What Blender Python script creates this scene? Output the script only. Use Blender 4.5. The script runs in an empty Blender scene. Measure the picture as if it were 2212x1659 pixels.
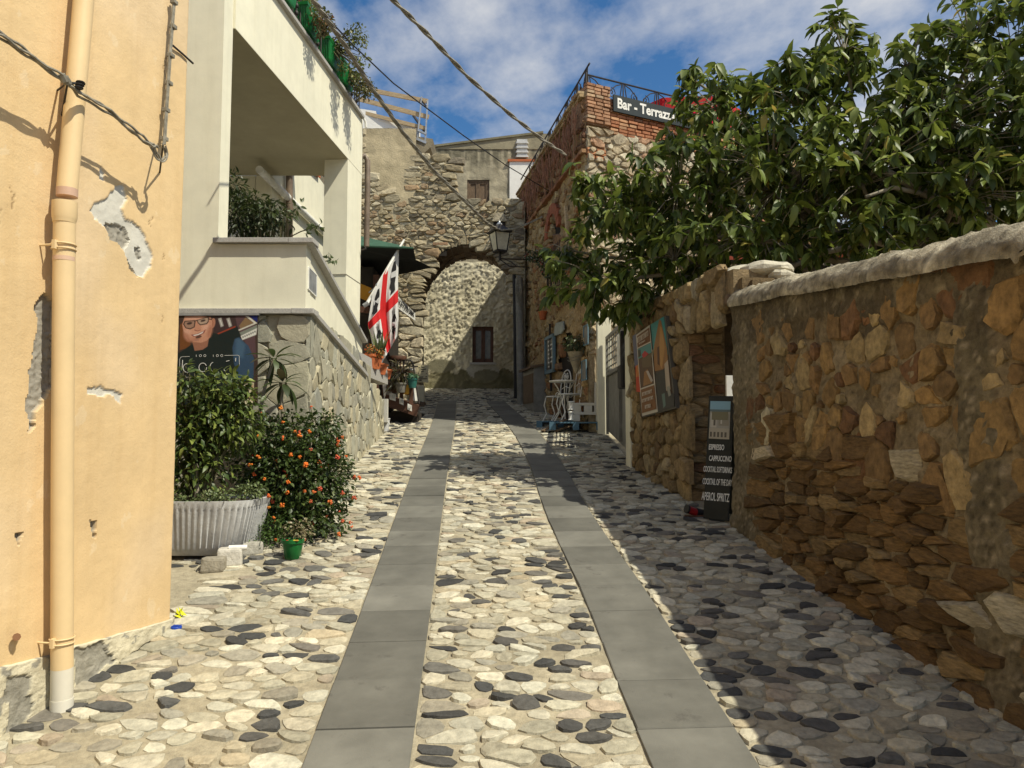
import bpy, bmesh, math, random
from mathutils import Vector, Matrix, noise as mnoise
sc = bpy.context.scene
COL = sc.collection
# ---------------------------------------------------------------- camera
FPX, CX, CY, TH, EYE, SLOPE = 1600.0, 1106.0, 829.5, math.atan(.068), 1.7, .1434
cam_d = bpy.data.cameras.new('camera'); cam = bpy.data.objects.new('camera', cam_d); COL.objects.link(cam)
cam_d.sensor_width = 36; cam_d.lens = FPX/2212*36; cam_d.clip_start = .05; cam_d.clip_end = 2000
cam.location = (0, 0, EYE); cam.rotation_euler = (math.pi/2+TH, 0, 0)
sc.camera = cam
# ---------------------------------------------------------------- sky, sun, exposure
SUN = Vector((.90, -.58, 1.50)).normalized()
w = bpy.data.worlds.new('World'); sc.world = w; w.use_nodes = True
nt = w.node_tree; nt.nodes.clear()
def wn(t, **k):
    n = nt.nodes.new(t)
    for a, b in k.items(): setattr(n, a, b)
    return n
sky = wn('ShaderNodeTexSky', sky_type='NISHITA', sun_disc=False, altitude=50, air_density=1.0, dust_density=.4, ozone_density=2.5)
sky.sun_elevation = math.asin(SUN.z); sky.sun_rotation = math.atan2(SUN.x, SUN.y)
hsv = wn('ShaderNodeHueSaturation'); hsv.inputs['Saturation'].default_value = 1.28; hsv.inputs['Value'].default_value = 1.0
nt.links.new(sky.outputs[0], hsv.inputs['Color'])
tc = wn('ShaderNodeTexCoord'); sep = wn('ShaderNodeSeparateXYZ'); nt.links.new(tc.outputs['Generated'], sep.inputs[0])
zmax = wn('ShaderNodeMath', operation='MAXIMUM'); zmax.inputs[1].default_value = .06; nt.links.new(sep.outputs[2], zmax.inputs[0])
zadd = wn('ShaderNodeMath', operation='ADD'); zadd.inputs[1].default_value = .18; nt.links.new(zmax.outputs[0], zadd.inputs[0])
dx = wn('ShaderNodeMath', operation='DIVIDE'); dy = wn('ShaderNodeMath', operation='DIVIDE')
nt.links.new(sep.outputs[0], dx.inputs[0]); nt.links.new(zadd.outputs[0], dx.inputs[1])
nt.links.new(sep.outputs[1], dy.inputs[0]); nt.links.new(zadd.outputs[0], dy.inputs[1])
cmb = wn('ShaderNodeCombineXYZ'); nt.links.new(dx.outputs[0], cmb.inputs[0]); nt.links.new(dy.outputs[0], cmb.inputs[1])
mp = wn('ShaderNodeMapping'); mp.inputs['Location'].default_value = (3.35, 1.1, .4); mp.inputs['Scale'].default_value = (1.0, .8, 1); mp.inputs['Rotation'].default_value = (0, 0, .5)
nt.links.new(cmb.outputs[0], mp.inputs[0])
n1 = wn('ShaderNodeTexNoise'); n1.inputs['Scale'].default_value = 1.7; n1.inputs['Detail'].default_value = 7; n1.inputs['Roughness'].default_value = .52; n1.inputs['Distortion'].default_value = .25
n2 = wn('ShaderNodeTexNoise'); n2.inputs['Scale'].default_value = 7.5; n2.inputs['Detail'].default_value = 6; n2.inputs['Roughness'].default_value = .6
for n in (n1, n2): nt.links.new(mp.outputs[0], n.inputs['Vector'])
ad = wn('ShaderNodeMath', operation='MULTIPLY_ADD'); ad.inputs[1].default_value = .36; nt.links.new(n2.outputs[0], ad.inputs[0]); nt.links.new(n1.outputs[0], ad.inputs[2])
rmp = wn('ShaderNodeValToRGB'); nt.links.new(ad.outputs[0], rmp.inputs[0])
rmp.color_ramp.elements[0].position = .56; rmp.color_ramp.elements[0].color = (.0, .0, .0, 1)
rmp.color_ramp.elements[1].position = .80; rmp.color_ramp.elements[1].color = (.9, .9, .9, 1)
mixc = wn('ShaderNodeMix', data_type='RGBA'); mixc.inputs['B'].default_value = (5.8, 5.9, 6.1, 1)
nt.links.new(rmp.outputs[0], mixc.inputs['Factor']); nt.links.new(hsv.outputs[0], mixc.inputs['A'])
bg = wn('ShaderNodeBackground'); bg.inputs[1].default_value = .108
wo = wn('ShaderNodeOutputWorld'); nt.links.new(mixc.outputs['Result'], bg.inputs[0]); nt.links.new(bg.outputs[0], wo.inputs[0])
sl = bpy.data.lights.new('sun', 'SUN'); sl.energy = 5.0; sl.angle = math.radians(.53); sl.color = (1, .94, .77)
so = bpy.data.objects.new('sun', sl); COL.objects.link(so); so.rotation_euler = SUN.to_track_quat('Z', 'Y').to_euler(); so.location = (20, -15, 30)
sc.view_settings.view_transform = 'Standard'; sc.view_settings.look = 'None'; sc.view_settings.exposure = 0.12; sc.view_settings.gamma = 1.0
sc.view_settings.use_curve_mapping = False
sc.cycles.diffuse_bounces = 4; sc.cycles.max_bounces = 6; sc.cycles.glossy_bounces = 2; sc.cycles.transmission_bounces = 3
# ---------------------------------------------------------------- geometry helpers
R = random.Random(7)
def ray(px, py):
    a = (px-CX)/FPX; b = (CY-py)/FPX; c, s = math.cos(TH), math.sin(TH)
    return Vector((a, c-b*s, s+b*c))
EYEV = Vector((0, 0, EYE))
def gz(y): return SLOPE*y
def G(px, py, dz=0):
    r = ray(px, py); t = (EYE-dz)/(SLOPE*r.y-r.z); return EYEV+t*r
def D(px, py, Y):
    r = ray(px, py); return EYEV+r*(Y/r.y)
def onplane(px, py, p, n):
    r = ray(px, py); t = (Vector(p)-EYEV).dot(n)/r.dot(n); return EYEV+t*r
def fbm(v, o=4): return mnoise.fractal(Vector(v), 1.0, 2.0, o)
def pip(x, y, poly):
    ins = False; j = len(poly)-1
    for i in range(len(poly)):
        xi, yi = poly[i]; xj, yj = poly[j]
        if (yi > y) != (yj > y) and x < (xj-xi)*(y-yi)/(yj-yi)+xi: ins = not ins
        j = i
    return ins
def lerp(a, b, t): return a+(b-a)*t
ORG = {}
class Frame:
    """a wall plane: u along, v up, n out of the wall"""
    def __init__(s, o, u, n=None, v=(0, 0, 1)):
        s.o = Vector(o); s.u = Vector(u).normalized(); s.v = Vector(v).normalized()
        s.n = Vector(n).normalized() if n is not None else s.u.cross(s.v).normalized()
    def p(s, u, v, h=0.0): return s.o+s.u*u+s.v*v+s.n*h
    def uv(s, px, py, h=0.0):
        q = onplane(px, py, s.o+s.n*h, s.n)-s.o
        return (q.dot(s.u), q.dot(s.v))
class MB:
    def __init__(s): s.v = []; s.f = []; s.c = []; s.tint = None
    def add(s, vs, fs, tint=None):
        b = len(s.v); s.v.extend(vs); s.f.extend([tuple(i+b for i in f) for f in fs])
        t = tint or s.tint or (1, 1, 1); s.c.extend([t]*len(vs)); return s
    def obox(s, o, a, b, c, tint=None):
        o, a, b, c = Vector(o), Vector(a), Vector(b), Vector(c)
        if a.cross(b).dot(c) < 0: a, b = b, a
        vs = [o, o+a, o+a+b, o+b, o+c, o+a+c, o+a+b+c, o+b+c]
        return s.add(vs, [(3, 2, 1, 0), (4, 5, 6, 7), (0, 1, 5, 4), (1, 2, 6, 5), (2, 3, 7, 6), (3, 0, 4, 7)], tint)
    def box(s, c, d, rz=0, tint=None):
        m = Matrix.Rotation(rz, 3, 'Z'); a, b, e = m@Vector((d[0], 0, 0)), m@Vector((0, d[1], 0)), Vector((0, 0, d[2]))
        return s.obox(Vector(c)-(a+b+e)/2, a, b, e, tint)
    def bar(s, p, q, w, h=None, up=(0, 0, 1), tint=None):
        p, q = Vector(p), Vector(q); d = q-p; h = h or w
        upv = Vector(up); sd = d.cross(upv)
        if sd.length < 1e-6: sd = d.cross(Vector((1, 0, 0)))
        sd.normalize(); u2 = sd.cross(d).normalized()
        return s.obox(p-sd*w/2-u2*h/2, d, sd*w, u2*h, tint)
    def tube(s, pts, r, n=8, tint=None, cap=True):
        pts = [Vector(p) for p in pts]; rs = r if isinstance(r, (list, tuple)) else [r]*len(pts)
        vs = []; fs = []; k = len(pts); prev = None
        for i, p in enumerate(pts):
            d = (pts[min(i+1, k-1)]-pts[max(i-1, 0)])
            d = d.normalized() if d.length > 1e-9 else Vector((0, 0, 1))
            if prev is None: a = d.orthogonal().normalized()
            else:
                a = prev-d*prev.dot(d); a = a.normalized() if a.length > 1e-6 else d.orthogonal().normalized()
            prev = a; b = d.cross(a)
            for j in range(n):
                t = 2*math.pi*j/n; vs.append(p+(a*math.cos(t)+b*math.sin(t))*rs[i])
        for i in range(k-1):
            for j in range(n):
                j2 = (j+1) % n; fs.append((i*n+j, i*n+j2, (i+1)*n+j2, (i+1)*n+j))
        if cap: fs += [tuple(range(n-1, -1, -1)), tuple(range((k-1)*n, k*n))]
        return s.add(vs, fs, tint)
    def lathe(s, prof, c, n=16, tint=None, ax=None):
        c = Vector(c); vs = []; fs = []; q = Vector((0, 0, 1)).rotation_difference(Vector(ax)) if ax is not None else None
        for r, z in prof:
            for j in range(n):
                t = 2*math.pi*j/n; p = Vector((r*math.cos(t), r*math.sin(t), z))
                vs.append(c+(q@p if q else p))
        k = len(prof)
        for i in range(k-1):
            for j in range(n):
                j2 = (j+1) % n; fs.append((i*n+j, i*n+j2, (i+1)*n+j2, (i+1)*n+j))
        fs += [tuple(range(n-1, -1, -1)), tuple(range((k-1)*n, k*n))]
        return s.add(vs, fs, tint)
    def prism(s, poly, ext, tint=None):
        poly = [Vector(p) for p in poly]; e = Vector(ext); n = len(poly)
        nor = Vector((0, 0, 0))
        for i in range(n): nor += poly[i].cross(poly[(i+1) % n])
        if nor.dot(e) < 0: poly.reverse()
        vs = poly+[p+e for p in poly]
        fs = [tuple(range(n-1, -1, -1)), tuple(range(n, 2*n))]+[(i, (i+1) % n, n+(i+1) % n, n+i) for i in range(n)]
        return s.add(vs, fs, tint)
    def sheet(s, fr, pts, h=0, th=.002, tint=None):
        return s.prism([fr.p(u, v, h) for u, v in pts], fr.n*th, tint)
    def ball(s, c, r, n=8, m=6, tint=None):
        rr = r if isinstance(r, (tuple, list, Vector)) else (r, r, r); c = Vector(c); vs = [c+Vector((0, 0, -rr[2]))]; fs = []
        for i in range(1, m):
            a = -math.pi/2+math.pi*i/m
            for j in range(n):
                t = 2*math.pi*j/n; vs.append(c+Vector((rr[0]*math.cos(a)*math.cos(t), rr[1]*math.cos(a)*math.sin(t), rr[2]*math.sin(a))))
        vs.append(c+Vector((0, 0, rr[2]))); L = len(vs)-1
        for j in range(n):
            j2 = (j+1) % n; fs.append((0, 1+j2, 1+j)); fs.append((L, L-n+j, L-n+j2))
            for i in range(m-2):
                a = 1+i*n; fs.append((a+j, a+j2, a+n+j2, a+n+j))
        return s.add(vs, fs, tint)
    def grid(s, fn, nu, nv, tintfn=None):
        vs = []; cs = []
        for i in range(nv+1):
            for j in range(nu+1):
                vs.append(fn(j/nu, i/nv))
                if tintfn: cs.append(tintfn(j/nu, i/nv))
        fs = [(i*(nu+1)+j, i*(nu+1)+j+1, (i+1)*(nu+1)+j+1, (i+1)*(nu+1)+j) for i in range(nv) for j in range(nu)]
        b = len(s.c); s.add(vs, fs)
        if tintfn: s.c[b:] = cs
        return s
    def build(s, name, mat, parent=None, smooth=False, kind=None, bevel=0, loc=None, label=None):
        org = ORG.get(parent.name, Vector((0, 0, 0))) if parent else (Vector(loc) if loc is not None else Vector((0, 0, 0)))
        me = bpy.data.meshes.new(name); me.from_pydata([tuple(Vector(p)-org) for p in s.v], [], s.f)
        at = me.color_attributes.new('tint', 'FLOAT_COLOR', 'POINT')
        flat = []
        for c in s.c: flat += [c[0], c[1], c[2], 1.0]
        at.data.foreach_set('color', flat)
        if bevel:
            bm = bmesh.new(); bm.from_mesh(me)
            es = [e for e in bm.edges if e.is_manifold and e.calc_face_angle(0) > .6]
            bmesh.ops.bevel(bm, geom=es, offset=bevel, segments=2, affect='EDGES', clamp_overlap=True, profile=.6)
            bm.to_mesh(me); bm.free()
        if smooth:
            me.polygons.foreach_set('use_smooth', [True]*len(me.polygons))
            if smooth != 'all':
                try: me.set_sharp_from_angle(angle=math.radians(42))
                except Exception: pass
        me.materials.append(mat); me.update()
        o = bpy.data.objects.new(name, me); COL.objects.link(o)
        if parent: o.parent = parent; ORG[o.name] = org
        else: o.location = org; ORG[o.name] = org
        if kind: o['kind'] = kind
        if label: o['label'] = label
        return o
def tag(o, label, cat, group=None):
    o['label'] = label; o['category'] = cat
    if group: o['group'] = group
    return o
def thing(name, label, cat, loc, group=None):
    o = bpy.data.objects.new(name, None); COL.objects.link(o); o.location = Vector(loc); o.empty_display_size = .1
    ORG[o.name] = Vector(loc); return tag(o, label, cat, group)
def copy_tree(o, parent=None):
    c = o.copy(); COL.objects.link(c)
    if parent: c.parent = parent
    for ch in o.children: copy_tree(ch, c)
    return c
def text(name, s, fr, u, v, size, mat, parent, h=.004, sx=1.0, align='CENTER', bold=0.0, shear=0.0, rot=0.0, ext=.0008):
    cu = bpy.data.curves.new(name, 'FONT'); cu.body = s; cu.size = size; cu.align_x = align; cu.align_y = 'CENTER'; cu.extrude = ext; cu.offset = bold; cu.shear = shear
    cu.resolution_u = 3
    cu.materials.append(mat); o = bpy.data.objects.new(name, cu); COL.objects.link(o); o.parent = parent
    uu = fr.u*math.cos(rot)+fr.v*math.sin(rot); vv = -fr.u*math.sin(rot)+fr.v*math.cos(rot)
    m = Matrix((uu*sx, vv, fr.n)).transposed().to_4x4(); m.translation = fr.p(u, v, h)-ORG[parent.name]
    bpy.context.view_layer.update()
    me = bpy.data.meshes.new_from_object(o.evaluated_get(bpy.context.evaluated_depsgraph_get())); bpy.data.objects.remove(o)
    me.name = name; me.materials.clear(); me.materials.append(mat); o = bpy.data.objects.new(name, me); COL.objects.link(o); o.parent = parent
    o.matrix_local = m; return o
# ---------------------------------------------------------------- materials
def new_mat(name):
    m = bpy.data.materials.new(name); m.use_nodes = True; nt = m.node_tree; nt.nodes.clear()
    out = nt.nodes.new('ShaderNodeOutputMaterial'); b = nt.nodes.new('ShaderNodeBsdfPrincipled'); nt.links.new(b.outputs[0], out.inputs[0])
    return m, nt, b, out
def mat(name, col=(.5, .5, .5), col2=None, scale=4, rough=.8, bump=.0, bscale=60, tint=False, var=.25, vscale=9, metal=0, stretch=None, dirt=None, dscale=1.2, dth=(.5, .7), bdist=.01, spec=.35, big=0.0, bigscale=1.0, coat=0, streak=0, scol=(.8, .78, .72)):
    m, nt, b, out = new_mat(name); N = nt.nodes.new; L = nt.links.new
    b.inputs['Roughness'].default_value = rough; b.inputs['Metallic'].default_value = metal
    b.inputs['Specular IOR Level'].default_value = spec
    if coat: b.inputs['Coat Weight'].default_value = coat
    geo = N('ShaderNodeNewGeometry'); pos = geo.outputs['Position']
    if stretch:
        mpn = N('ShaderNodeMapping'); mpn.inputs['Scale'].default_value = stretch; L(pos, mpn.inputs[0]); pos = mpn.outputs[0]
    def noise(sca, det=5, ro=.6):
        n = N('ShaderNodeTexNoise'); n.inputs['Scale'].default_value = sca; n.inputs['Detail'].default_value = det; n.inputs['Roughness'].default_value = ro
        L(pos, n.inputs['Vector']); return n.outputs[0]
    def mul(cs, val):
        x = N('ShaderNodeMix'); x.data_type = 'RGBA'; x.blend_type = 'MULTIPLY'; x.inputs['Factor'].default_value = 1; L(cs, x.inputs['A']); L(val, x.inputs['B']); return x.outputs['Result']
    def ramp(val, a, bb, c0, c1):
        r = N('ShaderNodeValToRGB'); e = r.color_ramp.elements; e[0].position = a; e[1].position = bb; e[0].color = (*c0, 1); e[1].color = (*c1, 1); L(val, r.inputs[0]); return r.outputs[0]
    if tint:
        a = N('ShaderNodeAttribute'); a.attribute_name = 'tint'; c = a.outputs['Color']
        if col != (.5, .5, .5):
            rgb = N('ShaderNodeRGB'); rgb.outputs[0].default_value = (*col, 1); c = mul(c, rgb.outputs[0])
    else:
        c = ramp(noise(scale), .35, .65, col, col2 or col)
    if var: c = mul(c, ramp(noise(vscale, 6, .65), .3, .7, (1-var,)*3, (1+var*.6,)*3))
    if big: c = mul(c, ramp(noise(bigscale, 4, .55), .3, .7, (1-big,)*3, (1+big*.5,)*3))
    if dirt:
        x = N('ShaderNodeMix'); x.data_type = 'RGBA'; x.inputs['B'].default_value = (*dirt, 1); L(c, x.inputs['A'])
        L(ramp(noise(dscale, 8, .68), dth[0], dth[1], (0, 0, 0), (1, 1, 1)), x.inputs['Factor']); c = x.outputs['Result']
    if streak:
        ms = N('ShaderNodeMapping'); ms.inputs['Scale'].default_value = (7, 7, .45); L(geo.outputs['Position'], ms.inputs[0])
        n_ = N('ShaderNodeTexNoise'); n_.inputs['Scale'].default_value = 1.6; n_.inputs['Detail'].default_value = 7; n_.inputs['Roughness'].default_value = .62; L(ms.outputs[0], n_.inputs['Vector'])
        c = mul(c, ramp(n_.outputs[0], .48, .74, (1, 1, 1), tuple(1-streak*(1-q) for q in scol)))
    L(c, b.inputs['Base Color'])
    if bump:
        bp = N('ShaderNodeBump'); bp.inputs['Strength'].default_value = bump; bp.inputs['Distance'].default_value = bdist
        L(noise(bscale, 6, .62), bp.inputs['Height']); L(bp.outputs[0], b.inputs['Normal'])
    return m
def leafmat(name, rough=.38, trans=.28, sat=1.0):
    m, nt, b, out = new_mat(name); N = nt.nodes.new; L = nt.links.new
    a = N('ShaderNodeAttribute'); a.attribute_name = 'tint'
    b.inputs['Roughness'].default_value = rough; b.inputs['Specular IOR Level'].default_value = .45
    L(a.outputs['Color'], b.inputs['Base Color'])
    t = N('ShaderNodeBsdfTranslucent'); mx = N('ShaderNodeMixShader'); mx.inputs[0].default_value = trans
    h = N('ShaderNodeHueSaturation'); h.inputs['Hue'].default_value = .485; h.inputs['Value'].default_value = 1.5; L(a.outputs['Color'], h.inputs['Color']); L(h.outputs[0], t.inputs[0])
    L(b.outputs[0], mx.inputs[1]); L(t.outputs[0], mx.inputs[2]); L(mx.outputs[0], out.inputs[0]); return m
M = {}
M['cobble'] = mat('cobble stone', tint=True, var=.34, vscale=24, rough=.8, bump=.8, bscale=70, bdist=.008, big=.15, bigscale=1.4)
M['mortar_bed'] = mat('mortar bed', (.41, .36, .255), (.32, .28, .195), 2.2, .95, .8, 110, var=.3, vscale=26, bdist=.008, big=.15, bigscale=1.4)
M['earth'] = mat('earth', (.2, .16, .1), (.28, .23, .16), 3, .95, .6, 40)
M['slab'] = mat('slab stone', tint=True, var=.16, vscale=5, rough=.78, bump=.3, bscale=160, bdist=.003, dirt=(.085, .08, .07), dscale=6, dth=(.60, .70), big=.24, bigscale=2.3)
M['rubble'] = mat('rubble stone', tint=True, var=.48, vscale=20, rough=.88, bump=1.0, bscale=60, bdist=.012, big=.22, bigscale=4)
M['schist'] = mat('schist stone', tint=True, var=.52, vscale=16, rough=.88, bump=1.0, bscale=34, bdist=.014, stretch=(1, 1, 5), big=.22, bigscale=3)
M['old_mortar'] = mat('old mortar', tint=True, var=.42, vscale=26, rough=.95, bump=1.0, bscale=75, bdist=.014, big=.3, bigscale=3)
M['clad'] = mat('stone cladding', tint=True, var=.22, vscale=14, rough=.8, bump=.6, bscale=55, bdist=.008)
M['orange'] = mat('orange plaster', tint=True, var=.08, vscale=4, rough=.92, bump=.5, bscale=95, bdist=.004, big=.07, bigscale=1.3, streak=.45, scol=(.86, .8, .7))
M['white'] = mat('white plaster', (.80, .765, .60), (.74, .71, .56), 1.5, .9, .3, 90, var=.06, vscale=5, bdist=.003, big=.05, bigscale=1.2, streak=.3)
M['whitewash'] = mat('whitewash', (.82, .81, .77), (.75, .74, .7), 2, .9, .4, 30, var=.06)
M['oldplaster'] = mat('old plaster', tint=True, var=.2, vscale=7, rough=.95, bump=.8, bscale=28, bdist=.015, big=.2, bigscale=1.1)
M['granite'] = mat('granite sill', (.48, .46, .42), (.33, .32, .30), 160, .7, .1, 200, var=.25, vscale=60)
M['pipe'] = mat('pipe orange', tint=True, var=.06, vscale=6, rough=.55, bump=.05, bscale=40)
M['pvc'] = mat('pvc brown', (.16, .12, .09), (.2, .15, .11), 5, .5)
M['cable'] = mat('cable', (.17, .155, .12), (.30, .275, .22), 25, .6)
M['black'] = mat('black metal', (.018, .018, .02), rough=.5)
M['iron'] = mat('iron', (.02, .019, .018), (.04, .03, .025), 20, .55, metal=.0)
M['steel'] = mat('galvanised steel', (.52, .54, .55), (.42, .44, .46), 8, .45, metal=.6)
M['wood_raw'] = mat('raw timber', (.52, .40, .24), (.42, .31, .18), 6, .75, .3, 60, stretch=(1, 1, 6))
M['wood_dark'] = mat('dark timber', (.075, .035, .02), (.11, .05, .03), 8, .6, .3, 40)
M['wood_old'] = mat('old shutter timber', (.13, .085, .05), (.19, .13, .08), 8, .8, .5, 40, stretch=(4, 4, 1))
M['white_paint'] = mat('white paint', (.80, .79, .74), (.73, .72, .66), 6, .5, .1, 50)
M['white_wood'] = mat('white painted timber', (.66, .65, .60), (.52, .50, .44), 9, .7, .35, 60, var=.2)
M['blue_wood'] = mat('blue painted timber', (.10, .20, .28), (.07, .14, .20), 9, .6, .3, 50, var=.25)
M['blue_frame'] = mat('blue frame', (.16, .26, .31), (.12, .2, .25), 9, .6)
M['terracotta'] = mat('terracotta', (.52, .15, .05), (.42, .11, .04), 7, .75, .1, 60)
M['rooftile'] = mat('roof tile', (.40, .07, .03), (.32, .06, .03), 7, .75, .2, 60)
M['green_plastic'] = mat('green plastic', (.008, .15, .03), (.008, .11, .025), 5, .35)
M['tealpot'] = mat('teal plastic', (.03, .13, .11), rough=.45)
M['greypot'] = mat('grey pot', (.2, .19, .16), (.16, .15, .13), 8, .7)
M['cement'] = mat('fibre cement', (.62, .62, .61), (.53, .53, .525), 5, .8, .3, 50, var=.25, vscale=6, dirt=(.25, .23, .19), dscale=6, dth=(.58, .8))
M['soil'] = mat('soil', (.05, .035, .022), (.09, .065, .04), 30, .95, .8, 60)
M['rock'] = mat('loose rock', tint=True, var=.3, vscale=18, rough=.85, bump=.8, bscale=50, bdist=.01)
M['brick'] = mat('old brick', tint=True, var=.3, vscale=25, rough=.9, bump=.8, bscale=55, bdist=.008)
M['leaf'] = leafmat('tree leaf', .48, .3); M['shrubleaf'] = leafmat('shrub leaf', .45, .22); M['petal'] = leafmat('petal', .6, .2)
M['bark'] = mat('bark', (.36, .33, .26), (.2, .17, .12), 9, .9, .6, 30)
M['stem'] = mat('stem', (.13, .13, .06), (.09, .07, .04), 12, .8)
M['vine'] = mat('dry vine', (.40, .20, .12), (.28, .13, .075), 12, .85)
M['print'] = mat('print', tint=True, var=.0, rough=.42)
M['matte'] = mat('matte paint', tint=True, var=.05, rough=.8)
M['cloth'] = leafmat('cloth', .85, .3)
M['canopy'] = mat('canopy fabric', (.035, .095, .06), (.03, .08, .05), 3, .85)
M['canopy_dark'] = mat('dark fabric', (.012, .014, .014), rough=.9)
M['red_fabric'] = leafmat('red fabric', .7, .35)
M['darkroom'] = mat('dark interior', (.03, .024, .018), (.02, .016, .012), 3, .9)
M['glass'] = mat('window glass', (.02, .022, .024), rough=.08, spec=.6)
M['lampglass'] = mat('frosted lamp glass', (.62, .58, .44), rough=.35, spec=.5)
M['gate'] = mat('gate paint', (.24, .235, .21), (.2, .195, .175), 4, .5)
M['blackboard'] = mat('chalkboard', (.012, .014, .011), (.02, .022, .017), 6, .6)
M['chalk'] = mat('chalk lettering', (.75, .75, .7), rough=.9)
M['black_print'] = mat('black lettering', (.02, .02, .02), rough=.6)
# ---------------------------------------------------------------- stones
def clip(poly, px, py, nx, ny):
    out = []; n = len(poly)
    for i in range(n):
        a = poly[i]; b = poly[(i+1) % n]
        da = (a[0]-px)*nx+(a[1]-py)*ny; db = (b[0]-px)*nx+(b[1]-py)*ny
        if da <= 0: out.append(a)
        if (da < 0 < db) or (db < 0 < da):
            t = da/(da-db); out.append((a[0]+(b[0]-a[0])*t, a[1]+(b[1]-a[1])*t))
    return out
def voronoi(seeds, size, extra=None):
    """seeds (u, v, radius); cells of a weighted Voronoi division, clipped by half planes from extra(seed)"""
    H = {}
    for i, s in enumerate(seeds): H.setdefault((int(math.floor(s[0]/size)), int(math.floor(s[1]/size))), []).append(i)
    cells = []
    for i, (x, y, r) in enumerate(seeds):
        k = 1.6*size; poly = [(x-k, y-k), (x+k, y-k), (x+k, y+k), (x-k, y+k)]
        gx, gy = int(math.floor(x/size)), int(math.floor(y/size)); nb = []
        for a in range(-3, 4):
            for b in range(-3, 4):
                for j in H.get((gx+a, gy+b), ()):
                    if j != i: nb.append(((seeds[j][0]-x)**2+(seeds[j][1]-y)**2, j))
        nb.sort()
        for d2, j in nb[:22]:
            if d2 > (3*size)**2: break
            sx, sy, sr = seeds[j]; d = math.sqrt(d2) or 1e-6; t = r/(r+sr)
            poly = clip(poly, x+(sx-x)*t, y+(sy-y)*t, (sx-x)/d, (sy-y)/d)
            if len(poly) < 3: break
        if extra and len(poly) >= 3:
            for (px, py, nx, ny) in extra(x, y):
                poly = clip(poly, px, py, nx, ny)
                if len(poly) < 3: break
        cells.append(poly if len(poly) >= 3 else None)
    return cells
def chaikin(p, q=.25):
    o = []
    for i in range(len(p)):
        a = p[i]; b = p[(i+1) % len(p)]
        o.append((a[0]*(1-q)+b[0]*q, a[1]*(1-q)+b[1]*q)); o.append((a[0]*q+b[0]*(1-q), a[1]*q+b[1]*(1-q)))
    return o
def resample(p, n):
    L = [0]
    for i in range(len(p)):
        a, b = p[i], p[(i+1) % len(p)]; L.append(L[-1]+math.hypot(b[0]-a[0], b[1]-a[1]))
    out = []; k = 0
    for i in range(n):
        t = L[-1]*i/n
        while L[k+1] < t: k += 1
        a, b = p[k], p[(k+1) % len(p)]; s = (t-L[k])/max(L[k+1]-L[k], 1e-9)
        out.append((a[0]+(b[0]-a[0])*s, a[1]+(b[1]-a[1])*s))
    return out
def area_c(p):
    A = cx = cy = 0
    for i in range(len(p)):
        a, b = p[i], p[(i+1) % len(p)]; c = a[0]*b[1]-b[0]*a[1]; A += c; cx += (a[0]+b[0])*c; cy += (a[1]+b[1])*c
    A /= 2
    if abs(A) < 1e-9: return 0, p[0][0], p[0][1]
    return A, cx/(6*A), cy/(6*A)
def stone_mesh(poly, P, gap, h, rnd, n=10, rounded=True, base=-.02, jit=.06, tilt=.3, inner=.62, edge=.55):
    """one stone: outline inset by the joint, a shoulder and an uneven face.  P(u, v, h) -> point"""
    A, cx, cy = area_c(poly)
    if A < 0: poly = poly[::-1]; A = -A
    r = math.sqrt(A/math.pi)
    if r < gap*1.3: return None
    p = chaikin(poly, .25 if rounded is True else (.12 if not rounded else rounded))
    if rounded is True: p = chaikin(p)
    p = resample(p, n)
    f = max(.3, 1-gap/r)
    tx, ty = rnd.uniform(-tilt, tilt), rnd.uniform(-tilt, tilt)
    def ring(s, hh, jj):
        o = []
        for (x, y) in p:
            q = f*s*(1+rnd.uniform(-jj, jj)); dx_, dy_ = (x-cx)*q, (y-cy)*q
            o.append(P(cx+dx_, cy+dy_, hh*(1+rnd.uniform(-.18, .18))+(tx*dx_+ty*dy_)*(h/r if hh > 0 else 0)))
        return o
    st = rnd.getstate(); a = ring(1.06, base, 0)
    vs = a+ring(1.0, h*edge, jit)+ring(inner, h, jit*1.4)+[P(cx, cy, h*(1.05+rnd.uniform(-.1, .1)))]
    fs = []
    for k in range(2):
        for i in range(n):
            j = (i+1) % n; fs.append((k*n+i, k*n+j, (k+1)*n+j, (k+1)*n+i))
    c = 3*n
    for i in range(n): fs.append((2*n+i, 2*n+(i+1) % n, c))
    return vs, fs, A, (cx, cy)
def lay_stones(items, name, mt, parent, limit=290, smooth=False, weight=None, restname=None):
    """items: (vs, fs, tint, centre, weight).  the largest in view become parts, the rest one part of kind stuff"""
    items = sorted(items, key=lambda t: -t[4]); org = ORG.get(parent.name, Vector((0, 0, 0)))
    for vs, fs, tint, c, wgt in items[:limit]:
        me = bpy.data.meshes.new(name); me.from_pydata([tuple(p-c) for p in vs], [], fs)
        at = me.color_attributes.new('tint', 'FLOAT_COLOR', 'POINT'); at.data.foreach_set('color', [*tint, 1.0]*len(vs))
        if smooth: me.polygons.foreach_set('use_smooth', [True]*len(fs))
        me.materials.append(mt); o = bpy.data.objects.new(name, me); COL.objects.link(o); o.parent = parent; o.location = c-org
    if len(items) > limit:
        b = MB()
        for vs, fs, tint, c, wgt in items[limit:]: b.add(vs, fs, tint)
        b.build(restname or name+'s', mt, parent, smooth='all' if smooth else False, kind='stuff')
def view_weight(c, A):
    """roughly how large a stone shows in the picture; outside the frame it counts less"""
    d = c-EYEV; cth, sth = math.cos(TH), math.sin(TH); z = d.y*cth+d.z*sth
    if z < .3: return 0
    x = d.x/z; y = (-d.y*sth+d.z*cth)/z; k = 1 if abs(x) < .72 and abs(y) < .54 else .01
    return k*A/(z*z)
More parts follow.
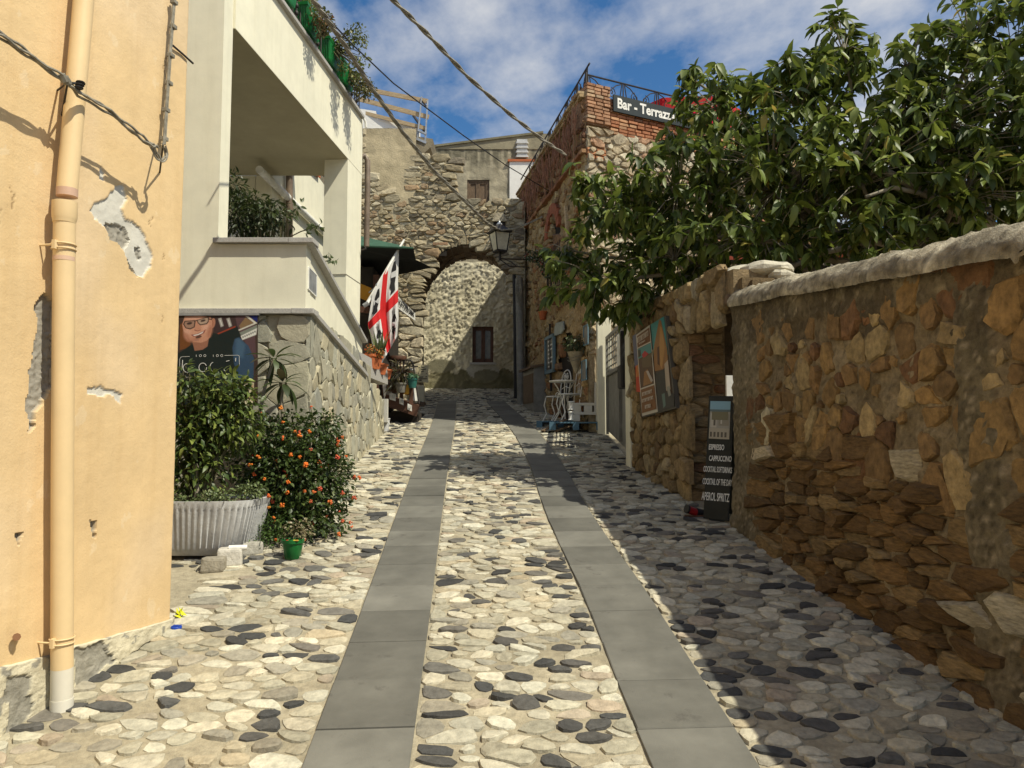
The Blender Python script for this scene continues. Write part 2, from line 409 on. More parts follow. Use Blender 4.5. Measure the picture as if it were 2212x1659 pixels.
def pick(rnd, pal):
    t = rnd.random()*sum(p[0] for p in pal)
    for wgt, c in pal:
        t -= wgt
        if t <= 0: break
    k = rnd.uniform(.8, 1.18); j = rnd.uniform(-.03, .03)
    return (c[0]*k*(1+j), c[1]*k, c[2]*k*(1-j))
def seeds_grid(u0, u1, v0, v1, su, sv, rnd, jit=.42, rv=.45):
    out = []; nv = max(1, int(round((v1-v0)/sv))); dv = (v1-v0)/nv
    for i in range(nv):
        off = rnd.random(); nu = max(1, int(round((u1-u0)/su))); du = (u1-u0)/nu
        for j in range(-1, nu+1):
            out.append((u0+(j+.5+(.5 if i % 2 else 0)+rnd.uniform(-jit, jit))*du, v0+(i+.5+rnd.uniform(-jit, jit)*.8)*dv, math.exp(rnd.uniform(-rv, rv))))
    return out
def rubble(fr, reg, zones, parent, mt, pal, rnd, gap=.012, h=(.012, .04), limit=290, inside=None, name='stone', rounded=False, n=9, cover=1.0, wfn=None, base=-.03, extra=None, inner=.80, rv=.62):
    """reg = (u0, u1, v0, v1).  zones(u,v)->(su,sv) is constant here: zones=(su,sv)"""
    su, sv = zones; an = su/sv; u0, u1, v0, v1 = reg
    sd = seeds_grid(u0/an, u1/an, v0, v1, sv*1.0, sv, rnd, rv=rv)
    sd = [s for s in sd if u0 <= s[0]*an <= u1 and v0 <= s[1] <= v1 and (inside is None or inside(s[0]*an, s[1]))]
    ed = lambda x, y: [(u0/an, 0, -1, 0), (u1/an, 0, 1, 0), (0, v0, 0, -1), (0, v1, 0, 1)]+(extra(x*an, y, an) if extra else [])
    items = []
    for s, c in zip(sd, voronoi(sd, sv, ed)):
        if not c or rnd.random() > cover: continue
        c = [(x*an, y) for x, y in c]
        g = stone_mesh(c, fr.p, gap*rnd.uniform(.7, 1.6), rnd.uniform(*h), rnd, n=n, rounded=rounded, base=base, inner=inner, jit=.09)
        if not g: continue
        cen = fr.p(g[3][0], g[3][1], 0)
        items.append((g[0], g[1], pick(rnd, pal(g[3][0], g[3][1]) if callable(pal) else pal), cen, view_weight(cen, g[2])))
    lay_stones(items, name, mt, parent, limit)
    return items
# ================================================================ ground and street
def gfar(y): return SLOPE*max(min(y, 24), -14)
g = MB()
ys = [-600, -100, -14, -6, 0, 4, 8, 12, 16, 20, 24, 100, 600]; xs = [-600, -60, -8, -3, 0, 3, 8, 60, 600]
g.add([Vector((x, y, gfar(y)-.09)) for y in ys for x in xs], [(i*9+j, i*9+j+1, i*9+j+10, i*9+j+9) for i in range(len(ys)-1) for j in range(8)])
g.build('ground', M['earth'], kind='structure')
SL = [(-.44, .2), (-.60, 2.94), (-.636, 3.55), (-.713, 4.82), (-.842, 6.8), (-1.0, 9.36), (-1.2, 12.9), (-1.5, 17.1)]
SR = [(.87, .2), (.742, 2.94), (.712, 3.55), (.655, 4.75), (.515, 6.8), (.415, 9.36), (.195, 12.3), (-.385, 17.1)]
def cat_(ctrl, y):
    for i in range(len(ctrl)-1):
        if y <= ctrl[i+1][1] or i == len(ctrl)-2: break
    p0 = ctrl[max(i-1, 0)]; p1, p2 = ctrl[i], ctrl[i+1]; p3 = ctrl[min(i+2, len(ctrl)-1)]
    t = max(0, min(1, (y-p1[1])/(p2[1]-p1[1]))); m1 = (p2[0]-p0[0])/(p2[1]-p0[1])*(p2[1]-p1[1]); m2 = (p3[0]-p1[0])/(p3[1]-p1[1])*(p2[1]-p1[1])
    return (2*t**3-3*t*t+1)*p1[0]+(t**3-2*t*t+t)*m1+(-2*t**3+3*t*t)*p2[0]+(t**3-t*t)*m2
sxl = lambda y: cat_(SL, y); sxr = lambda y: cat_(SR, y)
HW = .205
LW = [(-2.75, -.5), (-2.13, 3.16), (-1.93, 4.27), (-2.55, 4.35), (-2.5, 5.3), (-1.84, 6.65), (-2.07, 11.92), (-2.25, 12.2), (-2.2, 15.4), (-2.1, 16.6), (-2.15, 18.0), (-3.2, 18.1), (-3.2, 20.8)]
RW = [(2.58, -.5), (2.23, 3.27), (1.96, 6.35), (1.80, 6.9), (1.5, 8.9), (1.5, 12.0), (1.26, 12.2), (.45, 16.4), (.28, 17.4), (.28, 20.8)]
def edge_x(ctrl, y):
    for i in range(len(ctrl)-1):
        if y <= ctrl[i+1][1] or i == len(ctrl)-2: break
    a, b = ctrl[i], ctrl[i+1]; return a[0]+(b[0]-a[0])*max(0, min(1, (y-a[1])/max(b[1]-a[1], 1e-6)))
lw = lambda y: edge_x(LW, y); rw = lambda y: edge_x(RW, y)
rc = random.Random(11)
pv = MB()
def pvf(a, b):
    y = lerp(-.5, 20.85, b); x = lerp(-3.3, 2.7, a)
    return Vector((x, y, gz(y)+.004*fbm((x*6, y*6, 1))))
pv.grid(pvf, 120, 420)
street = pv.build('street_pavement', M['mortar_bed'], kind='structure', smooth='all')
P_ = lambda x, y, h: Vector((x, y, gz(y)+h))
# slabs of the two wheel tracks
slabs = []
for fx in (sxl, sxr):
    y = .63
    while y < 17.1:
        y1 = y+.4285; d0 = (fx(y+.05)-fx(y-.05))/.1; d1 = (fx(y1+.05)-fx(y1-.05))/.1
        j = .003; hh = .014+rc.uniform(-.003, .003); ty = rc.uniform(-.003, .003)
        q = [(fx(y)-HW, y+j+HW*d0), (fx(y)+HW, y+j-HW*d0), (fx(y1)+HW, y1-j-HW*d1), (fx(y1)-HW, y1-j+HW*d1)]
        b = MB(); k = rc.uniform(.76, 1.16); tn = (.155*k, .151*k, .130*k)
        bev = .004; cx_ = sum(p[0] for p in q)/4; cy_ = sum(p[1] for p in q)/4
        top = [(cx_+(px-cx_)*(1-2*bev/.4), cy_+(py-cy_)*(1-2*bev/.4)) for px, py in q]
        vs = [P_(*p, -.06) for p in q]+[P_(*p, hh-.003) for p in q]+[P_(*p, hh+(ty if i < 2 else -ty)) for i, p in enumerate(top)]
        fs = [(0, 3, 2, 1)]+[(a+o, (a+1) % 4+o, (a+1) % 4+o+4, a+o+4) for o in (0, 4) for a in range(4)]+[(8, 9, 10, 11)]
        c = P_(cx_, cy_, 0); slabs.append((vs, fs, tn, c, 1.0)); y = y1
lay_stones(slabs, 'slab', M['slab'], street, 400)
# cobbles
CPAL = [(40, (.52, .485, .375)), (30, (.42, .385, .285)), (5, (.39, .325, .24)), (4, (.45, .385, .265)), (12, (.30, .275, .215))]
DARK = [(45, (.060, .060, .058)), (35, (.10, .096, .088)), (25, (.155, .145, .125))]
an = 1.6; sv = .084
cb = seeds_grid(-3.2/an, 2.7/an, .5, 20.7, sv, sv, rc, jit=.47, rv=.42)
def cin(u, y):
    x = u*an
    if not lw(y)+.015 < x < rw(y)-.015: return False
    if y < 17.15 and (abs(x-sxl(y)) < HW+.02 or abs(x-sxr(y)) < HW+.02): return False
    if 4.3 < y < 5.25 and x < -1.85+(y-4.3)*-.1: return False
    return True
cb = [s for s in cb if cin(s[0], s[1])]
def cext(u, y):
    x = u*an; o = []
    if y < 17.15:
        for f in (sxl, sxr):
            c = f(y); d = (f(y+.05)-f(y-.05))/.1
            for sg in (-1, 1):
                if (x-c)*sg > 0:   # stone on this side of the track: keep it outside
                    ex = (c+sg*(HW+.004))/an; nx, ny = -sg, sg*d/an; l = math.hypot(nx, ny); o.append((ex, y, nx/l, ny/l))
    o.append(((lw(y)-.01)/an, y, -1, 0)); o.append(((rw(y)+.01)/an, y, 1, 0)); return o
items = []
for s, c in zip(cb, voronoi(cb, sv, cext)):
    if not c: continue
    c = [(x*an, y) for x, y in c]
    h = rc.uniform(.004, .018)
    dk = rc.random() < .17+.14*(fbm((s[0]*1.2, s[1]*.7, 5), 2) > .22)
    if rc.random() < .05 or area_c(c)[0] > .034: continue
    gmsh = stone_mesh(c, P_, rc.uniform(.0045, .0135), h, rc, n=10, rounded=.25, edge=.75, base=-.02, jit=.085, tilt=.6, inner=.76)
    if not gmsh: continue
    tn = pick(rc, DARK if dk else CPAL); cen = P_(*gmsh[3], 0)
    items.append((gmsh[0], gmsh[1], tn, cen, view_weight(cen, gmsh[2]*cen.z)))
print('cobbles', len(items))
lay_stones(items, 'cobblestone', M['cobble'], street, 295, smooth=False)
# ================================================================ helpers for walls
def wall_grid(b, fr, u0, u1, v0, v1, st, hfn, skip=None, tfn=None):
    nu = max(1, int(round((u1-u0)/st))); nv = max(1, int(round((v1-v0)/st))); vs = []; cs = []
    for i in range(nv+1):
        v = lerp(v0, v1, i/nv)
        for j in range(nu+1):
            u = lerp(u0, u1, j/nu); vs.append(fr.p(u, v, hfn(u, v))); cs.append(tfn(u, v) if tfn else (1, 1, 1))
    fs = []
    for i in range(nv):
        for j in range(nu):
            if skip and skip(lerp(u0, u1, (j+.5)/nu), lerp(v0, v1, (i+.5)/nv)): continue
            a = i*(nu+1)+j; fs.append((a, a+1, a+nu+2, a+nu+1))
    n0 = len(b.c); b.add(vs, fs); b.c[n0:] = cs; return b
def mixc(a, b, t): return tuple(x+(y-x)*t for x, y in zip(a, b))
def sstep(a, b, x):
    t = max(0, min(1, (x-a)/(b-a))); return t*t*(3-2*t)
# ================================================================ orange house
FO = Frame((-2.121, 3.16, 0), (.178, .984, 0))
UC = 1.128
oh = thing('orange_house', 'orange plastered house with peeling wall and beige downpipe', 'house', (-3.2, 3, .4))
b = MB(); b.obox(FO.p(-4.5, -.3, -.03), FO.u*(4.5+UC-.02), -FO.n*3.2, Vector((0, 0, 7.2))); b.build('wall', M['orange'], oh).data.color_attributes['tint'].data.foreach_set('color', [.66, .42, .19, 1]*8)
ORG_T = (.69, .50, .27); PALE = (.55, .53, .47); CEM = (.34, .315, .265)
pat = lambda pts, s=1.0: [FO.uv(x*s, y*s) for x, y in pts]
cA = [(390, 910), (430, 862), (468, 850), (505, 800), (540, 805), (552, 850), (530, 905), (545, 950), (600, 970), (638, 1040), (660, 1100), (655, 1150), (622, 1195), (590, 1190), (550, 1130), (535, 1080), (465, 1000), (455, 975), (430, 965)]
pales = [pat(cA, .5), pat([(435, 715), (458, 752), (450, 790), (434, 780)], .5), [FO.uv(*p) for p in ((187, 855), (190, 838), (215, 835), (245, 843), (264, 848), (260, 872), (243, 852), (215, 852))]]
cems = [pat([(460, 975), (500, 960), (545, 985), (570, 1040), (535, 1075), (480, 1030)], .5), pat([(580, 1060), (602, 1070), (617, 1130), (600, 1130)], .5), pat([(548, 1115), (577, 1160), (592, 1192), (560, 1165)], .5),
        [FO.uv(*p) for p in ((94, 632), (117, 652), (119, 760), (118, 830), (98, 860), (84, 885), (62, 938), (58, 870), (68, 790), (80, 715), (77, 660))],
        [FO.uv(*p) for p in ((194, 1125), (210, 1128), (207, 1160), (198, 1157))], [FO.uv(*p) for p in ((37, 1150), (46, 1150), (43, 1178), (38, 1178))]]
cr = random.Random(5); cracks = []
for px, py, L in ((28, 430, 40), (5, 470, 30), (330, 480, 25), (352, 555, 16), (360, 150, 60), (350, 690, 16)):
    a = FO.uv(px, py); cracks.append((a, cr.uniform(0, 6), L/1600*3.8))
def omask(u, v):
    w1 = .016*fbm((u*14, v*14, 3)); w2 = .016*fbm((u*14, v*14, 8)); a, c = u+w1, v+w2; p = 0; q = 0
    for poly in pales:
        if pip(a, c, poly): p = 1; break
    for poly in cems:
        if pip(a, c, poly): q = 1; break
    k = 0
    for (cu, cv), ph, L in cracks:
        d = v-cv
        if abs(d) < L/2 and abs(u-cu-.012*math.sin(d*23+ph)-.03*fbm((d*30, ph, 0))) < .0035: k = 1
    return p, q, k
mcache = {}
def oh_h(u, v):
    p, q, k = omask(u, v); mcache[(u, v)] = (p, q, k)
    h = .0030*fbm((u*1.6, v*1.6, 0), 3)+.0010*fbm((u*20, v*20, 2), 3)
    if q: h += -.022+.008*fbm((u*50, v*50, 1), 3)
    elif p: h += -.009+.0015*fbm((u*30, v*30, 1))
    if k: h -= .004
    if u > UC-.03: h -= .03*((u-UC+.03)/.03)**2
    return h
def oh_t(u, v):
    p, q, k = mcache[(u, v)]
    if q: return mixc(CEM, (.22, .2, .16), max(0, fbm((u*40, v*40, 6), 3)))
    if p: return mixc(PALE, (.66, .63, .55), .5+.5*fbm((u*9, v*9, 6)))
    g = .5+.5*fbm((u*1.7, v*1.1, 9), 3)
    t = mixc(ORG_T, (.71, .55, .36), sstep(.45, .9, g)*.6)
    s = fbm((u*9, v*6, 4), 5)
    if s > .66: t = mixc(t, (.74, .60, .40), .4)
    if k: t = (.36, .24, .12)
    return t
b = MB(); wall_grid(b, FO, -.3, UC, .3, 4.9, .0078, oh_h, None, oh_t); b.build('plaster_face', M['orange'], oh, smooth=True)
b = MB(); b.obox(FO.p(-4.5, -.3, -.02), FO.u*4.2, FO.n*.02, Vector((0, 0, 5.4)), ORG_T); b.obox(FO.p(-.3, 4.9, -.02), FO.u*(UC+.29), FO.n*.02, Vector((0, 0, 2))); b.c[8:] = [ORG_T]*8
b.build('upper_plaster', M['orange'], oh)
# plinth
pl = [FO.uv(*p, .015) for p in ((0, 1442), (108, 1416), (165, 1396), (250, 1372), (340, 1348), (374, 1336))]
def ptop(u):
    for i in range(len(pl)-1):
        if u <= pl[i+1][0] or i == len(pl)-2: return pl[i][1]+(pl[i+1][1]-pl[i][1])*(u-pl[i][0])/(pl[i+1][0]-pl[i][0])
def gorn(u): return gz(FO.o.y+FO.u.y*u)-.04
gp = [[FO.uv(*p, .015) for p in q] for q in (((14, 1470), (50, 1452), (64, 1470), (60, 1540), (45, 1575), (14, 1590)), ((160, 1398), (215, 1385), (248, 1420), (215, 1450), (195, 1490), (158, 1510)), ((245, 1440), (330, 1380), (372, 1365), (372, 1372), (290, 1425), (200, 1500)))]
def pfn(a, c):
    u = lerp(-.3, UC+.012, a); t = ptop(u)+.006*fbm((u*9, 1, 1)); g0 = gorn(u); v = lerp(g0, t, min(c, .97)/.97)
    h = .02+.004*fbm((u*12, v*12, 3))+.002*fbm((u*40, v*40, 3))
    if c > .97: h = 0
    uu, vv = u+.03*fbm((u*12, v*12, 5)), v+.03*fbm((u*12, v*12, 6))
    if any(pip(uu, vv, q) for q in gp): h -= .009
    if u > UC-.02: h -= .015*((u-UC+.02)/.03)
    return FO.p(u, v, h)
def ptf(a, c):
    u = lerp(-.3, UC+.012, a); t = ptop(u); v = lerp(gorn(u), t, min(c, .97)/.97)
    uu, vv = u+.03*fbm((u*12, v*12, 5)), v+.03*fbm((u*12, v*12, 6))
    if any(pip(uu, vv, q) for q in gp) or fbm((u*16, v*16, 2), 5) > .42: return mixc((.40, .375, .31), (.25, .235, .19), .5+.5*fbm((u*20, v*20, 1)))
    return mixc((.70, .64, .47), (.60, .54, .39), .5+.5*fbm((u*7, v*7, 8)))
b = MB(); b.grid(pfn, 150, 60, ptf); b.build('plinth', M['oldplaster'], oh, smooth='all')
b = MB(); b.obox(FO.p(-4.5, -.5, .005), FO.u*4.2, FO.n*.015, Vector((0, 0, .85)), (.65, .59, .43)); b.build('plinth', M['oldplaster'], oh)
# downpipe
def OP(px, py, h): return onplane(px, py, FO.p(0, 0, h), FO.n)
dp = thing('downpipe', 'beige downpipe fixed to the orange house wall', 'drainpipe', OP(134, 1540, .075))
PT = (.71, .53, .295)
pp = lambda pts: [OP(x, y, .078) for x, y in pts]
MB().tube(pp([(186, -60), (165, 180), (150, 350), (145, 412)]), .0435, 20, PT).build('upper_pipe', M['pipe'], dp, smooth=True)
MB().tube(pp([(145, 408), (144.5, 425)]), .0442, 20, (.55, .36, .26)).build('pipe_end', M['pipe'], dp, smooth=True)
MB().tube(pp([(140, 436), (139.5, 470), (139, 474), (138.6, 482)]), [.0515, .0515, .049, .046], 20, PT).build('socket', M['pipe'], dp, smooth=True)
MB().tube(pp([(139.6, 470), (137, 700), (135, 1000), (134, 1442)]), .0452, 20, PT).build('lower_pipe', M['pipe'], dp, smooth=True)
MB().tube(pp([(134, 1440), (133.2, 1545)]), .0450, 20, (.66, .62, .52)).build('pipe_foot', M['pipe'], dp, smooth=True)
MB().tube(pp([(133.6, 1508), (133.2, 1546)]), .0468, 20, (.68, .65, .56)).build('pipe_foot', M['pipe'], dp, smooth=True)
MB().tube(pp([(138.3, 555), (138.1, 564)]), .0456, 20, (.62, .42, .30)).build('label_band', M['pipe'], dp, smooth=True)
for py in (534, 1383):
    c = OP(138 if py < 900 else 134, py, .078); b = MB()
    for dz in (-.011, .011):
        b.tube([c+Vector((math.cos(t)*.049, math.sin(t)*.049, dz)) for t in [2*math.pi*i/24 for i in range(25)]], .0035, 6, PT, cap=False)
    b.box(c+FO.n*-.0+FO.u*-.052, (.02, .016, .04), math.atan2(FO.u.y, FO.u.x), PT); b.tube([c-FO.u*.05-FO.n*.0, c-FO.u*.05-FO.n*.078], .005, 6, PT); b.build('bracket', M['pipe'], dp, smooth=True)
# cables on the wall
cbn = thing('wall_cables', 'bundle of grey cables sagging across the orange wall', 'cable', OP(150, 170, .15))
def strand(pts, off, r, n=6, seg=6):
    P3 = [OP(x, y, .15) for x, y in pts]; out = []
    for i in range(len(P3)-1):
        for k in range(seg):
            t = k/seg; out.append(P3[i].lerp(P3[i+1], t))
    out.append(P3[-1]); q = []
    for i, p in enumerate(out):
        a = off+i*.11+.5*math.sin(i*.37+off); q.append(p+Vector((0, 0, 1))*.0105*math.sin(a)+FO.n*.0105*math.cos(a)+Vector((0, 0, .004*math.sin(i*1.3+off))))
    return q
for k in range(3):
    MB().tube(strand([(-140, -8), (-60, 42), (0, 76), (70, 122), (146, 176)], k*2.1, .006), .0062, 6).build('cable', M['cable'], cbn, smooth=True)
    MB().tube(strand([(146, 176), (172, 204), (235, 240), (290, 284), (325, 312), (338, 320)], k*2.1+1, .006), .0062, 6).build('cable', M['cable'], cbn, smooth=True)
    MB().tube(strand([(327, 310), (336, 333), (346, 348), (356, 343), (359, 330), (354, 312)], k*2.1, .006, seg=4), .005, 6).build('cable', M['cable'], cbn, smooth=True)
b = MB()
for k in range(2): b.tube([OP(353+k*3, 312, .045), OP(358+k*3, 240, .04), OP(366+k*2.5, 120, .035), OP(376+k*2.5, -10, .035)], .0065, 7)
b.build('riser_cable', M['cable'], cbn, smooth=True)
for px, py in ((355, 300), (359, 238), (365, 180), (369, 120), (374, 58), (376, 5)):
    MB().box(OP(px, py, .035), (.035, .03, .022), math.atan2(FO.u.y, FO.u.x)).build('cable_clip', M['cable'], cbn, bevel=.003)
b = MB()
for px, py in ((136, 169), (143, 174)): b.tube([OP(px-4, py-9, .15), OP(px+4, py+8, .15)], .017, 8)
b.build('cable_tie', M['cable'], cbn, smooth=True)
for px, py, fx, fy in ((146, 178, 124, 195), (352, 314, 335, 318)):
    a = OP(px, py, .15); MB().tube([onplane(fx, fy, FO.o, FO.n), a, onplane(fx+10, fy+55, FO.o, FO.n)], .005, 6).build('bracket', M['iron'], cbn, smooth=True)
b = MB(); c = OP(172, 184, .17)
for dz in (-.012, .0, .012): b.ball(c+Vector((dz*.3, 0, dz)), (.02, .02, .008), 10, 6)
b.tube([c-Vector((.02, .02, 0)), c+Vector((.015, .015, .012))], .006, 6); b.build('insulator', M['black'], cbn, smooth=True)
stain = MB().tube([OP(373, 98, .012), OP(395, 117, .008), OP(417, 137, .012)], .006, 6); stain.build('wall_wire', M['iron'], cbn, smooth=True)
b = MB(); c = OP(38, 1590*.875, .02); b.tube([onplane(36, 1376, FO.o, FO.n), onplane(36, 1376, FO.o+FO.n*.03, FO.n)], .012, 8); b.tube([onplane(36, 1376, FO.o+FO.n*.028, FO.n), onplane(36, 1376, FO.o+FO.n*.04, FO.n)], .016, 8)
o_ = b.build('rusty_bolt', mat('rust', (.2, .1, .05), rough=.9), None, smooth=True, loc=FO.p(.1, .9, .03)); tag(o_, 'rusty bolt stub sticking out of the orange wall', 'bolt')

# ================================================================ white house
wh = thing('white_house', 'white plastered house with open terrace and flagstone base', 'house', (-3, 9, 1.2))
CX0, YF = -2.681, 6.65
FF = Frame((0, YF, 0), (1, 0, 0)); FS = Frame((CX0, YF, 0), (.1, 1, 0)); FL = Frame((-1.828, 6.652, 0), (-.0455, 1, 0))
BB, BT = 5.595, 6.43
fsu = lambda y: (y-YF)/FS.u.y
flu = lambda y: (y-6.652)/FL.u.y
W = M['white']
MB().obox((-6.5, YF, 2.79), (6.5+CX0, 0, 0), (0, .22, 0), (0, 0, BB-2.79)).build('front_wall', W, wh)
MB().obox((-6.5, YF, BB), (6.5+CX0, 0, 0), (0, .22, 0), (0, 0, BT-BB)).build('front_beam', W, wh)
b = MB(); b.obox(FS.p(.222, BB, 0), FS.u*(fsu(10.9)-.222), -FS.n*.26, Vector((0, 0, BT-BB))); b.build('side_beam', W, wh)
b = MB(); q0_, q1_ = FS.p(.228, BB-.004, -.004), FS.p(fsu(10.25)-.003, BB-.004, -.004); b.prism([q0_, q1_, FS.p(fsu(10.25)-.003, BB-.004, -.35), FS.p(fsu(10.9), BB-.004, -.35), (-6.4, 10.9, BB-.004), (-6.4, YF+.226, BB-.004)], (0, 0, .3)); b.build('ceiling', mat('shade-darkened ceiling', (.40, .36, .24), (.36, .325, .215), 1.5, .9, .1, 60, var=.05), wh)  # ceiling colour is darkened to carry the terrace shade
b = MB(); b.obox(FS.p(fsu(10.25), 2.0, -.003), FS.u*(fsu(10.9)-fsu(10.25)), -FS.n*.34, Vector((0, 0, BB-2.0))); b.build('pillar', W, wh)
b = MB(); b.obox(FS.p(fsu(10.24), 3.93, 0), FS.u*(fsu(10.91)-fsu(10.24)), -FS.n*.345, Vector((0, 0, .012))); b.build('pillar_joint', M['cable'], wh)
b = MB(); b.obox(Vector((CX0, YF, 2.835)), (-1.873-CX0, 0, 0), (0, .15, 0), (0, 0, 3.43-2.835)); b.build('front_parapet', W, wh)
zs = lambda y: lerp(3.43, 2.985, (y-6.6)/(9.6-6.6)); zc = lambda y: lerp(2.835, 2.525, (y-6.65)/3.3)
b = MB(); q = [FL.p(flu(y), z, -.045) for y, z in ((6.672, zc(6.65)), (9.95, zc(9.95)), (9.95, zs(9.95)+.0), (6.672, zs(6.672)))]; b.prism(q, -FL.n*.15); b.build('side_parapet', W, wh)
b = MB(); b.obox((CX0-.03, YF-.05, 3.435), (-1.80-CX0+.03, 0, 0), (0, .2, 0), (0, 0, .045)); b.build('sill', M['granite'], wh, bevel=.004)
b = MB(); q = [FL.p(flu(6.605), zs(6.6)+.004, .022), FL.p(flu(9.97), zs(9.97)+.004, .022), FL.p(flu(9.97), zs(9.97)+.047, .022), FL.p(flu(6.605), zs(6.6)+.047, .022)]; b.prism(q, -FL.n*.22); b.build('sill', M['granite'], wh, bevel=.004)
b = MB(); b.obox((-6.5, YF-.045, 2.785), (6.5-1.79, 0, 0), (0, .2, 0), (0, 0, .048)); b.build('cornice', M['granite'], wh, bevel=.004)
b = MB(); q = [FL.p(flu(6.61), zc(6.6)-.05, .04), FL.p(flu(9.98), zc(9.98)-.05, .04), FL.p(flu(9.98), zc(9.98)-.004, .04), FL.p(flu(6.61), zc(6.6)-.004, .04)]; b.prism(q, -FL.n*.2); b.build('cornice', M['granite'], wh, bevel=.004)
# meter door on the parapet
b = MB(); q = [FL.uv(*p, -.04) for p in ((666, 577), (682.5, 594), (682, 641), (665, 624))]; b.sheet(FL, q, -.045, .012); b.build('meter_door', M['steel'], wh)
b = MB()
for i in range(4): b.bar(FL.p(*q[i], -.036), FL.p(*q[(i+1) % 4], -.036), .012)
b.build('meter_frame', M['white_paint'], wh)
# base with flagstones
b = MB(); b.obox((-6.5, YF+.03, -.2), (6.5-1.86, 0, 0), (0, .3, 0), (0, 0, 2.985), (.37, .345, .26)); b.build('base_wall', M['clad'], wh)
b = MB(); topl = [(6.68, zc(6.65)-.05), (9.95, zc(9.95)-.05), (10.3, 2.33), (10.9, 2.22), (11.4, 2.12), (11.93, 2.02)]
b.prism([FL.p(flu(6.7), 0, -.03)]+[FL.p(flu(y), z-.003, -.03) for y, z in topl]+[FL.p(flu(11.93), 0, -.03)], -FL.n*.35, (.37, .345, .26)); b.build('base_wall', M['clad'], wh)
b = MB(); b.obox((-6.4, 6.9, 2.5), (4.4, 0, 0), (0, 5.0, 0), (0, 0, .28)); b.build('terrace_floor', M['granite'], wh)
rl = random.Random(21)
CLP = [(5, (.40, .375, .28)), (4, (.365, .35, .27)), (3, (.42, .385, .27)), (2, (.335, .325, .265)), (1, (.44, .39, .265))]
rubble(FF, (-3.4, -1.83, .75, 2.78), (.40, .25), wh, M['clad'], CLP, rl, gap=.0025, h=(.003, .009), rv=.8, limit=150, name='flagstone', n=9, base=-.035, rounded=.07, inner=.9)
def cl_in(u, v):
    y = 6.652+u*FL.u.y
    for i in range(len(topl)-1):
        if topl[i][0] <= y <= topl[i+1][0]: return v < lerp(topl[i][1], topl[i+1][1], (y-topl[i][0])/(topl[i+1][0]-topl[i][0]))-.03 and v > gz(y)-.05
    return False
rubble(FL, (.0, 5.27, .9, 2.8), (.20, .19), wh, M['clad'], CLP, rl, gap=.0025, h=(.002, .014), rv=.8, limit=290, inside=cl_in, name='flagstone', n=9, base=-.035, rounded=.07, inner=.9)
# far terrace walls
XW = -3.62
b = MB(); b.obox((XW, 10.95, 1.6), (-.25, 0, 0), (0, 5.6, 0), (0, 0, 4.9)); b.build('back_wall', W, wh)
b = MB(); b.obox((-6.4, 10.95, 1.6), (6.4+XW-.26, 0, 0), (0, .25, 0), (0, 0, 4.0)); b.build('back_wall', W, wh)
def OX(px, py, X=XW): return onplane(px, py, (X, 0, 0), Vector((1, 0, 0)))
MB().tube([OX(560, 366, XW+.07), OX(708, 510, XW+.07), OX(770, 566, XW+.07)], .055, 12).build('wall_pipe', M['white_paint'], wh, smooth=True)
MB().tube([OX(625, 345, XW+.08), OX(625, 530, XW+.08)], .055, 10).build('downpipe', M['pvc'], wh, smooth=True)
b = MB(); q = [OX(*p, XW+.03) for p in ((665, 360), (690, 345), (690, 385))]; b.prism(q, (.02, 0, 0)); b.build('shutter', M['terracotta'], wh)
b = MB(); c = OX(703, 377, XW+.05); b.tube([c-Vector((.04, 0, .03)), c+Vector((.06, .05, .05))], .02, 6); b.tube([c+Vector((.06, .05, .05)), c+Vector((.1, .2, -.02))], .015, 6); b.tube([c, c+Vector((.02, 0, -.3))], .006, 5); b.build('wall_hook', M['iron'], wh)
b = MB(); b.obox((-4.6, 10.93, 2.8), (.75, 0, 0), (0, .02, 0), (0, 0, 2.1)); b.build('terrace_door', M['whitewash'], wh)
# pillar corner downpipe (brown)
b = MB(); p0 = FS.p(fsu(10.95), 5.75, -.02); b.tube([p0+Vector((-.02, .0, .12)), p0+Vector((.03, .03, .17)), p0+Vector((.075, .05, .1)), p0+Vector((.08, .05, -.4)), p0+Vector((.075, .06, -1.22))], .042, 10); b.build('downpipe', M['pvc'], wh, smooth=True)
b = MB(); c = FS.p(fsu(10.85), 4.43, .02); b.tube([c, c+FS.n*.07+Vector((0, 0, .02)), c+FS.n*.06+Vector((0, 0, .06))], .012, 6); b.build('wall_hook', M['iron'], wh)
# balcony edge, railing, upper floor, roof
RZ = onplane(708, 92, FS.p(0, 0, -.32), FS.n).z-.05; print('RZ', RZ-BT)
b = MB(); b.obox(FS.p(-.05, BT, .05), FS.u*(fsu(10.85)+.05), -FS.n*.3, Vector((0, 0, .05))); b.build('balcony_edge', M['granite'], wh, bevel=.01)
b = MB(); e = FS.p(fsu(10.83), BT, .03); b.tube([e+Vector((0, 0, .02)), e+FS.n*.03+Vector((0, .03, -.04)), e+FS.n*.035+Vector((0, .04, -.12))], .018, 8); b.build('balcony_bracket', M['white_paint'], wh, smooth=True)
b = MB(); b.obox((-6.4, YF+.1, BT-.25), (3.7, 0, 0), (0, 4.3, 0), (0, 0, .2)); b.build('balcony_floor', M['whitewash'], wh)
b = MB(); b.obox(FS.p(-.1, BT+.05, -1.15), FS.u*4.6, -FS.n*2.5, Vector((0, 0, RZ-BT))); b.build('upper_wall', M['whitewash'], wh)
rlg = MB(); RT = BT+.52
rlg.tube([FS.p(.1, RT, -.02), FS.p(fsu(10.8), RT, -.02)], .02, 8); rlg.tube([FS.p(.1, BT+.14, -.02), FS.p(fsu(10.8), BT+.14, -.02)], .013, 6)
rail = rlg.build('railing', M['iron'], wh, smooth=True)
u = .12; k = 0
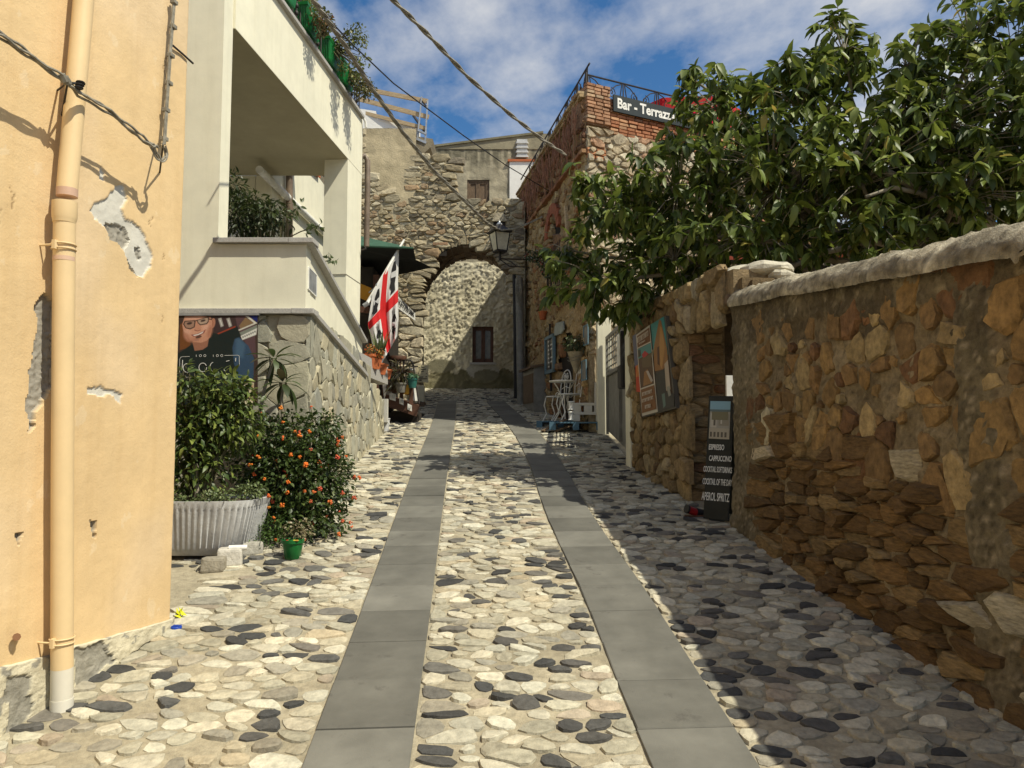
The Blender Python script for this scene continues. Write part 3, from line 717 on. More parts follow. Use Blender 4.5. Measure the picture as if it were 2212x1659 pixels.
while u < fsu(10.8):
    b = MB(); b.tube([FS.p(u, BT+.05, -.02), FS.p(u, RT, -.02)], .011, 6)
    if k % 2 == 0:
        for z in (.2, .29, .38): b.ball(FS.p(u, BT+z, -.02), (.026, .026, .035), 8, 5)
    b.build('baluster', M['iron'], rail, smooth=True); u += .115; k += 1
rf = MB()
rf.obox(FS.p(-.2, RZ, -.36), FS.u*5.0, -FS.n*2.6+Vector((0, 0, .75)), Vector((0, 0, .04)))
roof = rf.build('roof', M['rooftile'], wh)
u = -.2
while u < 4.75:
    b = MB(); d = (-FS.n*1.2+Vector((0, 0, .35))); p0 = FS.p(u, RZ+.03, -.30)
    pr = [(math.cos(t)*.085, math.sin(t)*.07) for t in [math.pi*i/6 for i in range(7)]]
    vs = []; 
    for q in (p0, p0+d):
        for sc_ in (1, .8):
            for x, z in pr: vs.append(q+FS.u*x*sc_+Vector((0, 0, z*sc_)))
    fs = []
    for i in range(6):
        fs += [(i, i+1, i+15, i+14), (i+7, i+21, i+22, i+8), (i, i+7, i+8, i+1)]
    b.add(vs, fs); b.build('roof_tile', M['rooftile'], roof, smooth=True); u += .19
# ================================================================ arch across the street
YA, YB = 16.6, 17.9
FA = Frame((0, YA, 0), (1, 0, 0))
aw = thing('arch_wall', 'old rubble stone wall with an arched passage over the street', 'archway', (-1.6, 17.2, 2.4))
ACX, AHW, ASP, AAP = -.98, 1.16, 4.75, 6.0
def arch_pts(k=14, dw=0.0):
    return [(ACX-(AHW+dw)*math.cos(math.pi*i/k), ASP+(AAP-ASP+dw)*math.sin(math.pi*i/k)) for i in range(k+1)]
outl = [(-5.2, 1.6), (-5.2, 8.55), (-3.45, 8.66), (-2.3, 8.74), (-2.3, 8.08), (-1.47, 8.03), (-1.47, 7.05), (-1.2, 6.97), (-.7, 7.0), (.0, 6.98), (.30, 6.95), (.30, 1.8), (ACX+AHW, 1.8)]
poly = outl+[(x, z) for x, z in reversed(arch_pts())]+[(ACX-AHW, 1.6)]
b = MB(); b.prism([(x, YA+.03, z) for x, z in poly], (0, YB-YA-.03, 0), (.30, .255, .175)); b.build('wall_core', M['old_mortar'], aw)
PLP = [FA.uv(*p) for p in ((770, 262), (900, 268), (900, 335), (893, 362), (902, 425), (893, 447), (872, 440), (852, 452), (842, 425), (822, 402), (800, 388), (770, 372))]
HOLE = (FA.uv(938, 553), FA.uv(965, 553-22))
hu0, hv0 = HOLE[0]; hu1, hv1 = HOLE[1]
def in_arch(u, v, m=0.0):
    if abs(u-ACX) > AHW+m: return False
    if v < ASP: return True
    return ((u-ACX)/(AHW+m))**2+((v-ASP)/(AAP-ASP+m))**2 < 1
def a_in(u, v, m=.03):
    if u > .30 or u < -3.7: return False
    if in_arch(u, v, m): return False
    if hu0-.03 < u < hu1+.03 and hv0-.03 < v < hv1+.03: return False
    if pip(u, v, PLP): return False
    t = 8.7 if u < -2.3 else (8.06 if u < -1.47+.12*math.sin(v*9) else 6.98)
    return v < t-.03
rs = random.Random(33)
APAL = [(6, (.52, .44, .29)), (5, (.44, .365, .23)), (3, (.33, .28, .19)), (2.5, (.58, .51, .36)), (1.5, (.40, .28, .165)), (1, (.24, .20, .14))]
QPAL = [(5, (.60, .52, .37)), (3, (.52, .45, .31))]
left_low = lambda u, v: a_in(u, v) and u < -1.9 and 2.2 < v < 5.35
vmort = lambda u, v: .012*fbm((u*5, v*5, 2), 4)
rubble(FA, (-3.7, .30, 4.35, 8.72), (.20, .088), aw, M['schist'], APAL, rs, gap=.008, h=(.02, .065), limit=200, inside=lambda u, v: a_in(u, v, .25 if -1.95 < u < -.7 and v > 5.2 else .03), n=8, base=-.05)
rubble(FA, (-3.7, -2.0, 2.3, 4.35), (.29, .18), aw, M['rubble'], QPAL, rs, gap=.008, h=(.035, .065), limit=80, inside=lambda u, v: a_in(u, v, .0), n=9, base=-.05, rounded=.08)
b = MB(); wall_grid(b, FA, -3.75, .30, 2.2, 8.72, .05, lambda u, v: .012+.018*fbm((u*5, v*5, 2), 4), lambda u, v: in_arch(u, v, .02) or (hu0 < u < hu1 and hv0 < v < hv1) or v > (8.7 if u < -2.3 else (8.05 if u < -1.5 else 6.97)), lambda u, v: mixc((.50, .43, .29), (.38, .325, .215), .5+fbm((u*2, v*2, 4), 4)))
b.build('mortar_face', M['old_mortar'], aw, smooth='all')
# voussoirs on the left of the arch crown
vs_items = []
a = math.radians(38)
while a < math.radians(112):
    da = math.radians(rs.uniform(3.2, 4.8)); L = rs.uniform(.20, .30)
    q = []
    for t, d in ((a+.006, .0), (a+da-.006, .0), (a+da-.006, L), (a+.006, L)):
        q.append((ACX-(AHW+d)*math.cos(t), ASP+(AAP-ASP+d)*math.sin(t)))
    g_ = stone_mesh(q, FA.p, .004, rs.uniform(.015, .035), rs, n=8, rounded=.05, base=-.05)
    if g_: vs_items.append((g_[0], g_[1], pick(rs, [(3, (.42, .34, .21)), (2, (.33, .26, .16)), (1, (.47, .40, .22))]), FA.p(*g_[3], 0), 1))
    a += da
lay_stones(vs_items, 'voussoir', M['schist'], aw, 100)
# underside stones of the arch
und = []
k = 26
for i in range(k):
    t0, t1 = math.pi*(i+.05)/k, math.pi*(i+.95)/k; y = YA+.02
    while y < YB-.1:
        dy_ = rs.uniform(.18, .4); y1 = min(y+dy_, YB)
        q = [(t0, y+.01), (t1, y+.01), (t1, y1-.01), (t0, y1-.01)]
        dd = rs.uniform(.005, .05); vs = []
        for d in (-.05, dd):
            for t, yy in q: vs.append(Vector((ACX-(AHW-d)*math.cos(t), yy, ASP+(AAP-ASP-d)*math.sin(t))))
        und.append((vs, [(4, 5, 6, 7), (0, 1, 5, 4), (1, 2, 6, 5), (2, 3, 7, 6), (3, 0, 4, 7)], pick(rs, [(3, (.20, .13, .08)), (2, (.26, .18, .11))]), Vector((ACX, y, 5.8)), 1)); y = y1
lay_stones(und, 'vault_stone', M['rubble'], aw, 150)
# plaster skin
b = MB(); pu0, pu1 = -3.75, -2.2
wall_grid(b, FA, pu0, pu1, 6.85, 8.7, .03, lambda u, v: .03+.012*fbm((u*3, v*3, 1), 4), lambda u, v: not pip(u+.05*fbm((u*6, v*6, 4), 3), v+.05*fbm((u*6, v*6, 7), 3), PLP), lambda u, v: mixc((.55, .46, .295), (.44, .365, .23), .5+.9*fbm((u*1.6, v*1.6, 3), 4)))
b.build('plaster_patch', M['oldplaster'], aw, smooth='all')
# square hole
b = MB(); b.obox((hu0, YA-.006, hv0), (hu1-hu0, 0, 0), (0, .02, 0), (0, 0, hv1-hv0)); b.build('hole_back', M['darkroom'], aw)
b = MB(); b.obox((hu0-.03, YA-.05, hv1), (hu1-hu0+.06, 0, 0), (0, .1, 0), (0, 0, .07)); b.tint = None; b.c = [(.36, .22, .13)]*8; b.build('lintel', M['rubble'], aw, bevel=.012)
# dark niche behind the lantern
n0, n1 = FA.uv(1066, 505), FA.uv(1092, 478)
b = MB(); b.obox((n0[0], YA-.05, n0[1]), (n1[0]-n0[0], 0, 0), (0, .03, 0), (0, 0, n1[1]-n0[1])); b.build('hole_back', M['darkroom'], aw)
b = MB(); b.prism([FA.p(*FA.uv(*p), .03) for p in ((1062, 480), (1096, 480), (1088, 462), (1072, 462))], (0, -.05, 0)); b.c = [(.45, .39, .28)]*len(b.c); b.build('lintel', M['rubble'], aw, bevel=.01)
# passage side wall beyond the arch, left
b = MB(); b.obox((-5.2, YB, 1.6), (2.3, 0, 0), (0, 2.85, 0), (0, 0, 3.0)); b.build('passage_wall', M['old_mortar'], aw); 
# ---- terrace parapet and timber guard on top of the left part
tp = thing('roof_parapet', 'whitewashed roof parapet above the plastered corner of the arch', 'parapet', (-3, 17, 8.7))
b = MB(); b.prism([D(760, 232, 16.9), D(812, 240, 16.9), D(812, 256, 16.9), D(905, 277, 16.9), D(905, 300, 16.9), D(760, 290, 16.9)], (0, .25, 0)); b.build('parapet', M['whitewash'], tp)
b = MB(); b.prism([D(862, 288, 16.7), D(935, 300, 16.7), D(930, 318, 16.7), D(900, 345, 16.7), D(890, 345, 16.7), D(890, 300, 16.7)], (0, .8, 0)); b.c = [(.26, .22, .15)]*len(b.c); b.build('eave_corner', M['oldplaster'], tp)
gr = thing('timber_guardrail', 'timber guard boards on steel posts above the arch', 'guardrail', D(910, 300, 16.8))
for (x0, y0, x1, y1, hh) in ((775, 190, 924, 219, .10), (775, 214, 926, 253, .10), (770, 240, 918, 277, .085)):
    b = MB(); b.bar(D(x0, y0, 16.95), D(x1, y1, 16.75), .045, hh); b.build('board', M['wood_raw'], gr)
for x0, y0, x1, y1 in ((911, 209, 902, 300), (924, 217, 918, 311)):
    b = MB(); p, q = D(x0, y0, 16.72), D(x1, y1, 16.72); b.bar(p, q, .055, .03)
    for i in range(7): b.box(p.lerp(q, (i+.5)/7)+Vector((0, -.017, 0)), (.018, .01, .03))
    b.build('post', M['steel'], gr)
b = MB(); b.bar(D(918, 285, 16.72), D(893, 250, 17.4), .05, .04); b.bar(D(908, 215, 16.72), D(921, 230, 16.72), .05, .03); b.build('brace', M['iron'], gr)
b = MB(); b.bar(D(903, 282, 16.70), D(921, 290, 16.70), .06, .04); b.bar(D(899, 300, 16.70), D(921, 309, 16.70), .05, .05); b.build('foot_bracket', M['steel'], gr)
# ================================================================ plastered house behind the arch
YH = 20.8
FH = Frame((0, YH, 0), (1, 0, 0))
ph = thing('plastered_house', 'rough plastered house seen through and above the arch', 'house', (-1, 22, 2.95))
W1 = (-1.12, -.515, 3.72, 4.74); W2 = (-1.29, -.66, 8.28, 8.98)
inw = lambda u, v: any(a <= u <= c and d <= v <= e for a, c, d, e in (W1, W2))
def hh_(u, v):
    if v < 6.6:
        low = 3.45+.1*fbm((u*2, 1, 1)); k = .085 if v > low else .04
        n = fbm((u*15, v*17, 3), 4); s = k*.85*abs(n)*1.4+.02*fbm((u*2, v*2, 1))
        if ((u+.82)/.5)**2+((v-3.45)/.36)**2 < 1 or ((u+2.0)/.42)**2+((v-3.62)/.22)**2 < 1: return .03+.004*n
        return s
    return .02*fbm((u*4, v*4, 3), 4)+.008*fbm((u*25, v*25, 1), 3)
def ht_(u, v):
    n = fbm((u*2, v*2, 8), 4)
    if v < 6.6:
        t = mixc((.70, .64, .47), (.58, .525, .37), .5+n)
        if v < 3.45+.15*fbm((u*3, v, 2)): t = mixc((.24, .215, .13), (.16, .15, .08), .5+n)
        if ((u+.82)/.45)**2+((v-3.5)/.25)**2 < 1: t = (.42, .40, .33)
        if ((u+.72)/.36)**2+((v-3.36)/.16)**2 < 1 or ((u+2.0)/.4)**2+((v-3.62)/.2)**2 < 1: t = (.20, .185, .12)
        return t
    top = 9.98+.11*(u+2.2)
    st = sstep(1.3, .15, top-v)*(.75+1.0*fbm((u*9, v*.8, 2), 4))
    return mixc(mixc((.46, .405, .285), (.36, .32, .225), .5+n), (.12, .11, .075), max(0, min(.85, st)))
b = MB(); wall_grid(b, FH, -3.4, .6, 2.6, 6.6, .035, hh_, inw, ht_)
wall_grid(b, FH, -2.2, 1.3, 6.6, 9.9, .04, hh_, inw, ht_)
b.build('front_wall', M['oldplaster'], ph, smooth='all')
b = MB(); b.prism([(-2.2, YH-.02, 9.88), (1.3, YH-.02, 9.88), (1.3, YH-.02, 10.32), (.9, YH-.02, 10.34), (-2.2, YH-.02, 9.93)], (0, 3, 0), (.3, .265, .18)); b.build('wall_top', M['oldplaster'], ph)
b = MB(); b.prism([(-2.26, YH-.06, 9.93), (.9, YH-.06, 10.34), (.9, YH-.06, 10.40), (-2.26, YH-.06, 9.99)], (0, 3.1, 0), (.22, .2, .13)); b.build('roof', M['oldplaster'], ph)
b = MB(); b.obox((-2.2, YH+.10, 2.2), (3.4, 0, 0), (0, 3, 0), (0, 0, 7.7), (.3, .27, .2)); b.obox((-4, YH+.10, 2.2), (1.79, 0, 0), (0, 3, 0), (0, 0, 5.2), (.3, .27, .2)); b.build('wall_core', M['oldplaster'], ph)
def window(root, fr, w, name, deep, fmat, pmat, leaf=2, bars=True):
    u0, u1, v0, v1 = w; b = MB(); t = .045
    for (a, c, d, e) in ((u0, u0+t, v0, v1), (u1-t, u1, v0, v1), (u0+t, u1-t, v1-t, v1), (u0+t, u1-t, v0, v0+t)): b.obox(fr.p(a, d, -deep), fr.u*(c-a), fr.n*.06, fr.v*(e-d))
    wdw = b.build(name, fmat, root)
    m = (u0+u1)/2
    for a, c in ((u0+t, m-.004), (m+.004, u1-t)):
        q = MB()
        for (e, f, g_, h_) in ((a, a+.05, v0+t, v1-t), (c-.05, c, v0+t, v1-t), (a+.05, c-.05, v1-t-.06, v1-t), (a+.05, c-.05, v0+t, v0+t+.07)): q.obox(fr.p(e, g_, -deep+.005), fr.u*(f-e), fr.n*.04, fr.v*(h_-g_))
        q.build('sash', fmat, wdw)
        q = MB(); q.obox(fr.p(a+.045, v0+t+.06, -deep+.012), fr.u*(c-a-.09), fr.n*.012, fr.v*(v1-v0-2*t-.11)); q.build('pane', pmat, wdw)
    return wdw
window(ph, FH, W1, 'window', .09, M['wood_dark'], mat('curtained glass', (.16, .14, .10), (.08, .07, .05), 9, .15))
b = MB(); b.obox(FH.p(W1[0]-.07, W1[2]-.06, -.08), FH.u*(W1[1]-W1[0]+.14), FH.n*.15, FH.v*.055); b.build('window_sill', M['granite'], ph)
w2 = window(ph, FH, W2, 'shuttered_window', .09, M['wood_old'], M['wood_old'])
# whitewashed terrace door on the right, tiled vent
b = MB(); b.obox(FH.p(-.07, 8.3, .0), FH.u*1.1, FH.n*.05, FH.v*1.22); b.build('whitewashed_bay', M['whitewash'], ph)
b = MB(); b.obox(FH.p(-.12, 9.5, .0), FH.u*1.15, FH.n*.09, FH.v*.06); b.build('lintel', M['terracotta'], ph)
for i in range(4):
    b = MB(); z = 9.62+i*.135; b.prism([FH.p(.1, z, .02), FH.p(.47, z, .02), FH.p(.45, z, .1), FH.p(.13, z, .1)], (0, 0, .05)); b.obox(FH.p(.14, z+.05, .0), FH.u*.3, FH.n*.05, FH.v*.085); b.build('vent_slat', M['cement'], ph)
# drainpipes at the right of the arch
pd = thing('drainpipe', 'pale drainpipe with black pipe beside it right of the arch', 'drainpipe', (.12, 16.5, 2.4))
b = MB(); b.tube([(.20, 16.5, 2.35), (.19, 16.5, 3.0), (.16, 16.5, 5.2)], .09, 14); b.build('pipe', M['gate'], pd, smooth=True)
b = MB(); b.tube([(.08, 16.55, 2.5), (.05, 16.55, 5.3)], .04, 10); b.build('black_pipe', M['black'], pd, smooth=True)
b = MB()
for k in range(3): b.tube([(.12+.02*k, 16.38, 5.25), (.09+.02*k, 16.36, 4.9), (.12+.03*k, 16.36, 4.62-.05*k), (.17+.02*k, 16.36, 4.9), (.16+.01*k, 16.38, 5.25)], .012, 6)
b.build('hanging_cable', M['cable'], pd, smooth=True)
# ================================================================ stone house with terrace on the right
CB = Vector((1.26, 12.1, 0))
FR = Frame(CB, (.1871, -.9823, 0)); FT = Frame(CB, (.898, .44, 0))
sh = thing('terrace_house', 'tall rubble stone house with brick corner and roof terrace', 'house', (2.5, 14.5, 2.0))
FARU = -5.42
TOPZ = 7.45
core = [CB+FT.n*-.03+FR.n*-.03, CB+FT.u*5.5-FT.n*.03, CB+FT.u*5.5+Vector((0, 6, 0)), Vector((.30, 21, 0)), Vector((.30, 17.42, 0))]
core = [Vector((p.x, p.y, 1.2)) for p in core]
b = MB(); b.prism(core, (0, 0, TOPZ-1.25-.2), (.33, .235, .12)); b.build('wall_core', M['old_mortar'], sh)
LEDGE = 6.43
arch_c = (FR.uv(1236, 800)[0], FR.uv(1236, 760)[1])     # doorway in the shaded side
D0, D1 = FR.uv(1207, 815), FR.uv(1256, 820)
du0, du1 = D0[0], D1[0]; dzt = FR.uv(1232, 718)[1]; duc = (du0+du1)/2; dhw = (du1-du0)/2; dzs = dzt-dhw
N0, N1 = FR.uv(1190, 552), FR.uv(1211, 552); nzt = FR.uv(1200, 463)[1]; nzb = FR.uv(1200, 556)[1]; nuc = (N0[0]+N1[0])/2; nhw = abs(N1[0]-N0[0])/2
def in_door(u, v, m=0):
    if abs(u-duc) > dhw+m: return False
    return v < dzs or ((u-duc)/(dhw+m))**2+((v-dzs)/(dhw+m))**2 < 1
def in_niche(u, v, m=0):
    if abs(u-nuc) > nhw+m or v < nzb-m: return False
    return v < nzt-nhw or ((u-nuc)/(nhw+m))**2+((v-nzt+nhw)/(nhw+m))**2 < 1
skp = lambda u, v: in_door(u, v) or in_niche(u, v)
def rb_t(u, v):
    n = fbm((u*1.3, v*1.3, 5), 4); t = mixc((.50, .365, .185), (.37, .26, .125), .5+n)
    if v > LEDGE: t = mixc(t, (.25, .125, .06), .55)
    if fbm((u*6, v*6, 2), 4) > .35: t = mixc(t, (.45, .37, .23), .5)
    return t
rb_h = lambda u, v: .02+.05*fbm((u*6, v*6, 2), 5)+.02*abs(fbm((u*18, v*18, 4), 3))
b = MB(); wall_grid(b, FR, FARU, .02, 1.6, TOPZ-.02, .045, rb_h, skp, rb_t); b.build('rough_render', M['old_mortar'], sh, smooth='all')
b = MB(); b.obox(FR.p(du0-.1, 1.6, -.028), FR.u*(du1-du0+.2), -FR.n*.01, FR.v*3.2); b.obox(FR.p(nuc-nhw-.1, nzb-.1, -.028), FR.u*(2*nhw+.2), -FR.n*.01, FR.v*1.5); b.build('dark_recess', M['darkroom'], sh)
rr = random.Random(44)
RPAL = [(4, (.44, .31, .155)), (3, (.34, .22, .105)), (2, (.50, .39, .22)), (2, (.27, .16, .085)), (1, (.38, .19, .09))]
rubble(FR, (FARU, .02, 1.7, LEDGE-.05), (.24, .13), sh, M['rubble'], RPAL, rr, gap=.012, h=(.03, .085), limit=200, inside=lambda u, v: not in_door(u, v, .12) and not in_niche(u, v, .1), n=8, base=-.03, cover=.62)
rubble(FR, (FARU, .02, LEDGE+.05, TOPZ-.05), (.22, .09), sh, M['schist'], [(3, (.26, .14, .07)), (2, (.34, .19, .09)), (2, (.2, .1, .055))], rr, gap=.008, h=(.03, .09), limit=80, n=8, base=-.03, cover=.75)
# string course and top cornice of thin bricks
def brick_row(fr, u0, u1, z, hgt, out, L, tones, root, name='brick', mt=None, jit=.012):
    u = u0; its = []
    while u < u1:
        l = L*rr.uniform(.75, 1.2); e = min(u+l, u1)
        if e-u < .03: break
        o = out+rr.uniform(-jit, jit); q = [(u+.006, z+.004+rr.uniform(-.004, .004)), (e-.006, z+.004+rr.uniform(-.004, .004)), (e-.006, z+hgt-.006+rr.uniform(-.004, .004)), (u+.006, z+hgt-.006)]
        vs = [fr.p(a, c, -.05) for a, c in q]+[fr.p(a, c, o-.008) for a, c in q]+[fr.p(lerp(a, (u+e)/2, .08), lerp(c, z+hgt/2, .14), o+rr.uniform(-.003, .003)) for a, c in q]
        fs = [(i+o_, (i+1) % 4+o_, (i+1) % 4+o_+4, i+o_+4) for o_ in (0, 4) for i in range(4)]+[(8, 9, 10, 11)]
        c = fr.p((u+e)/2, z, 0); its.append((vs, fs, pick(rr, tones), c, view_weight(c, l*hgt))); u = e
    return its
BT_ = [(4, (.37, .155, .075)), (3, (.31, .125, .06)), (2, (.43, .24, .13)), (1.5, (.26, .14, .085))]
its = brick_row(FR, FARU, .03, LEDGE-.04, .07, .12, .26, [(2, (.30, .13, .06)), (1, (.36, .2, .1))], sh)+brick_row(FR, FARU, .02, TOPZ-.10, .055, .13, .2, [(2, (.36, .26, .14)), (1, (.28, .18, .09))], sh)+brick_row(FR, FARU, .02, TOPZ-.045, .05, .17, .22, [(2, (.40, .30, .17)), (1, (.33, .2, .1))], sh)
lay_stones(its, 'cornice_brick', M['brick'], sh, 200)
# lit front: bricks over rubble
FPAL = [(5, (.50, .42, .29)), (3, (.42, .34, .22)), (2, (.55, .49, .36)), (1.5, (.36, .28, .18)), (1, (.42, .25, .15))]
bz = lambda u: 6.80 if u > .42 else 6.88
rubble(FT, (-.03, 4.5, 3.0, 6.86), (.20, .12), sh, M['rubble'], FPAL, rr, gap=.010, h=(.03, .07), limit=200, n=8, base=-.05, rounded=.08, inside=lambda u, v: v < bz(u)-.02)
b = MB(); wall_grid(b, FT, -.02, 4.5, 1.5, 6.86, .06, lambda u, v: .012+.02*fbm((u*5, v*5, 7), 4), None, lambda u, v: mixc((.44, .36, .24), (.33, .26, .165), .5+fbm((u*2, v*2, 3), 4))); b.build('mortar_face', M['old_mortar'], sh, smooth='all')
its = []
z = 6.80
while z < 7.57:
    if z < 7.38: its += brick_row(FT, .45, 4.0, z, .058, .03, .17, BT_, sh)
    if z > 6.87: its += brick_row(FT, -.035, .44, z, .058, .055, .17, [(3, (.36, .2, .115)), (2, (.30, .155, .085)), (2, (.42, .29, .18))], sh)
    z += .062
for i, q in enumerate(range(3)):
    its += brick_row(FT, -.03, .35, 6.30+.065*q, .06, .05, .2, [(1, (.42, .19, .09))], sh)
lay_stones(its, 'brick', M['brick'], sh, 260)
b = MB(); b.obox(CB+FT.n*.02+FR.n*.02+Vector((0, 0, 6.9)), FT.u*.44-FR.n*0, -FT.n*.5, Vector((0, 0, .66)), (.33, .2, .12)); b.build('pier_core', M['old_mortar'], sh)
b = MB(); b.obox(FT.p(.44, 6.7, -.25), FT.u*4, FT.n*.23, FT.v*.68, (.36, .2, .11)); b.obox(FR.p(FARU, 7.1, -.25), FR.u*(-FARU-.02), FR.n*.23, FR.v*.4, (.3, .18, .09)); b.build('parapet_core', M['old_mortar'], sh)
# niche brick arch, boards, dry vines
its = []
for i in range(9):
    t0 = math.pi*i/9; t1 = math.pi*(i+.85)/9; vs = []
    for h_ in (-.03, .09):
        for t, r_ in ((t0, nhw), (t1, nhw), (t1, nhw+.2), (t0, nhw+.2)): vs.append(FR.p(nuc-r_*math.cos(t), nzt-nhw+r_*math.sin(t), h_))
    its.append((vs, [(4, 5, 6, 7), (0, 1, 5, 4), (1, 2, 6, 5), (2, 3, 7, 6), (3, 0, 4, 7)], pick(rr, [(1, (.36, .12, .06))]), vs[4].copy(), 1))
lay_stones(its, 'arch_brick', M['brick'], sh, 20)
b = MB(); b.bar(onplane(1222, 446, FR.p(0, 0, .08), FR.n), onplane(1230, 566, FR.p(0, 0, .08), FR.n), .09, .05, up=FR.n); b.build('board', M['wood_raw'], sh)
vr = random.Random(8); b = MB()
for k in range(95):
    u = vr.uniform(FARU+.3, -.1); z0 = TOPZ-vr.uniform(.05, .35); L = vr.uniform(.3, .95); pts = []
    x = u; hh = .15
    for i in range(6):
        pts.append(FR.p(x, max(LEDGE-.1, z0-L*i/5), hh+.03*math.sin(i+k))); x += vr.uniform(-.07, .07)
    b.tube(pts, [.010, .012, .011, .009, .007, .004], 4)
o_ = b.build('dry_vine', M['vine']); o_['kind'] = 'stuff'; o_['label'] = 'reddish dry vine stems hanging over the shaded stone house'
# drain board lower left of doorway etc.
b = MB(); b.bar(FR.p(*FR.uv(1199, 845), .08), FR.p(*FR.uv(1196, 700), .08), .035, .035); b.build('conduit', M['iron'], sh)
# ---- railings on the terrace
rg = thing('terrace_railing', 'black wrought iron scroll railing along the roof terrace', 'railing', FT.p(.2, 7.5, -.1))
def scroll(fr, u, v, s, flip, h, turns=1.6):
    pts = []
    for i in range(15):
        t = i/14; a = math.pi*.5+turns*2*math.pi*t*(1 if flip else -1); r = s*(1-t)**.8
        pts.append(fr.p(u+r*math.cos(a)*.9, v+r*math.sin(a)-s, h))
    return pts
FRR = Frame(FR.p(0, 0, 0), FR.u)
def panel(fr, u0, u1, zb, zt, h, root):
    b = MB(); m = (u0+u1)/2; w_ = (u1-u0)
    def S(pts, r=.010): b.tube([fr.p(u, v, h) for u, v in pts], r, 5)
    S([(u0, zb), (u0, zt)], .012)
    for sg in (-1, 1):
        S([(m+sg*w_*.46, zt), (m+sg*w_*.30, zt-.10*(zt-zb)), (m+sg*w_*.13, zt-.35*(zt-zb)), (m+sg*.03, zb+.25*(zt-zb)), (m+sg*.02, zb)])
        b.tube(scroll(fr, m+sg*w_*.16, zt-.22*(zt-zb), .11*(zt-zb)/.5, sg < 0, h), .008, 5)
        b.tube(scroll(fr, m+sg*w_*.14, zb+.42*(zt-zb), .10*(zt-zb)/.5, sg > 0, h), .008, 5)
        S([(m+sg*w_*.46, zt), (m+sg*w_*.36, zb)])
    b.build('scroll_panel', M['iron'], root, smooth=True)
u = .1
while u < 3.0: panel(FT, u, u+.72, 7.36, 7.80-.0*u, -.12, rg); u += .72
b = MB(); b.tube([FT.p(.06, 7.62, -.12), FT.p(.06, 7.86, -.12)], .022, 8); b.ball(FT.p(.06, 7.88, -.12), .03, 8, 6); b.build('corner_post', M['iron'], rg, smooth=True)
b = MB(); b.tube([FT.p(.06, 7.82, -.12), FT.p(3.0, 7.82, -.12)], .016, 6); b.build('top_rail', M['iron'], rg, smooth=True)
b = MB(); b.tube([FR.p(0, 7.95, -.05), FR.p(FARU-.4, 7.95, -.05)], .016, 6); b.tube([FR.p(0, 7.5, -.05), FR.p(FARU, 7.5, -.05)], .012, 6); b.build('top_rail', M['iron'], rg, smooth=True)
u = -.75
while u > FARU: panel(FR, u, u+.66, 7.45, 7.95, -.05, rg); u -= .68
# ---- bar sign
sg_ = thing('bar_sign', 'black sign board with white serif lettering on the brick parapet', 'sign', FT.p(1.2, 7.3, .06))
su0 = FT.uv(1324, 212, .06)[0]; b = MB(); b.obox(FT.p(su0, 7.185, .05), FT.u*2.0, FT.n*.03, FT.v*.29); b.build('board', mat('sign board', (.012, .02, .022), rough=.5), sg_)
text('lettering', 'Bar - Terrazza', FT, su0+.07, 7.33, .245, M['white_paint'], sg_, h=.082, sx=.86, align='LEFT', bold=.007)
# ---- red parasol behind the railing
rp = thing('red_parasol', 'red parasol with white swirl on the roof terrace', 'parasol', (3.0, 14.2, 7.3))
b = MB(); pc = Vector((3.25, 14.0, 7.98)); k = 8; rim = [pc+Vector((1.15*math.cos(2*math.pi*i/k+.3), 1.15*math.sin(2*math.pi*i/k+.3), -.22)) for i in range(k)]
b.add([pc]+rim+[p+Vector((0, 0, -.22)) for p in rim], [(0, 1+i, 1+(i+1) % k) for i in range(k)]+[(1+i, 1+k+i, 1+k+(i+1) % k, 1+(i+1) % k) for i in range(k)], (.55, .015, .02)); b.build('canopy', M['red_fabric'], rp)
b = MB(); b.tube([(3.25, 14.0, 7.0), (3.25, 14.0, 8.03)], .03, 8); b.build('pole', M['steel'], rp)
j = 4
mid = (rim[4]+rim[5])/2+Vector((0, 0, -.11)); fu = (rim[5]-rim[4]).normalized(); fp = Frame(mid+Vector((0, 0, 0)), fu)
b = MB()
for s in (1, -1): b.tube([fp.p(s*.0, -.06, .01)]+[fp.p(s*.10*math.sin(t), .03+.05*math.cos(t)*(1 if i < 9 else .6), .012) for i, t in enumerate([.25*q for q in range(13)])], .008, 5)
b.build('emblem', M['white_paint'], rp)
# ================================================================ garden wall on the right
gw = thing('garden_wall', 'brown rubble garden wall with rounded mortar coping on the right', 'wall', (2.2, 3, .4))
F1 = Frame((2.23, 3.27, 0), (.0898, -.996, 0)); F2 = Frame((1.80, 6.9, 0), (.148, -.989, 0))
U1a, U1b = -3.12, 4.6
topw = lambda u: 2.50+.104*(-u*.996+.08)
base_h = lambda u, v: .05*max(0, 1-(v-gz(3.27-.996*u))/.55)
# plaster bands: polygons in the picture of the wall
PB = [[F1.uv(*p) for p in ((2075, 640), (2150, 600), (2160, 700), (2160, 800), (2190, 1000), (2212, 1150), (2240, 1300), (2260, 1750), (2160, 1600), (2130, 1420), (2110, 1250), (2100, 1100), (2085, 900), (2070, 760))],
      [F1.uv(*p) for p in ((1555, 640), (1640, 640), (1640, 700), (1645, 800), (1650, 900), (1655, 1000), (1665, 1100), (1672, 1180), (1690, 1230), (1590, 1160), (1570, 1000), (1560, 850))],
      [F1.uv(*p) for p in ((1640, 640), (2080, 560), (2075, 640), (1860, 690), (1760, 680), (1650, 720))]]
def pbs(u, v): return sum(1 for du, dv in ((0, 0), (.05, 0), (-.05, 0), (0, .05), (0, -.05)) if inpb(u+du, v+dv))/5
def inpb(u, v):
    a, c = u+.04*fbm((u*7, v*7, 1), 3), v+.04*fbm((u*7, v*7, 5), 3)
    return next((i+1 for i, q in enumerate(PB) if pip(a, c, q)), 0)
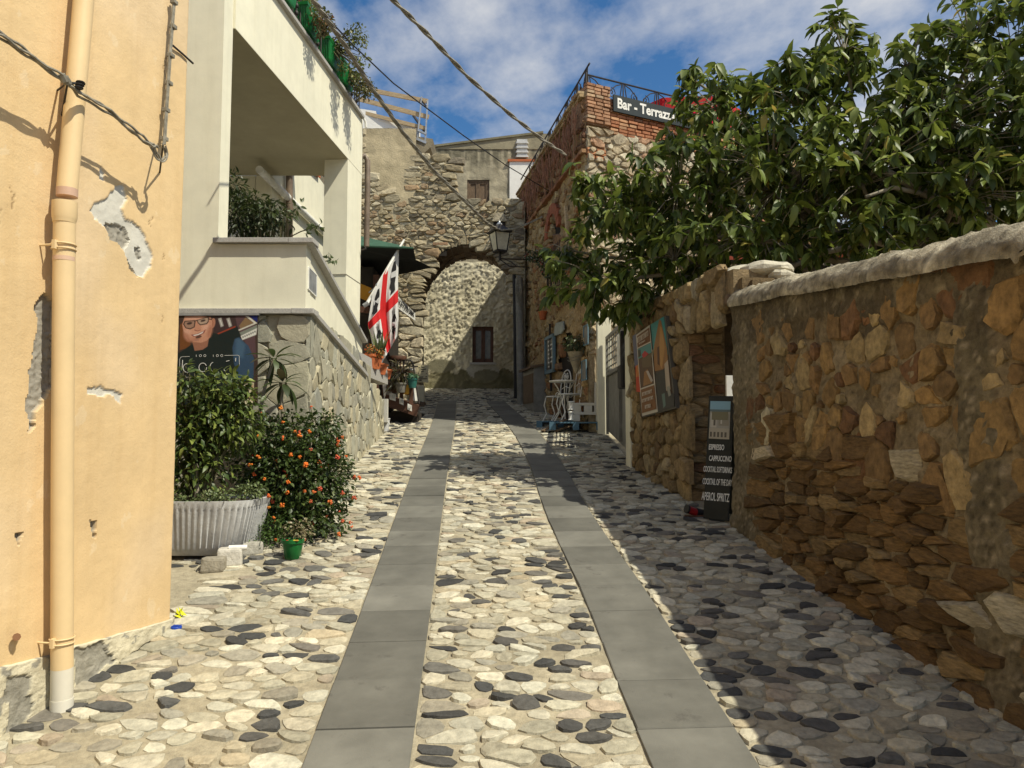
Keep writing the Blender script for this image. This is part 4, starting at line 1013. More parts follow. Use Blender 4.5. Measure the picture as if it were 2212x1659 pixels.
def gw_h(u, v):
    k = pbs(u, v); n = fbm((u*8, v*8, 2), 4)
    return base_h(u, v)+lerp(.010+.026*n, .046+.018*n+.012*fbm((u*40, v*40, 3), 3), k)
def gw_t(u, v):
    k = inpb(u, v); n = fbm((u*3, v*3, 6), 4); s = fbm((u*30, v*30, 9), 2)
    t = mixc((.30, .235, .14), (.19, .145, .082), .5+1.2*n)
    if k: t = mixc((.25, .205, .125), (.165, .135, .08), .5+1.2*n)
    if s > .42: t = mixc(t, (.40, .33, .22), .75) if k else mixc(t, (.30, .24, .14), .6)
    elif s < -.4: t = mixc(t, (.06, .045, .025), .6)
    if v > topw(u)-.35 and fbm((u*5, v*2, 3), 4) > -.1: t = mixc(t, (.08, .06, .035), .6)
    return t
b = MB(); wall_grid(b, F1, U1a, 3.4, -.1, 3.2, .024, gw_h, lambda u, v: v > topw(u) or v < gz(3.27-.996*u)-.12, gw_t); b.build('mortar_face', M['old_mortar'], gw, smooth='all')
b = MB(); b.prism([F1.p(U1a, .3, -.03), F1.p(U1b, -1.2, -.03), F1.p(U1b, topw(U1b), -.03), F1.p(U1a, topw(U1a), -.03)], -F1.n*.38, (.24, .175, .095)); b.build('wall_core', M['old_mortar'], gw)
rw_ = random.Random(52)
WP1 = [(5, (.31, .195, .075)), (5, (.235, .145, .06)), (2.5, (.39, .29, .14)), (2.5, (.19, .10, .045)), (.8, (.50, .43, .28))]
WP2 = [(5, (.165, .097, .036)), (4, (.22, .13, .047)), (2, (.30, .20, .085)), (.8, (.50, .43, .29))]
grel = lambda u, v: v-gz(3.27-.996*u)
i1 = lambda u, v: not inpb(u, v) and topw(u)-.17 > v and grel(u, v) > .95
i2 = lambda u, v: inpb(u, v) in (0, 3) and .02 < grel(u, v) <= .95
FG = lambda off: type('F', (), {'p': lambda s, u, v, h=0: F1.p(u, v, h+base_h(u, v))})()
class FB:
    def p(s, u, v, h=0.0): return F1.p(u, v, h+base_h(u, v))
rubble(FB(), (U1a, 1.6, .3, 3.0), (.155, .145), gw, M['rubble'], WP1, rw_, gap=.009, h=(.02, .046), limit=130, inside=i1, n=10, base=-.03, cover=.86, rounded=.04, rv=.8, inner=.88)
rubble(FB(), (U1a, 1.6, -.1, 3.0), (.24, .082), gw, M['schist'], WP2, rw_, gap=.004, h=(.025, .075), limit=165, inside=i2, n=9, base=-.02, cover=.94, rounded=.08)
# coping: rounded mortar ridge
def cop(a, c):
    u = lerp(U1a-.06, U1b, a); t = math.pi*(c*1.15-.08); rn = 1+.10*fbm((u*3, c*3, 2), 4)+.04*fbm((u*14, c*9, 5), 3)
    wob = .02*fbm((u*1.3, 0, 4))-(.03 if abs(u-.15-.04*math.sin(c*9)) < .02 or abs(u-1.9-.05*math.sin(c*7)) < .016 else 0); en = min(1, max(0, (u-U1a+.06)/.12))**.5
    return F1.p(u, topw(u)+.0+wob+(.135*rn*en+.02*fbm((u*26, c*16, 7), 4))*math.sin(t), .09+ -.17+(.185*rn*en)*math.cos(t))
b = MB(); b.grid(cop, 420, 22, lambda a, c: mixc(mixc((.46, .41, .30), (.29, .25, .175), .5+1.4*fbm((a*60, c*5, 1), 5)), (.13, .115, .08), sstep(.12, .5, fbm((a*90, c*7, 4), 5))*.8)); b.build('coping', M['old_mortar'], gw, smooth='all')
# second wall with the poster, over-door part
U2a, U2b = -2.17, -.45
gw2 = thing('door_wall', 'rubble wall with doorway and timber lintel between gate and coping', 'wall', (1.75, 8, 1.1))
top2 = lambda u: lerp(3.17, 3.24, min(1, max(0, -u/2.2)))
def in_op(u, v): return u > U2b-.02+.03*math.sin(v*9) and v < 2.80
def h2(u, v): return .012*fbm((u*7, v*7, 4), 4)+.01
t2 = lambda u, v: mixc((.27, .20, .105), (.19, .135, .065), .5+fbm((u*3, v*3, 9), 4))
b = MB(); wall_grid(b, F2, U2a, .50, .9, 3.2, .03, h2, lambda u, v: v > top2(u) or in_op(u, v), t2); b.build('mortar_face', M['old_mortar'], gw2, smooth='all')
b = MB(); b.prism([F2.p(U2a, .8, -.01), F2.p(U2b, .8, -.01), F2.p(U2b, 3.15, -.01), F2.p(U2a, 3.22, -.01)], -F2.n*.40, (.30, .22, .12)); b.prism([F2.p(U2b, 2.9, -.01), F2.p(.62, 2.9, -.01), F2.p(.62, 3.12, -.01), F2.p(U2b, 3.15, -.01)], -F2.n*.40, (.30, .22, .12)); b.build('wall_core', M['old_mortar'], gw2)
WP3 = [(5, (.31, .225, .11)), (3, (.25, .175, .085)), (3, (.36, .28, .16)), (1.5, (.2, .13, .065)), (1, (.42, .35, .23))]
rubble(F2, (U2a, .50, .95, 3.2), (.155, .165), gw2, M['rubble'], WP3, rw_, gap=.010, h=(.025, .07), limit=150, inside=lambda u, v: v < top2(u)-.03 and not in_op(u+.08, v-.08), n=9, base=-.02, rounded=.1)
# the jamb that faces the street end
FJ = Frame(F2.p(U2b, 0, 0), -F2.n, F2.u)
rubble(FJ, (.0, .40, 1.0, 2.82), (.26, .11), gw2, M['schist'], [(3, (.30, .20, .10)), (2, (.24, .13, .07)), (2, (.36, .27, .15))], rw_, gap=.008, h=(.01, .06), limit=40, n=9, base=-.02)
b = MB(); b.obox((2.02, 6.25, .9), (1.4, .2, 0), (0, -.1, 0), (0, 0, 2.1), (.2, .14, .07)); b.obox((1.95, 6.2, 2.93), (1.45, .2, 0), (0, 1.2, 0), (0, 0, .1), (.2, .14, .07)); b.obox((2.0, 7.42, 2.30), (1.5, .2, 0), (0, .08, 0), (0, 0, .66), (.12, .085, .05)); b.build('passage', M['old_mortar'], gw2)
b = MB(); b.bar(F2.p(U2b-.12, 2.83, -.06), F2.p(.56, 2.87, -.06), .16, .09); b.build('lintel', M['wood_old'], gw2, bevel=.015)
b = MB(); b.bar(F2.p(.36, 1.0, -.3), F2.p(.36, 2.82, -.3), .06, .06); b.build('door_post', M['wood_raw'], gw2)
# heap of mortar and stones on the wall top
its = []
for (px, py, y, s, tn) in ((1600, 592, 6.55, (.17, .14, .075), (.50, .46, .36)), (1655, 582, 6.4, (.24, .17, .07), (.52, .48, .38)), (1620, 610, 6.5, (.14, .1, .06), (.16, .11, .07)), (1690, 598, 6.3, (.12, .1, .06), (.48, .44, .34)), (1575, 610, 6.7, (.12, .1, .08), (.34, .27, .16)), (1560, 628, 6.75, (.1, .1, .06), (.3, .22, .13))):
    c = D(px, py, y); m = MB(); m.ball(c, s, 10, 7); vs = [v+Vector((.02*fbm(v*9), .02*fbm(v*9+Vector((5, 0, 0))), .02*fbm(v*9+Vector((0, 7, 0))))) for v in m.v]; its.append((vs, m.f, tn, c, 1))
lay_stones(its, 'cap_stone', M['rock'], gw2, 20)
# ================================================================ gate with white piers
pr = MB(); g0 = Vector((1.50, 8.98, gz(8.98))); pr.obox(g0+Vector((-.07, .0, -.1)), (.16, .03, 0), (-.03, .17, 0), (0, 0, 1.98)); o_ = pr.build('gate_pier', M['white'], None, loc=g0, bevel=.008); tag(o_, 'slim cream gate pier at the end of the poster wall', 'gatepost')
pr = MB(); g1 = Vector((1.45, 11.9, gz(11.9))); pr.obox(g1+Vector((-.08, -.1, -.1)), (.22, .0, 0), (0, .2, 0), (0, 0, 2.1)); o_ = pr.build('gate_pier', M['white'], None, loc=g1, bevel=.008); tag(o_, 'cream gate pier beside the white pallet seat', 'gatepost')
gt = thing('metal_gate', 'grey sheet metal gate with perforated upper panel between cream piers', 'gate', (1.52, 10.5, 1.5))
FGt = Frame((1.53, 11.75, 0), (.012, -1, 0))
b = MB()
zb_ = lambda u: gz(11.75-u)+.06
b.prism([FGt.p(.0, zb_(0), 0), FGt.p(2.62, zb_(2.62), 0), FGt.p(2.62, 2.5, 0), FGt.p(0, 2.75, 0)], -FGt.n*.03); b.build('sheet_panel', M['gate'], gt)
for (a, c, d, e) in ((0, .05, 1.7, 3.25), (2.57, 2.62, 1.3, 3.2), (1.28, 1.33, 1.6, 3.2)):
    b = MB(); b.obox(FGt.p(a, d, .0), FGt.u*(c-a), FGt.n*.04, FGt.v*(e-d)); b.build('gate_post', M['gate'], gt)
b = MB(); b.obox(FGt.p(0, 3.2, 0), FGt.u*2.62, FGt.n*.04, FGt.v*.05); b.obox(FGt.p(0, 2.62, 0), FGt.u*2.62, FGt.n*.04, FGt.v*.05); b.build('gate_rail', M['gate'], gt)
for i in range(12):
    b = MB(); u = .12+i*.2; b.obox(FGt.p(u, 2.6, .01), FGt.u*.02, FGt.n*.015, FGt.v*.62); b.build('gate_bar', M['gate'], gt)
for i in range(5):
    b = MB(); b.obox(FGt.p(.05, 2.74+i*.1, .012), FGt.u*2.5, FGt.n*.01, FGt.v*.02); b.build('gate_bar', M['gate'], gt)
b = MB(); b.obox(FGt.p(1.9, 2.3, .03), FGt.u*.3, FGt.n*.12, FGt.v*.75); o_ = b.build('letter_box', M['black'], None, loc=FGt.p(2, 2.3, .03), bevel=.03); tag(o_, 'black and white letter box hanging on the grey gate', 'letter box')
b = MB(); b.obox(FGt.p(1.93, 2.6, .15), FGt.u*.24, FGt.n*.006, FGt.v*.42); q_ = b.build('front_panel', M['white_paint'], o_)
# white house behind the garden
wg = thing('garden_house', 'white house partly hidden behind the broad leaved tree', 'house', (7, 15, 2))
b = MB(); b.obox((3.6, 12.4, .5), (7, -1.2, 0), (.9, 5, 0), (0, 0, 4.1)); b.build('wall', M['whitewash'], wg)
for k, (x, z) in enumerate(((4.6, 3.1), (6.2, 3.1), (8, 3.1))):
    b = MB(); y = 12.4-1.2/7*(x-3.6)-.015; b.obox((x, y, z), (.7, -.12, 0), (0, .02, 0), (0, 0, .9)); b.build('window', M['glass'], wg)
b = MB(); b.obox((3.4, 12.2, 4.6), (7.4, -1.25, 0), (.9, 5.4, 0), (0, 0, .14)); b.build('roof', M['rooftile'], wg)
b = MB()
b.add([Vector((x, y, gz(min(y, 14))+.0+.02*fbm((x*2, y*2, 1)))) for y in (2, 5, 8, 11, 13) for x in (2.4, 4, 7, 12)], [(i*4+j, i*4+j+1, i*4+j+5, i*4+j+4) for i in range(4) for j in range(3)])
b.build('garden_soil', M['earth'], kind='structure')
# ================================================================ plants
pr_ = random.Random(77)
def leaf_tmpl(L, Wd, droop=.25, fold=.25, rows=5, tip=.75, wav=0.0):
    vs = []
    for i in range(rows):
        t = i/(rows-1); wv = Wd*.5*math.sin(math.pi*min(1, t**tip))**.8 if 0 < t < 1 else 0
        y = L*t*(1-.12*droop*t); z = -droop*L*t*t
        k = fold*wv+wav*math.sin(i*2.4)*wv
        vs += [Vector((-wv, y, z+k)), Vector((0, y, z)), Vector((wv, y, z+k))]
    fs = []
    for i in range(rows-1):
        for j in (0, 1): fs.append((i*3+j, i*3+j+1, i*3+j+4, i*3+j+3))
    return vs, fs
def frame_of(d, up):
    d = d.normalized(); x = d.cross(up)
    if x.length < 1e-4: x = d.orthogonal()
    x.normalize(); return x, d, x.cross(d)
def put_leaf(mb, tm, p, d, up, s, tint):
    x, y, z = frame_of(d, up); mb.add([p+x*(v.x*s)+y*(v.y*s)+z*(v.z*s) for v in tm[0]], tm[1], tint)
def rvec(r=pr_):
    while True:
        v = Vector((r.uniform(-1, 1), r.uniform(-1, 1), r.uniform(-1, 1)))
        if .05 < v.length < 1: return v.normalized()
def bez(a, b, c, n=8): return [a*(1-t)**2+b*2*t*(1-t)+c*t*t for t in [i/n for i in range(n+1)]]
GREENS = [(4, (.05, .080, .013)), (4, (.095, .135, .021)), (3.4, (.145, .195, .036)), (1.8, (.21, .255, .062)), (.15, (.33, .28, .06))]
# ---------------------------------------------------------------- big tree behind the wall
tree = thing('broad_leaved_tree', 'large broad leaved fruit tree leaning over the garden wall', 'tree', (4.3, 7.7, 1.0))
lobes = []
for px, py, Y, rx, ry, rd in ((1290, 610, 8.4, 120, 95, .75), (1225, 545, 8.6, 60, 40, .35), (1330, 455, 8.3, 125, 85, .8), (1250, 395, 8.4, 45, 45, .35), (1470, 420, 8.0, 150, 130, 1.0), (1455, 560, 8.0, 150, 85, .9), (1560, 235, 7.9, 110, 105, .8), (1500, 165, 7.9, 30, 35, .3), (1452, 290, 8.0, 35, 40, .3), (1478, 222, 8.0, 25, 25, .25), (1660, 380, 7.6, 170, 150, 1.1),
                              (1640, 520, 7.4, 150, 75, .8), (1730, 230, 7.6, 130, 120, .9), (1815, 120, 7.5, 80, 105, .6), (1850, 380, 7.2, 170, 150, 1.1), (1900, 505, 7.0, 160, 70, .7), (2030, 290, 7.1, 160, 160, 1.1), (2090, 90, 7.2, 120, 130, .9), (2080, 440, 6.9, 170, 100, .9), (2200, 210, 6.9, 130, 200, 1.0), (1960, 150, 7.3, 70, 90, .6), (1720, 150, 7.7, 80, 60, .5), (1930, 300, 7.3, 120, 110, .8), (2250, 400, 6.6, 110, 110, .8), (2350, 260, 6.8, 160, 240, 1.1), (1370, 650, 8.2, 70, 55, .5)):
    c = D(px, py, Y); k = Y/1600; lobes.append((c, rx*k*1.06, rd, ry*k*1.06))
lobes.append((Vector((5.2, 8.6, 4.4)), 1.3, 1.2, 1.3)); lobes.append((Vector((4.2, 9.2, 4.6)), 1.2, 1.0, 1.2)); lobes.append((Vector((3.0, 9.2, 4.7)), .9, .8, .8))
base = Vector((4.3, 7.7, 1.05)); fork = Vector((4.15, 7.65, 2.75))
MB().tube([base, base.lerp(fork, .4)+Vector((.06, 0, 0)), fork, fork+Vector((-.1, .1, .7))], [.17, .14, .125, .09], 10).build('trunk', M['bark'], tree, smooth=True)
for pts_, rs_l in (([(2140, 485, 6.9), (2060, 455, 6.75), (1960, 395, 6.7), (1880, 352, 6.8), (1790, 325, 7.0)], [.06, .052, .04, .03, .018]), ([(1960, 540, 6.9), (1890, 522, 6.8), (1780, 545, 6.95), (1690, 585, 7.1), (1620, 600, 7.3)], [.04, .034, .028, .022, .014]), ([(1900, 372, 6.75), (1850, 330, 6.6), (1800, 345, 6.6)], [.026, .022, .014]), ([(2000, 420, 6.7), (1930, 405, 6.5), (1870, 425, 6.5)], [.026, .02, .012])):
    MB().tube([D(q[0], q[1], q[2]+.28) for q in pts_], rs_l, 8).build('branch', M['bark'], tree, smooth=True)
tmT = [leaf_tmpl(1, .41, dr, fo, 5, .8, .1) for dr, fo in ((.3, .40), (.55, .3), (.15, .55), (.8, .35))]
crown = MB(); twigs = MB(); big = []; fruits = []; lobe_paths = []
for li, (c, rx, rd, ry) in enumerate(lobes):
    mid = (fork+c)/2+Vector((0, 0, .25+.25*pr_.random()))+rvec()*.15
    path = bez(fork+Vector((0, 0, .2*(li % 3))), mid, c, 9); r0 = .055+.012*(rx)
    wob = [p+rvec()*.035 for p in path]; wob[0] = path[0]
    MB().tube(wob, [lerp(r0, .012, i/9) for i in range(10)], 7).build('branch', M['bark'], tree, smooth=True)
    lobe_paths.append(wob)
    ncl = int(41*(rx*ry+rx*rd+ry*rd)/.9)
    for q in range(ncl):
        v = rvec(); rr_ = pr_.random()**.38
        p = c+Vector((v.x*rx, v.y*rd, v.z*ry))*rr_
        if p.z < (2.62+.104*max(p.y, 0)*0+.11*(p.y-3.2)) and p.x > 1.9: continue
        a = min(wob[4:], key=lambda w_: (w_-p).length)
        d = (p-a); 
        if d.length < .05: d = v*.1
        twigs.tube([a, a.lerp(p, .5)+Vector((0, 0, .06)), p], [.007, .005, .0035], 4)
        dn = d.normalized(); nl = pr_.randint(7, 11)
        shade = pr_.random()
        for k in range(nl):
            ang = k*2.4+pr_.random(); x, y, z = frame_of(dn, Vector((0, 0, 1)))
            ld = (dn*pr_.uniform(.15, .9)+x*math.cos(ang)+z*math.sin(ang)+Vector((0, 0, -pr_.uniform(.15, 1.1)))).normalized()
            s = pr_.uniform(.10, .205); pos = p-dn*pr_.uniform(0, .14)
            up = (Vector((0, 0, 1))+rvec()*.55).normalized()
            big.append((view_weight(pos, s*s*.4)*(1 if (pos-EYEV).normalized().dot(ld) < .9 else .4), pos, ld, up, s, pr_.randrange(4), pick(pr_, GREENS)))
        if pr_.random() < .10: fruits.append(p+Vector((pr_.uniform(-.05, .05), pr_.uniform(-.05, .05), -.09)))
print('leaves', len(big))
big.sort(key=lambda t: -t[0])
tmesh = {}
for i, (wgt, pos, ld, up, s, ti, tn) in enumerate(big):
    if i < 290:
        key = (ti, i % 7)
        if key not in tmesh:
            me = bpy.data.meshes.new('leaf'); me.from_pydata([tuple(v) for v in tmT[ti][0]], [], tmT[ti][1])
            at = me.color_attributes.new('tint', 'FLOAT_COLOR', 'POINT'); at.data.foreach_set('color', [*tn, 1.0]*len(tmT[ti][0])); me.polygons.foreach_set('use_smooth', [True]*len(me.polygons)); me.materials.append(M['leaf']); tmesh[key] = me
        o = bpy.data.objects.new('leaf', tmesh[key]); COL.objects.link(o); o.parent = tree
        x, y, z = frame_of(ld, up); m = Matrix((x*s, y*s, z*s)).transposed().to_4x4(); m.translation = pos-ORG[tree.name]; o.matrix_local = m
    else: put_leaf(crown, tmT[ti], pos, ld, up, s, tn)
crown.build('crown', M['leaf'], tree, smooth='all', kind='stuff')
twigs.build('twigs', M['bark'], tree, kind='stuff')
for p in fruits[:40]:
    MB().ball(p, (.024, .024, .03), 8, 6, (.14, .19, .04)).build('fruit', M['leaf'], tree, smooth=True)
# ---------------------------------------------------------------- generic shrubs
def shrub(mb, ells, n, size, tints, tm, stems=None, base_=None, rnd=pr_, shell=.45, droop=.3, inside=None):
    tot = sum(e[1]*e[2]*e[3] for e in ells); out = []
    for (c, rx, ry, rz) in ells:
        for i in range(int(n*(rx*ry*rz)/tot)):
            v = rvec(rnd); r = rnd.random()**shell; p = Vector(c)+Vector((v.x*rx, v.y*ry, v.z*rz))*r
            if p.z < gz(p.y)+.02 or (inside and not inside(p)): continue
            d = (v+rvec(rnd)*.9+Vector((0, 0, -droop))).normalized()
            put_leaf(mb, rnd.choice(tm), p, d, (Vector((0, 0, 1))+rvec(rnd)*.7), rnd.uniform(*size), pick(rnd, tints)); out.append((p, v, r))
    if stems is not None:
        for (c, rx, ry, rz) in ells:
            for k in range(7):
                e = Vector(c)+Vector((rnd.uniform(-.7, .7)*rx, rnd.uniform(-.7, .7)*ry, rnd.uniform(0, .8)*rz))
                stems.tube(bez(Vector(base_)+Vector((rnd.uniform(-.05, .05), rnd.uniform(-.05, .05), 0)), (Vector(base_)+e)/2+rvec(rnd)*.08, e, 6), [.011, .010, .009, .008, .006, .005, .003], 5)
    return out
small = [leaf_tmpl(1, .55, .3, .3, 4, .85), leaf_tmpl(1, .6, .1, .35, 4, .85)]
med = [leaf_tmpl(1, .42, .3, .3, 4, .85), leaf_tmpl(1, .38, .5, .25, 4, .85)]
# lantana
lt = thing('lantana_bush', 'dense dark green bush with orange and red flower clusters', 'bush', (-1.80, 6.25, gz(6.25)))
fb = MB(); st = MB()
LE = [(D(640, 960, 6.35), .40, .36, .30), (D(650, 1040, 6.2), .46, .40, .42), (D(660, 1130, 6.05), .34, .34, .26), (D(575, 1000, 6.25), .3, .3, .4), (D(700, 930, 6.4), .18, .25, .2), (D(715, 1020, 6.3), .15, .2, .3)]
out = shrub(fb, LE, 9500, (.028, .055), [(5, (.032, .055, .012)), (3, (.05, .08, .018)), (1, (.09, .12, .03))], small, st, (-1.82, 6.3, gz(6.3)))
fb.build('foliage', M['shrubleaf'], lt, smooth='all', kind='stuff'); st.build('stems', M['stem'], lt, kind='stuff')
FT_ = [(3, (.75, .16, .015)), (2, (.68, .08, .02)), (2, (.80, .27, .03)), (1.2, (.55, .05, .045))]
outer = [o for o in out if o[2] > .88 and o[1].y < .35 and o[1].x > -.8]; pr_.shuffle(outer)
for p, v, r in outer[:68]:
    b = MB(); c = p+v*.035+Vector((0, -.01, .01)); t0 = pick(pr_, FT_)
    if p.x > -1.62: t0 = pick(pr_, [(1, (.55, .06, .05)), (1, (.62, .10, .03))])
    fs__ = pr_.uniform(.65, 1.15)
    for k in range(9):
        q = rvec(); q.y = -abs(q.y)*.7; b.ball(c+q*.014*fs__, (.0085*fs__, .0085*fs__, .0075*fs__), 5, 4, mixc(t0, (.85, .4, .05), .35*pr_.random()))
    b.build('flower', M['petal'], lt, smooth='all')
# planter with shrubs
pc = Vector((-2.47, 5.72, 0)); zb, zt = .815, 1.215
pt = thing('cement_planter', 'grey ribbed fibre cement planter trough on stones', 'planter', (-2.42, 5.72, zb))
def rrect(hx, hy, r, n=72, fl=0.0):
    pts = []; per = 2*math.pi
    for i in range(n):
        t = per*i/n; c, s = math.cos(t), math.sin(t); e = 4.2
        k = (abs(c)**e+abs(s)**e)**(-1/e); f = 1+fl*(1 if i % 4 < 2 else -1)*1.0; pts.append((c*k*hx*f, s*k*hy*f))
    return pts
b = MB(); N = 336; rings = []
for (sc_, z, fl) in ((.72, zb, 0), (.80, zb+.03, 0), (.86, zb+.06, .016), (.97, zt-.06, .016), (.985, zt-.045, 0), (1.0, zt, 0), (.95, zt, 0), (.93, zt-.05, 0)):
    rings.append([pc+Vector((x*sc_ if 1 else x, y*sc_, z)) for x, y in rrect(.575, .33, .1, N, fl)])
vs = [p for r_ in rings for p in r_]; fs = [(k*N+i, k*N+(i+1) % N, (k+1)*N+(i+1) % N, (k+1)*N+i) for k in range(len(rings)-1) for i in range(N)]+[tuple(range(N-1, -1, -1))]
b.add(vs, fs); b.build('trough', M['cement'], pt, smooth=True)
b = MB(); b.prism([p+Vector((0, 0, 0)) for p in rings[-1]], (0, 0, .02)); b.build('soil', M['soil'], pt)
ct = thing('citrus_shrub', 'leafy citrus shrub growing in the grey planter', 'shrub', (-2.45, 5.7, zt-.03))
fb = MB(); st = MB()
cin_ = lambda p: not (p.y > 6.55)
shrub(fb, [(D(435, 900, 5.75), .33, .26, .25), (D(470, 845, 5.75), .25, .22, .17), (D(400, 815, 5.7), .10, .12, .12), (D(520, 830, 5.8), .08, .1, .1), (D(500, 900, 5.8), .26, .24, .30), (D(410, 960, 5.7), .24, .24, .30), (D(430, 1020, 5.7), .25, .2, .2)], 3200, (.045, .09), [(4, (.045, .075, .016)), (3, (.075, .11, .02)), (2, (.13, .17, .035)), (.7, (.22, .26, .06))], med, st, (-2.38, 5.66, zt-.03), inside=cin_)
fb.build('foliage', M['shrubleaf'], ct, smooth='all', kind='stuff'); st.build('stems', M['stem'], ct, kind='stuff')
MB().tube([D(425, 1092, 5.6), D(424, 1010, 5.6), D(412, 960, 5.62), D(420, 900, 5.7)], [.02, .018, .014, .01], 8).build('trunk', M['bark'], ct, smooth=True)
sc2 = MB()
shrub(sc2, [(D(470, 1072, 5.5), .16, .12, .05), (D(540, 1060, 5.6), .13, .12, .06), (D(400, 1080, 5.5), .12, .1, .04)], 700, (.02, .035), [(2, (.12, .16, .06)), (1, (.18, .22, .09)), (1, (.07, .1, .03))], small)
o_ = sc2.build('ground_cover', M['shrubleaf'], None, smooth='all', kind='stuff', loc=(-2.3, 5.5, zt)); tag(o_, 'pale succulent ground cover at the rim of the grey planter', 'succulents')
fe = MB(); shrub(fe, [(D(560, 1165, 5.75), .16, .16, .14), (D(600, 1140, 5.8), .12, .14, .12), (D(545, 1120, 5.8), .12, .12, .14)], 1300, (.018, .035), [(2, (.05, .10, .02)), (1, (.09, .15, .03))], [leaf_tmpl(1, .3, .2, .2, 4)])
o_ = fe.build('weed_tuft', M['shrubleaf'], None, smooth='all', loc=(-1.9, 5.8, gz(5.8))); tag(o_, 'feathery green weed tuft between planter and green pot', 'weeds')
# big-leaved plant
bp = thing('large_leaf_plant', 'plant with rosettes of long dark leaves above the bush', 'plant', (-1.98, 6.35, 1.0))
tmL = [leaf_tmpl(1, .30, .35, .25, 6, .95), leaf_tmpl(1, .28, .55, .2, 6, .95)]
for (px, py, sx_, sy_) in ((592, 775, 560, 900), (612, 828, 612, 900)):
    c = D(px, py, 6.3); MB().tube([D(sx_, sy_, 6.3), D((sx_+px)/2-4, (sy_+py)/2, 6.3), c], [.017, .014, .012], 7).build('stem', M['bark'], bp, smooth=True)
    for k in range(15):
        a = k*2.399; el = lerp(.9, -.75, k/14); d = Vector((math.cos(a)*math.cos(el), math.sin(a)*math.cos(el)*.8, math.sin(el)))
        b = MB(); put_leaf(b, pr_.choice(tmL), c+d*.02, d, Vector((0, 0, 1)), pr_.uniform(.17, .26), pick(pr_, [(3, (.035, .055, .016)), (2, (.06, .09, .03)), (1, (.05, .045, .02))])); b.build('leaf', M['leaf'], bp, smooth='all')
# green pot with dry plant
gp_ = thing('green_pot', 'small green plastic pot with a dry plant at the bush foot', 'flowerpot', G(632, 1207))
c = G(632, 1207); MB().lathe([(.052, 0), (.056, .005), (.074, .115), (.083, .118), (.084, .142), (.078, .145), (.074, .12)], c, 20).build('pot', M['green_plastic'], gp_, smooth=True)
MB().lathe([(.073, .11), (.073, .12)], c, 16).build('soil', M['soil'], gp_)
fb = MB(); shrub(fb, [(c+Vector((.03, .04, .2)), .12, .1, .09)], 260, (.015, .03), [(2, (.2, .17, .09)), (1, (.12, .13, .05)), (1, (.3, .26, .17))], small); fb.build('dry_plant', M['shrubleaf'], gp_, smooth='all', kind='stuff')
for dx_, tn in ((-.02, (.5, .02, .02)), (.03, (.6, .5, .05)), (.05, (.55, .3, .05))):
    MB().ball(c+Vector((dx_, -.07, .142)), (.014, .01, .006), 6, 4, tn).build('petal', M['petal'], gp_)
# stones below the planter
for nm, px, py, Y, d, rz, tn, lb in (('loose_stone', 462, 1225, 5.25, (.15, .12, .10), .2, (.30, .27, .21), 'rough brown stone propping the planter corner'), ('stone_block', 496, 1212, 5.38, (.17, .14, .13), .35, (.56, .53, .46), 'white broken block under the ribbed planter'), ('stone_slab', 541, 1208, 5.62, (.17, .11, .10), .5, (.42, .40, .34), 'grey slab piece beside the white block')):
    c = D(px, py, Y); c.z = gz(Y)+d[2]*.42; b = MB(); b.box((0, 0, 0), d, rz, tn); b.v = [Vector(v)+c+Vector((.012*fbm(Vector(v)*20), .012*fbm(Vector(v)*20+Vector((3, 0, 0))), .012*fbm(Vector(v)*20+Vector((0, 3, 0))))) for v in b.v]
    o_ = b.build(nm, M['rock'], None, loc=c, bevel=.018); tag(o_, lb, 'stone')
b = MB(); c = D(508, 1184, 5.35); b.tube([c+Vector((-.045, 0, 0)), c+Vector((.075, .03, .0))], .02, 10); o_ = b.build('plastic_tube', M['white_paint'], None, smooth=True, loc=c); tag(o_, 'short white plastic tube lying on the white block', 'tube')
for nm, px, py, tn, lb in (('crumpled_wrapper', 389, 1338, (.62, .62, .02), 'crumpled yellow wrapper at the orange house corner'), ('bottle_cap', 381, 1361, (.01, .05, .35), 'flat blue plastic lid beside the orange house plinth')):
    c = G(px, py); b = MB()
    if nm == 'bottle_cap':
        b.lathe([(.026, .004), (.03, .008), (.03, .018), (.026, .022)], c, 16, tn)
        for k in range(6): b.tube([c+Vector((-.02+k*.008, -.022, .024)), c+Vector((-.02+k*.008, .022, .024))], .002, 4, tn)
    else:
        for k in range(9): q = rvec(); b.prism([c+q*.008+Vector((0, 0, .025)), c+rvec()*.04+Vector((0, 0, .035)), c+rvec()*.04+Vector((0, 0, .035))], q*.002, tn)
    o_ = b.build(nm, M['print'], None, loc=c); tag(o_, lb, 'litter')
# oleander on the terrace
ol = thing('terrace_shrub', 'dark leafy shrub behind the granite sill of the terrace', 'shrub', (-2.6, 7.6, 2.8))
fb = MB(); st = MB()
shrub(fb, [(D(520, 470, 7.7), .22, .3, .28), (D(565, 480, 7.7), .20, .3, .18), (D(590, 460, 7.6), .2, .25, .12), (D(508, 410, 7.8), .09, .25, .22), (D(545, 440, 7.8), .18, .2, .14), (D(620, 480, 7.5), .07, .1, .1)], 1500, (.06, .10), [(3, (.03, .045, .014)), (2, (.05, .07, .02))], [leaf_tmpl(1, .30, .3, .2, 4)], st, (-2.5, 7.7, 2.8), shell=.5)
for q in ((680, 490), (668, 500), (690, 486), (720, 562), (712, 560), (645, 440), (640, 462)):
    c = D(*q, 6.95 if q[0] < 700 else 7.4)
    for k in range(7): put_leaf(fb, med[0], c+rvec()*.03, rvec(), rvec(), .07, (.06, .085, .025))
st.tube([D(610, 520, 7.4), D(650, 500, 7.1), D(688, 488, 6.95)], .006, 5); st.tube([D(650, 545, 7.4), D(690, 568, 7.4), D(716, 561, 7.4)], .006, 5)
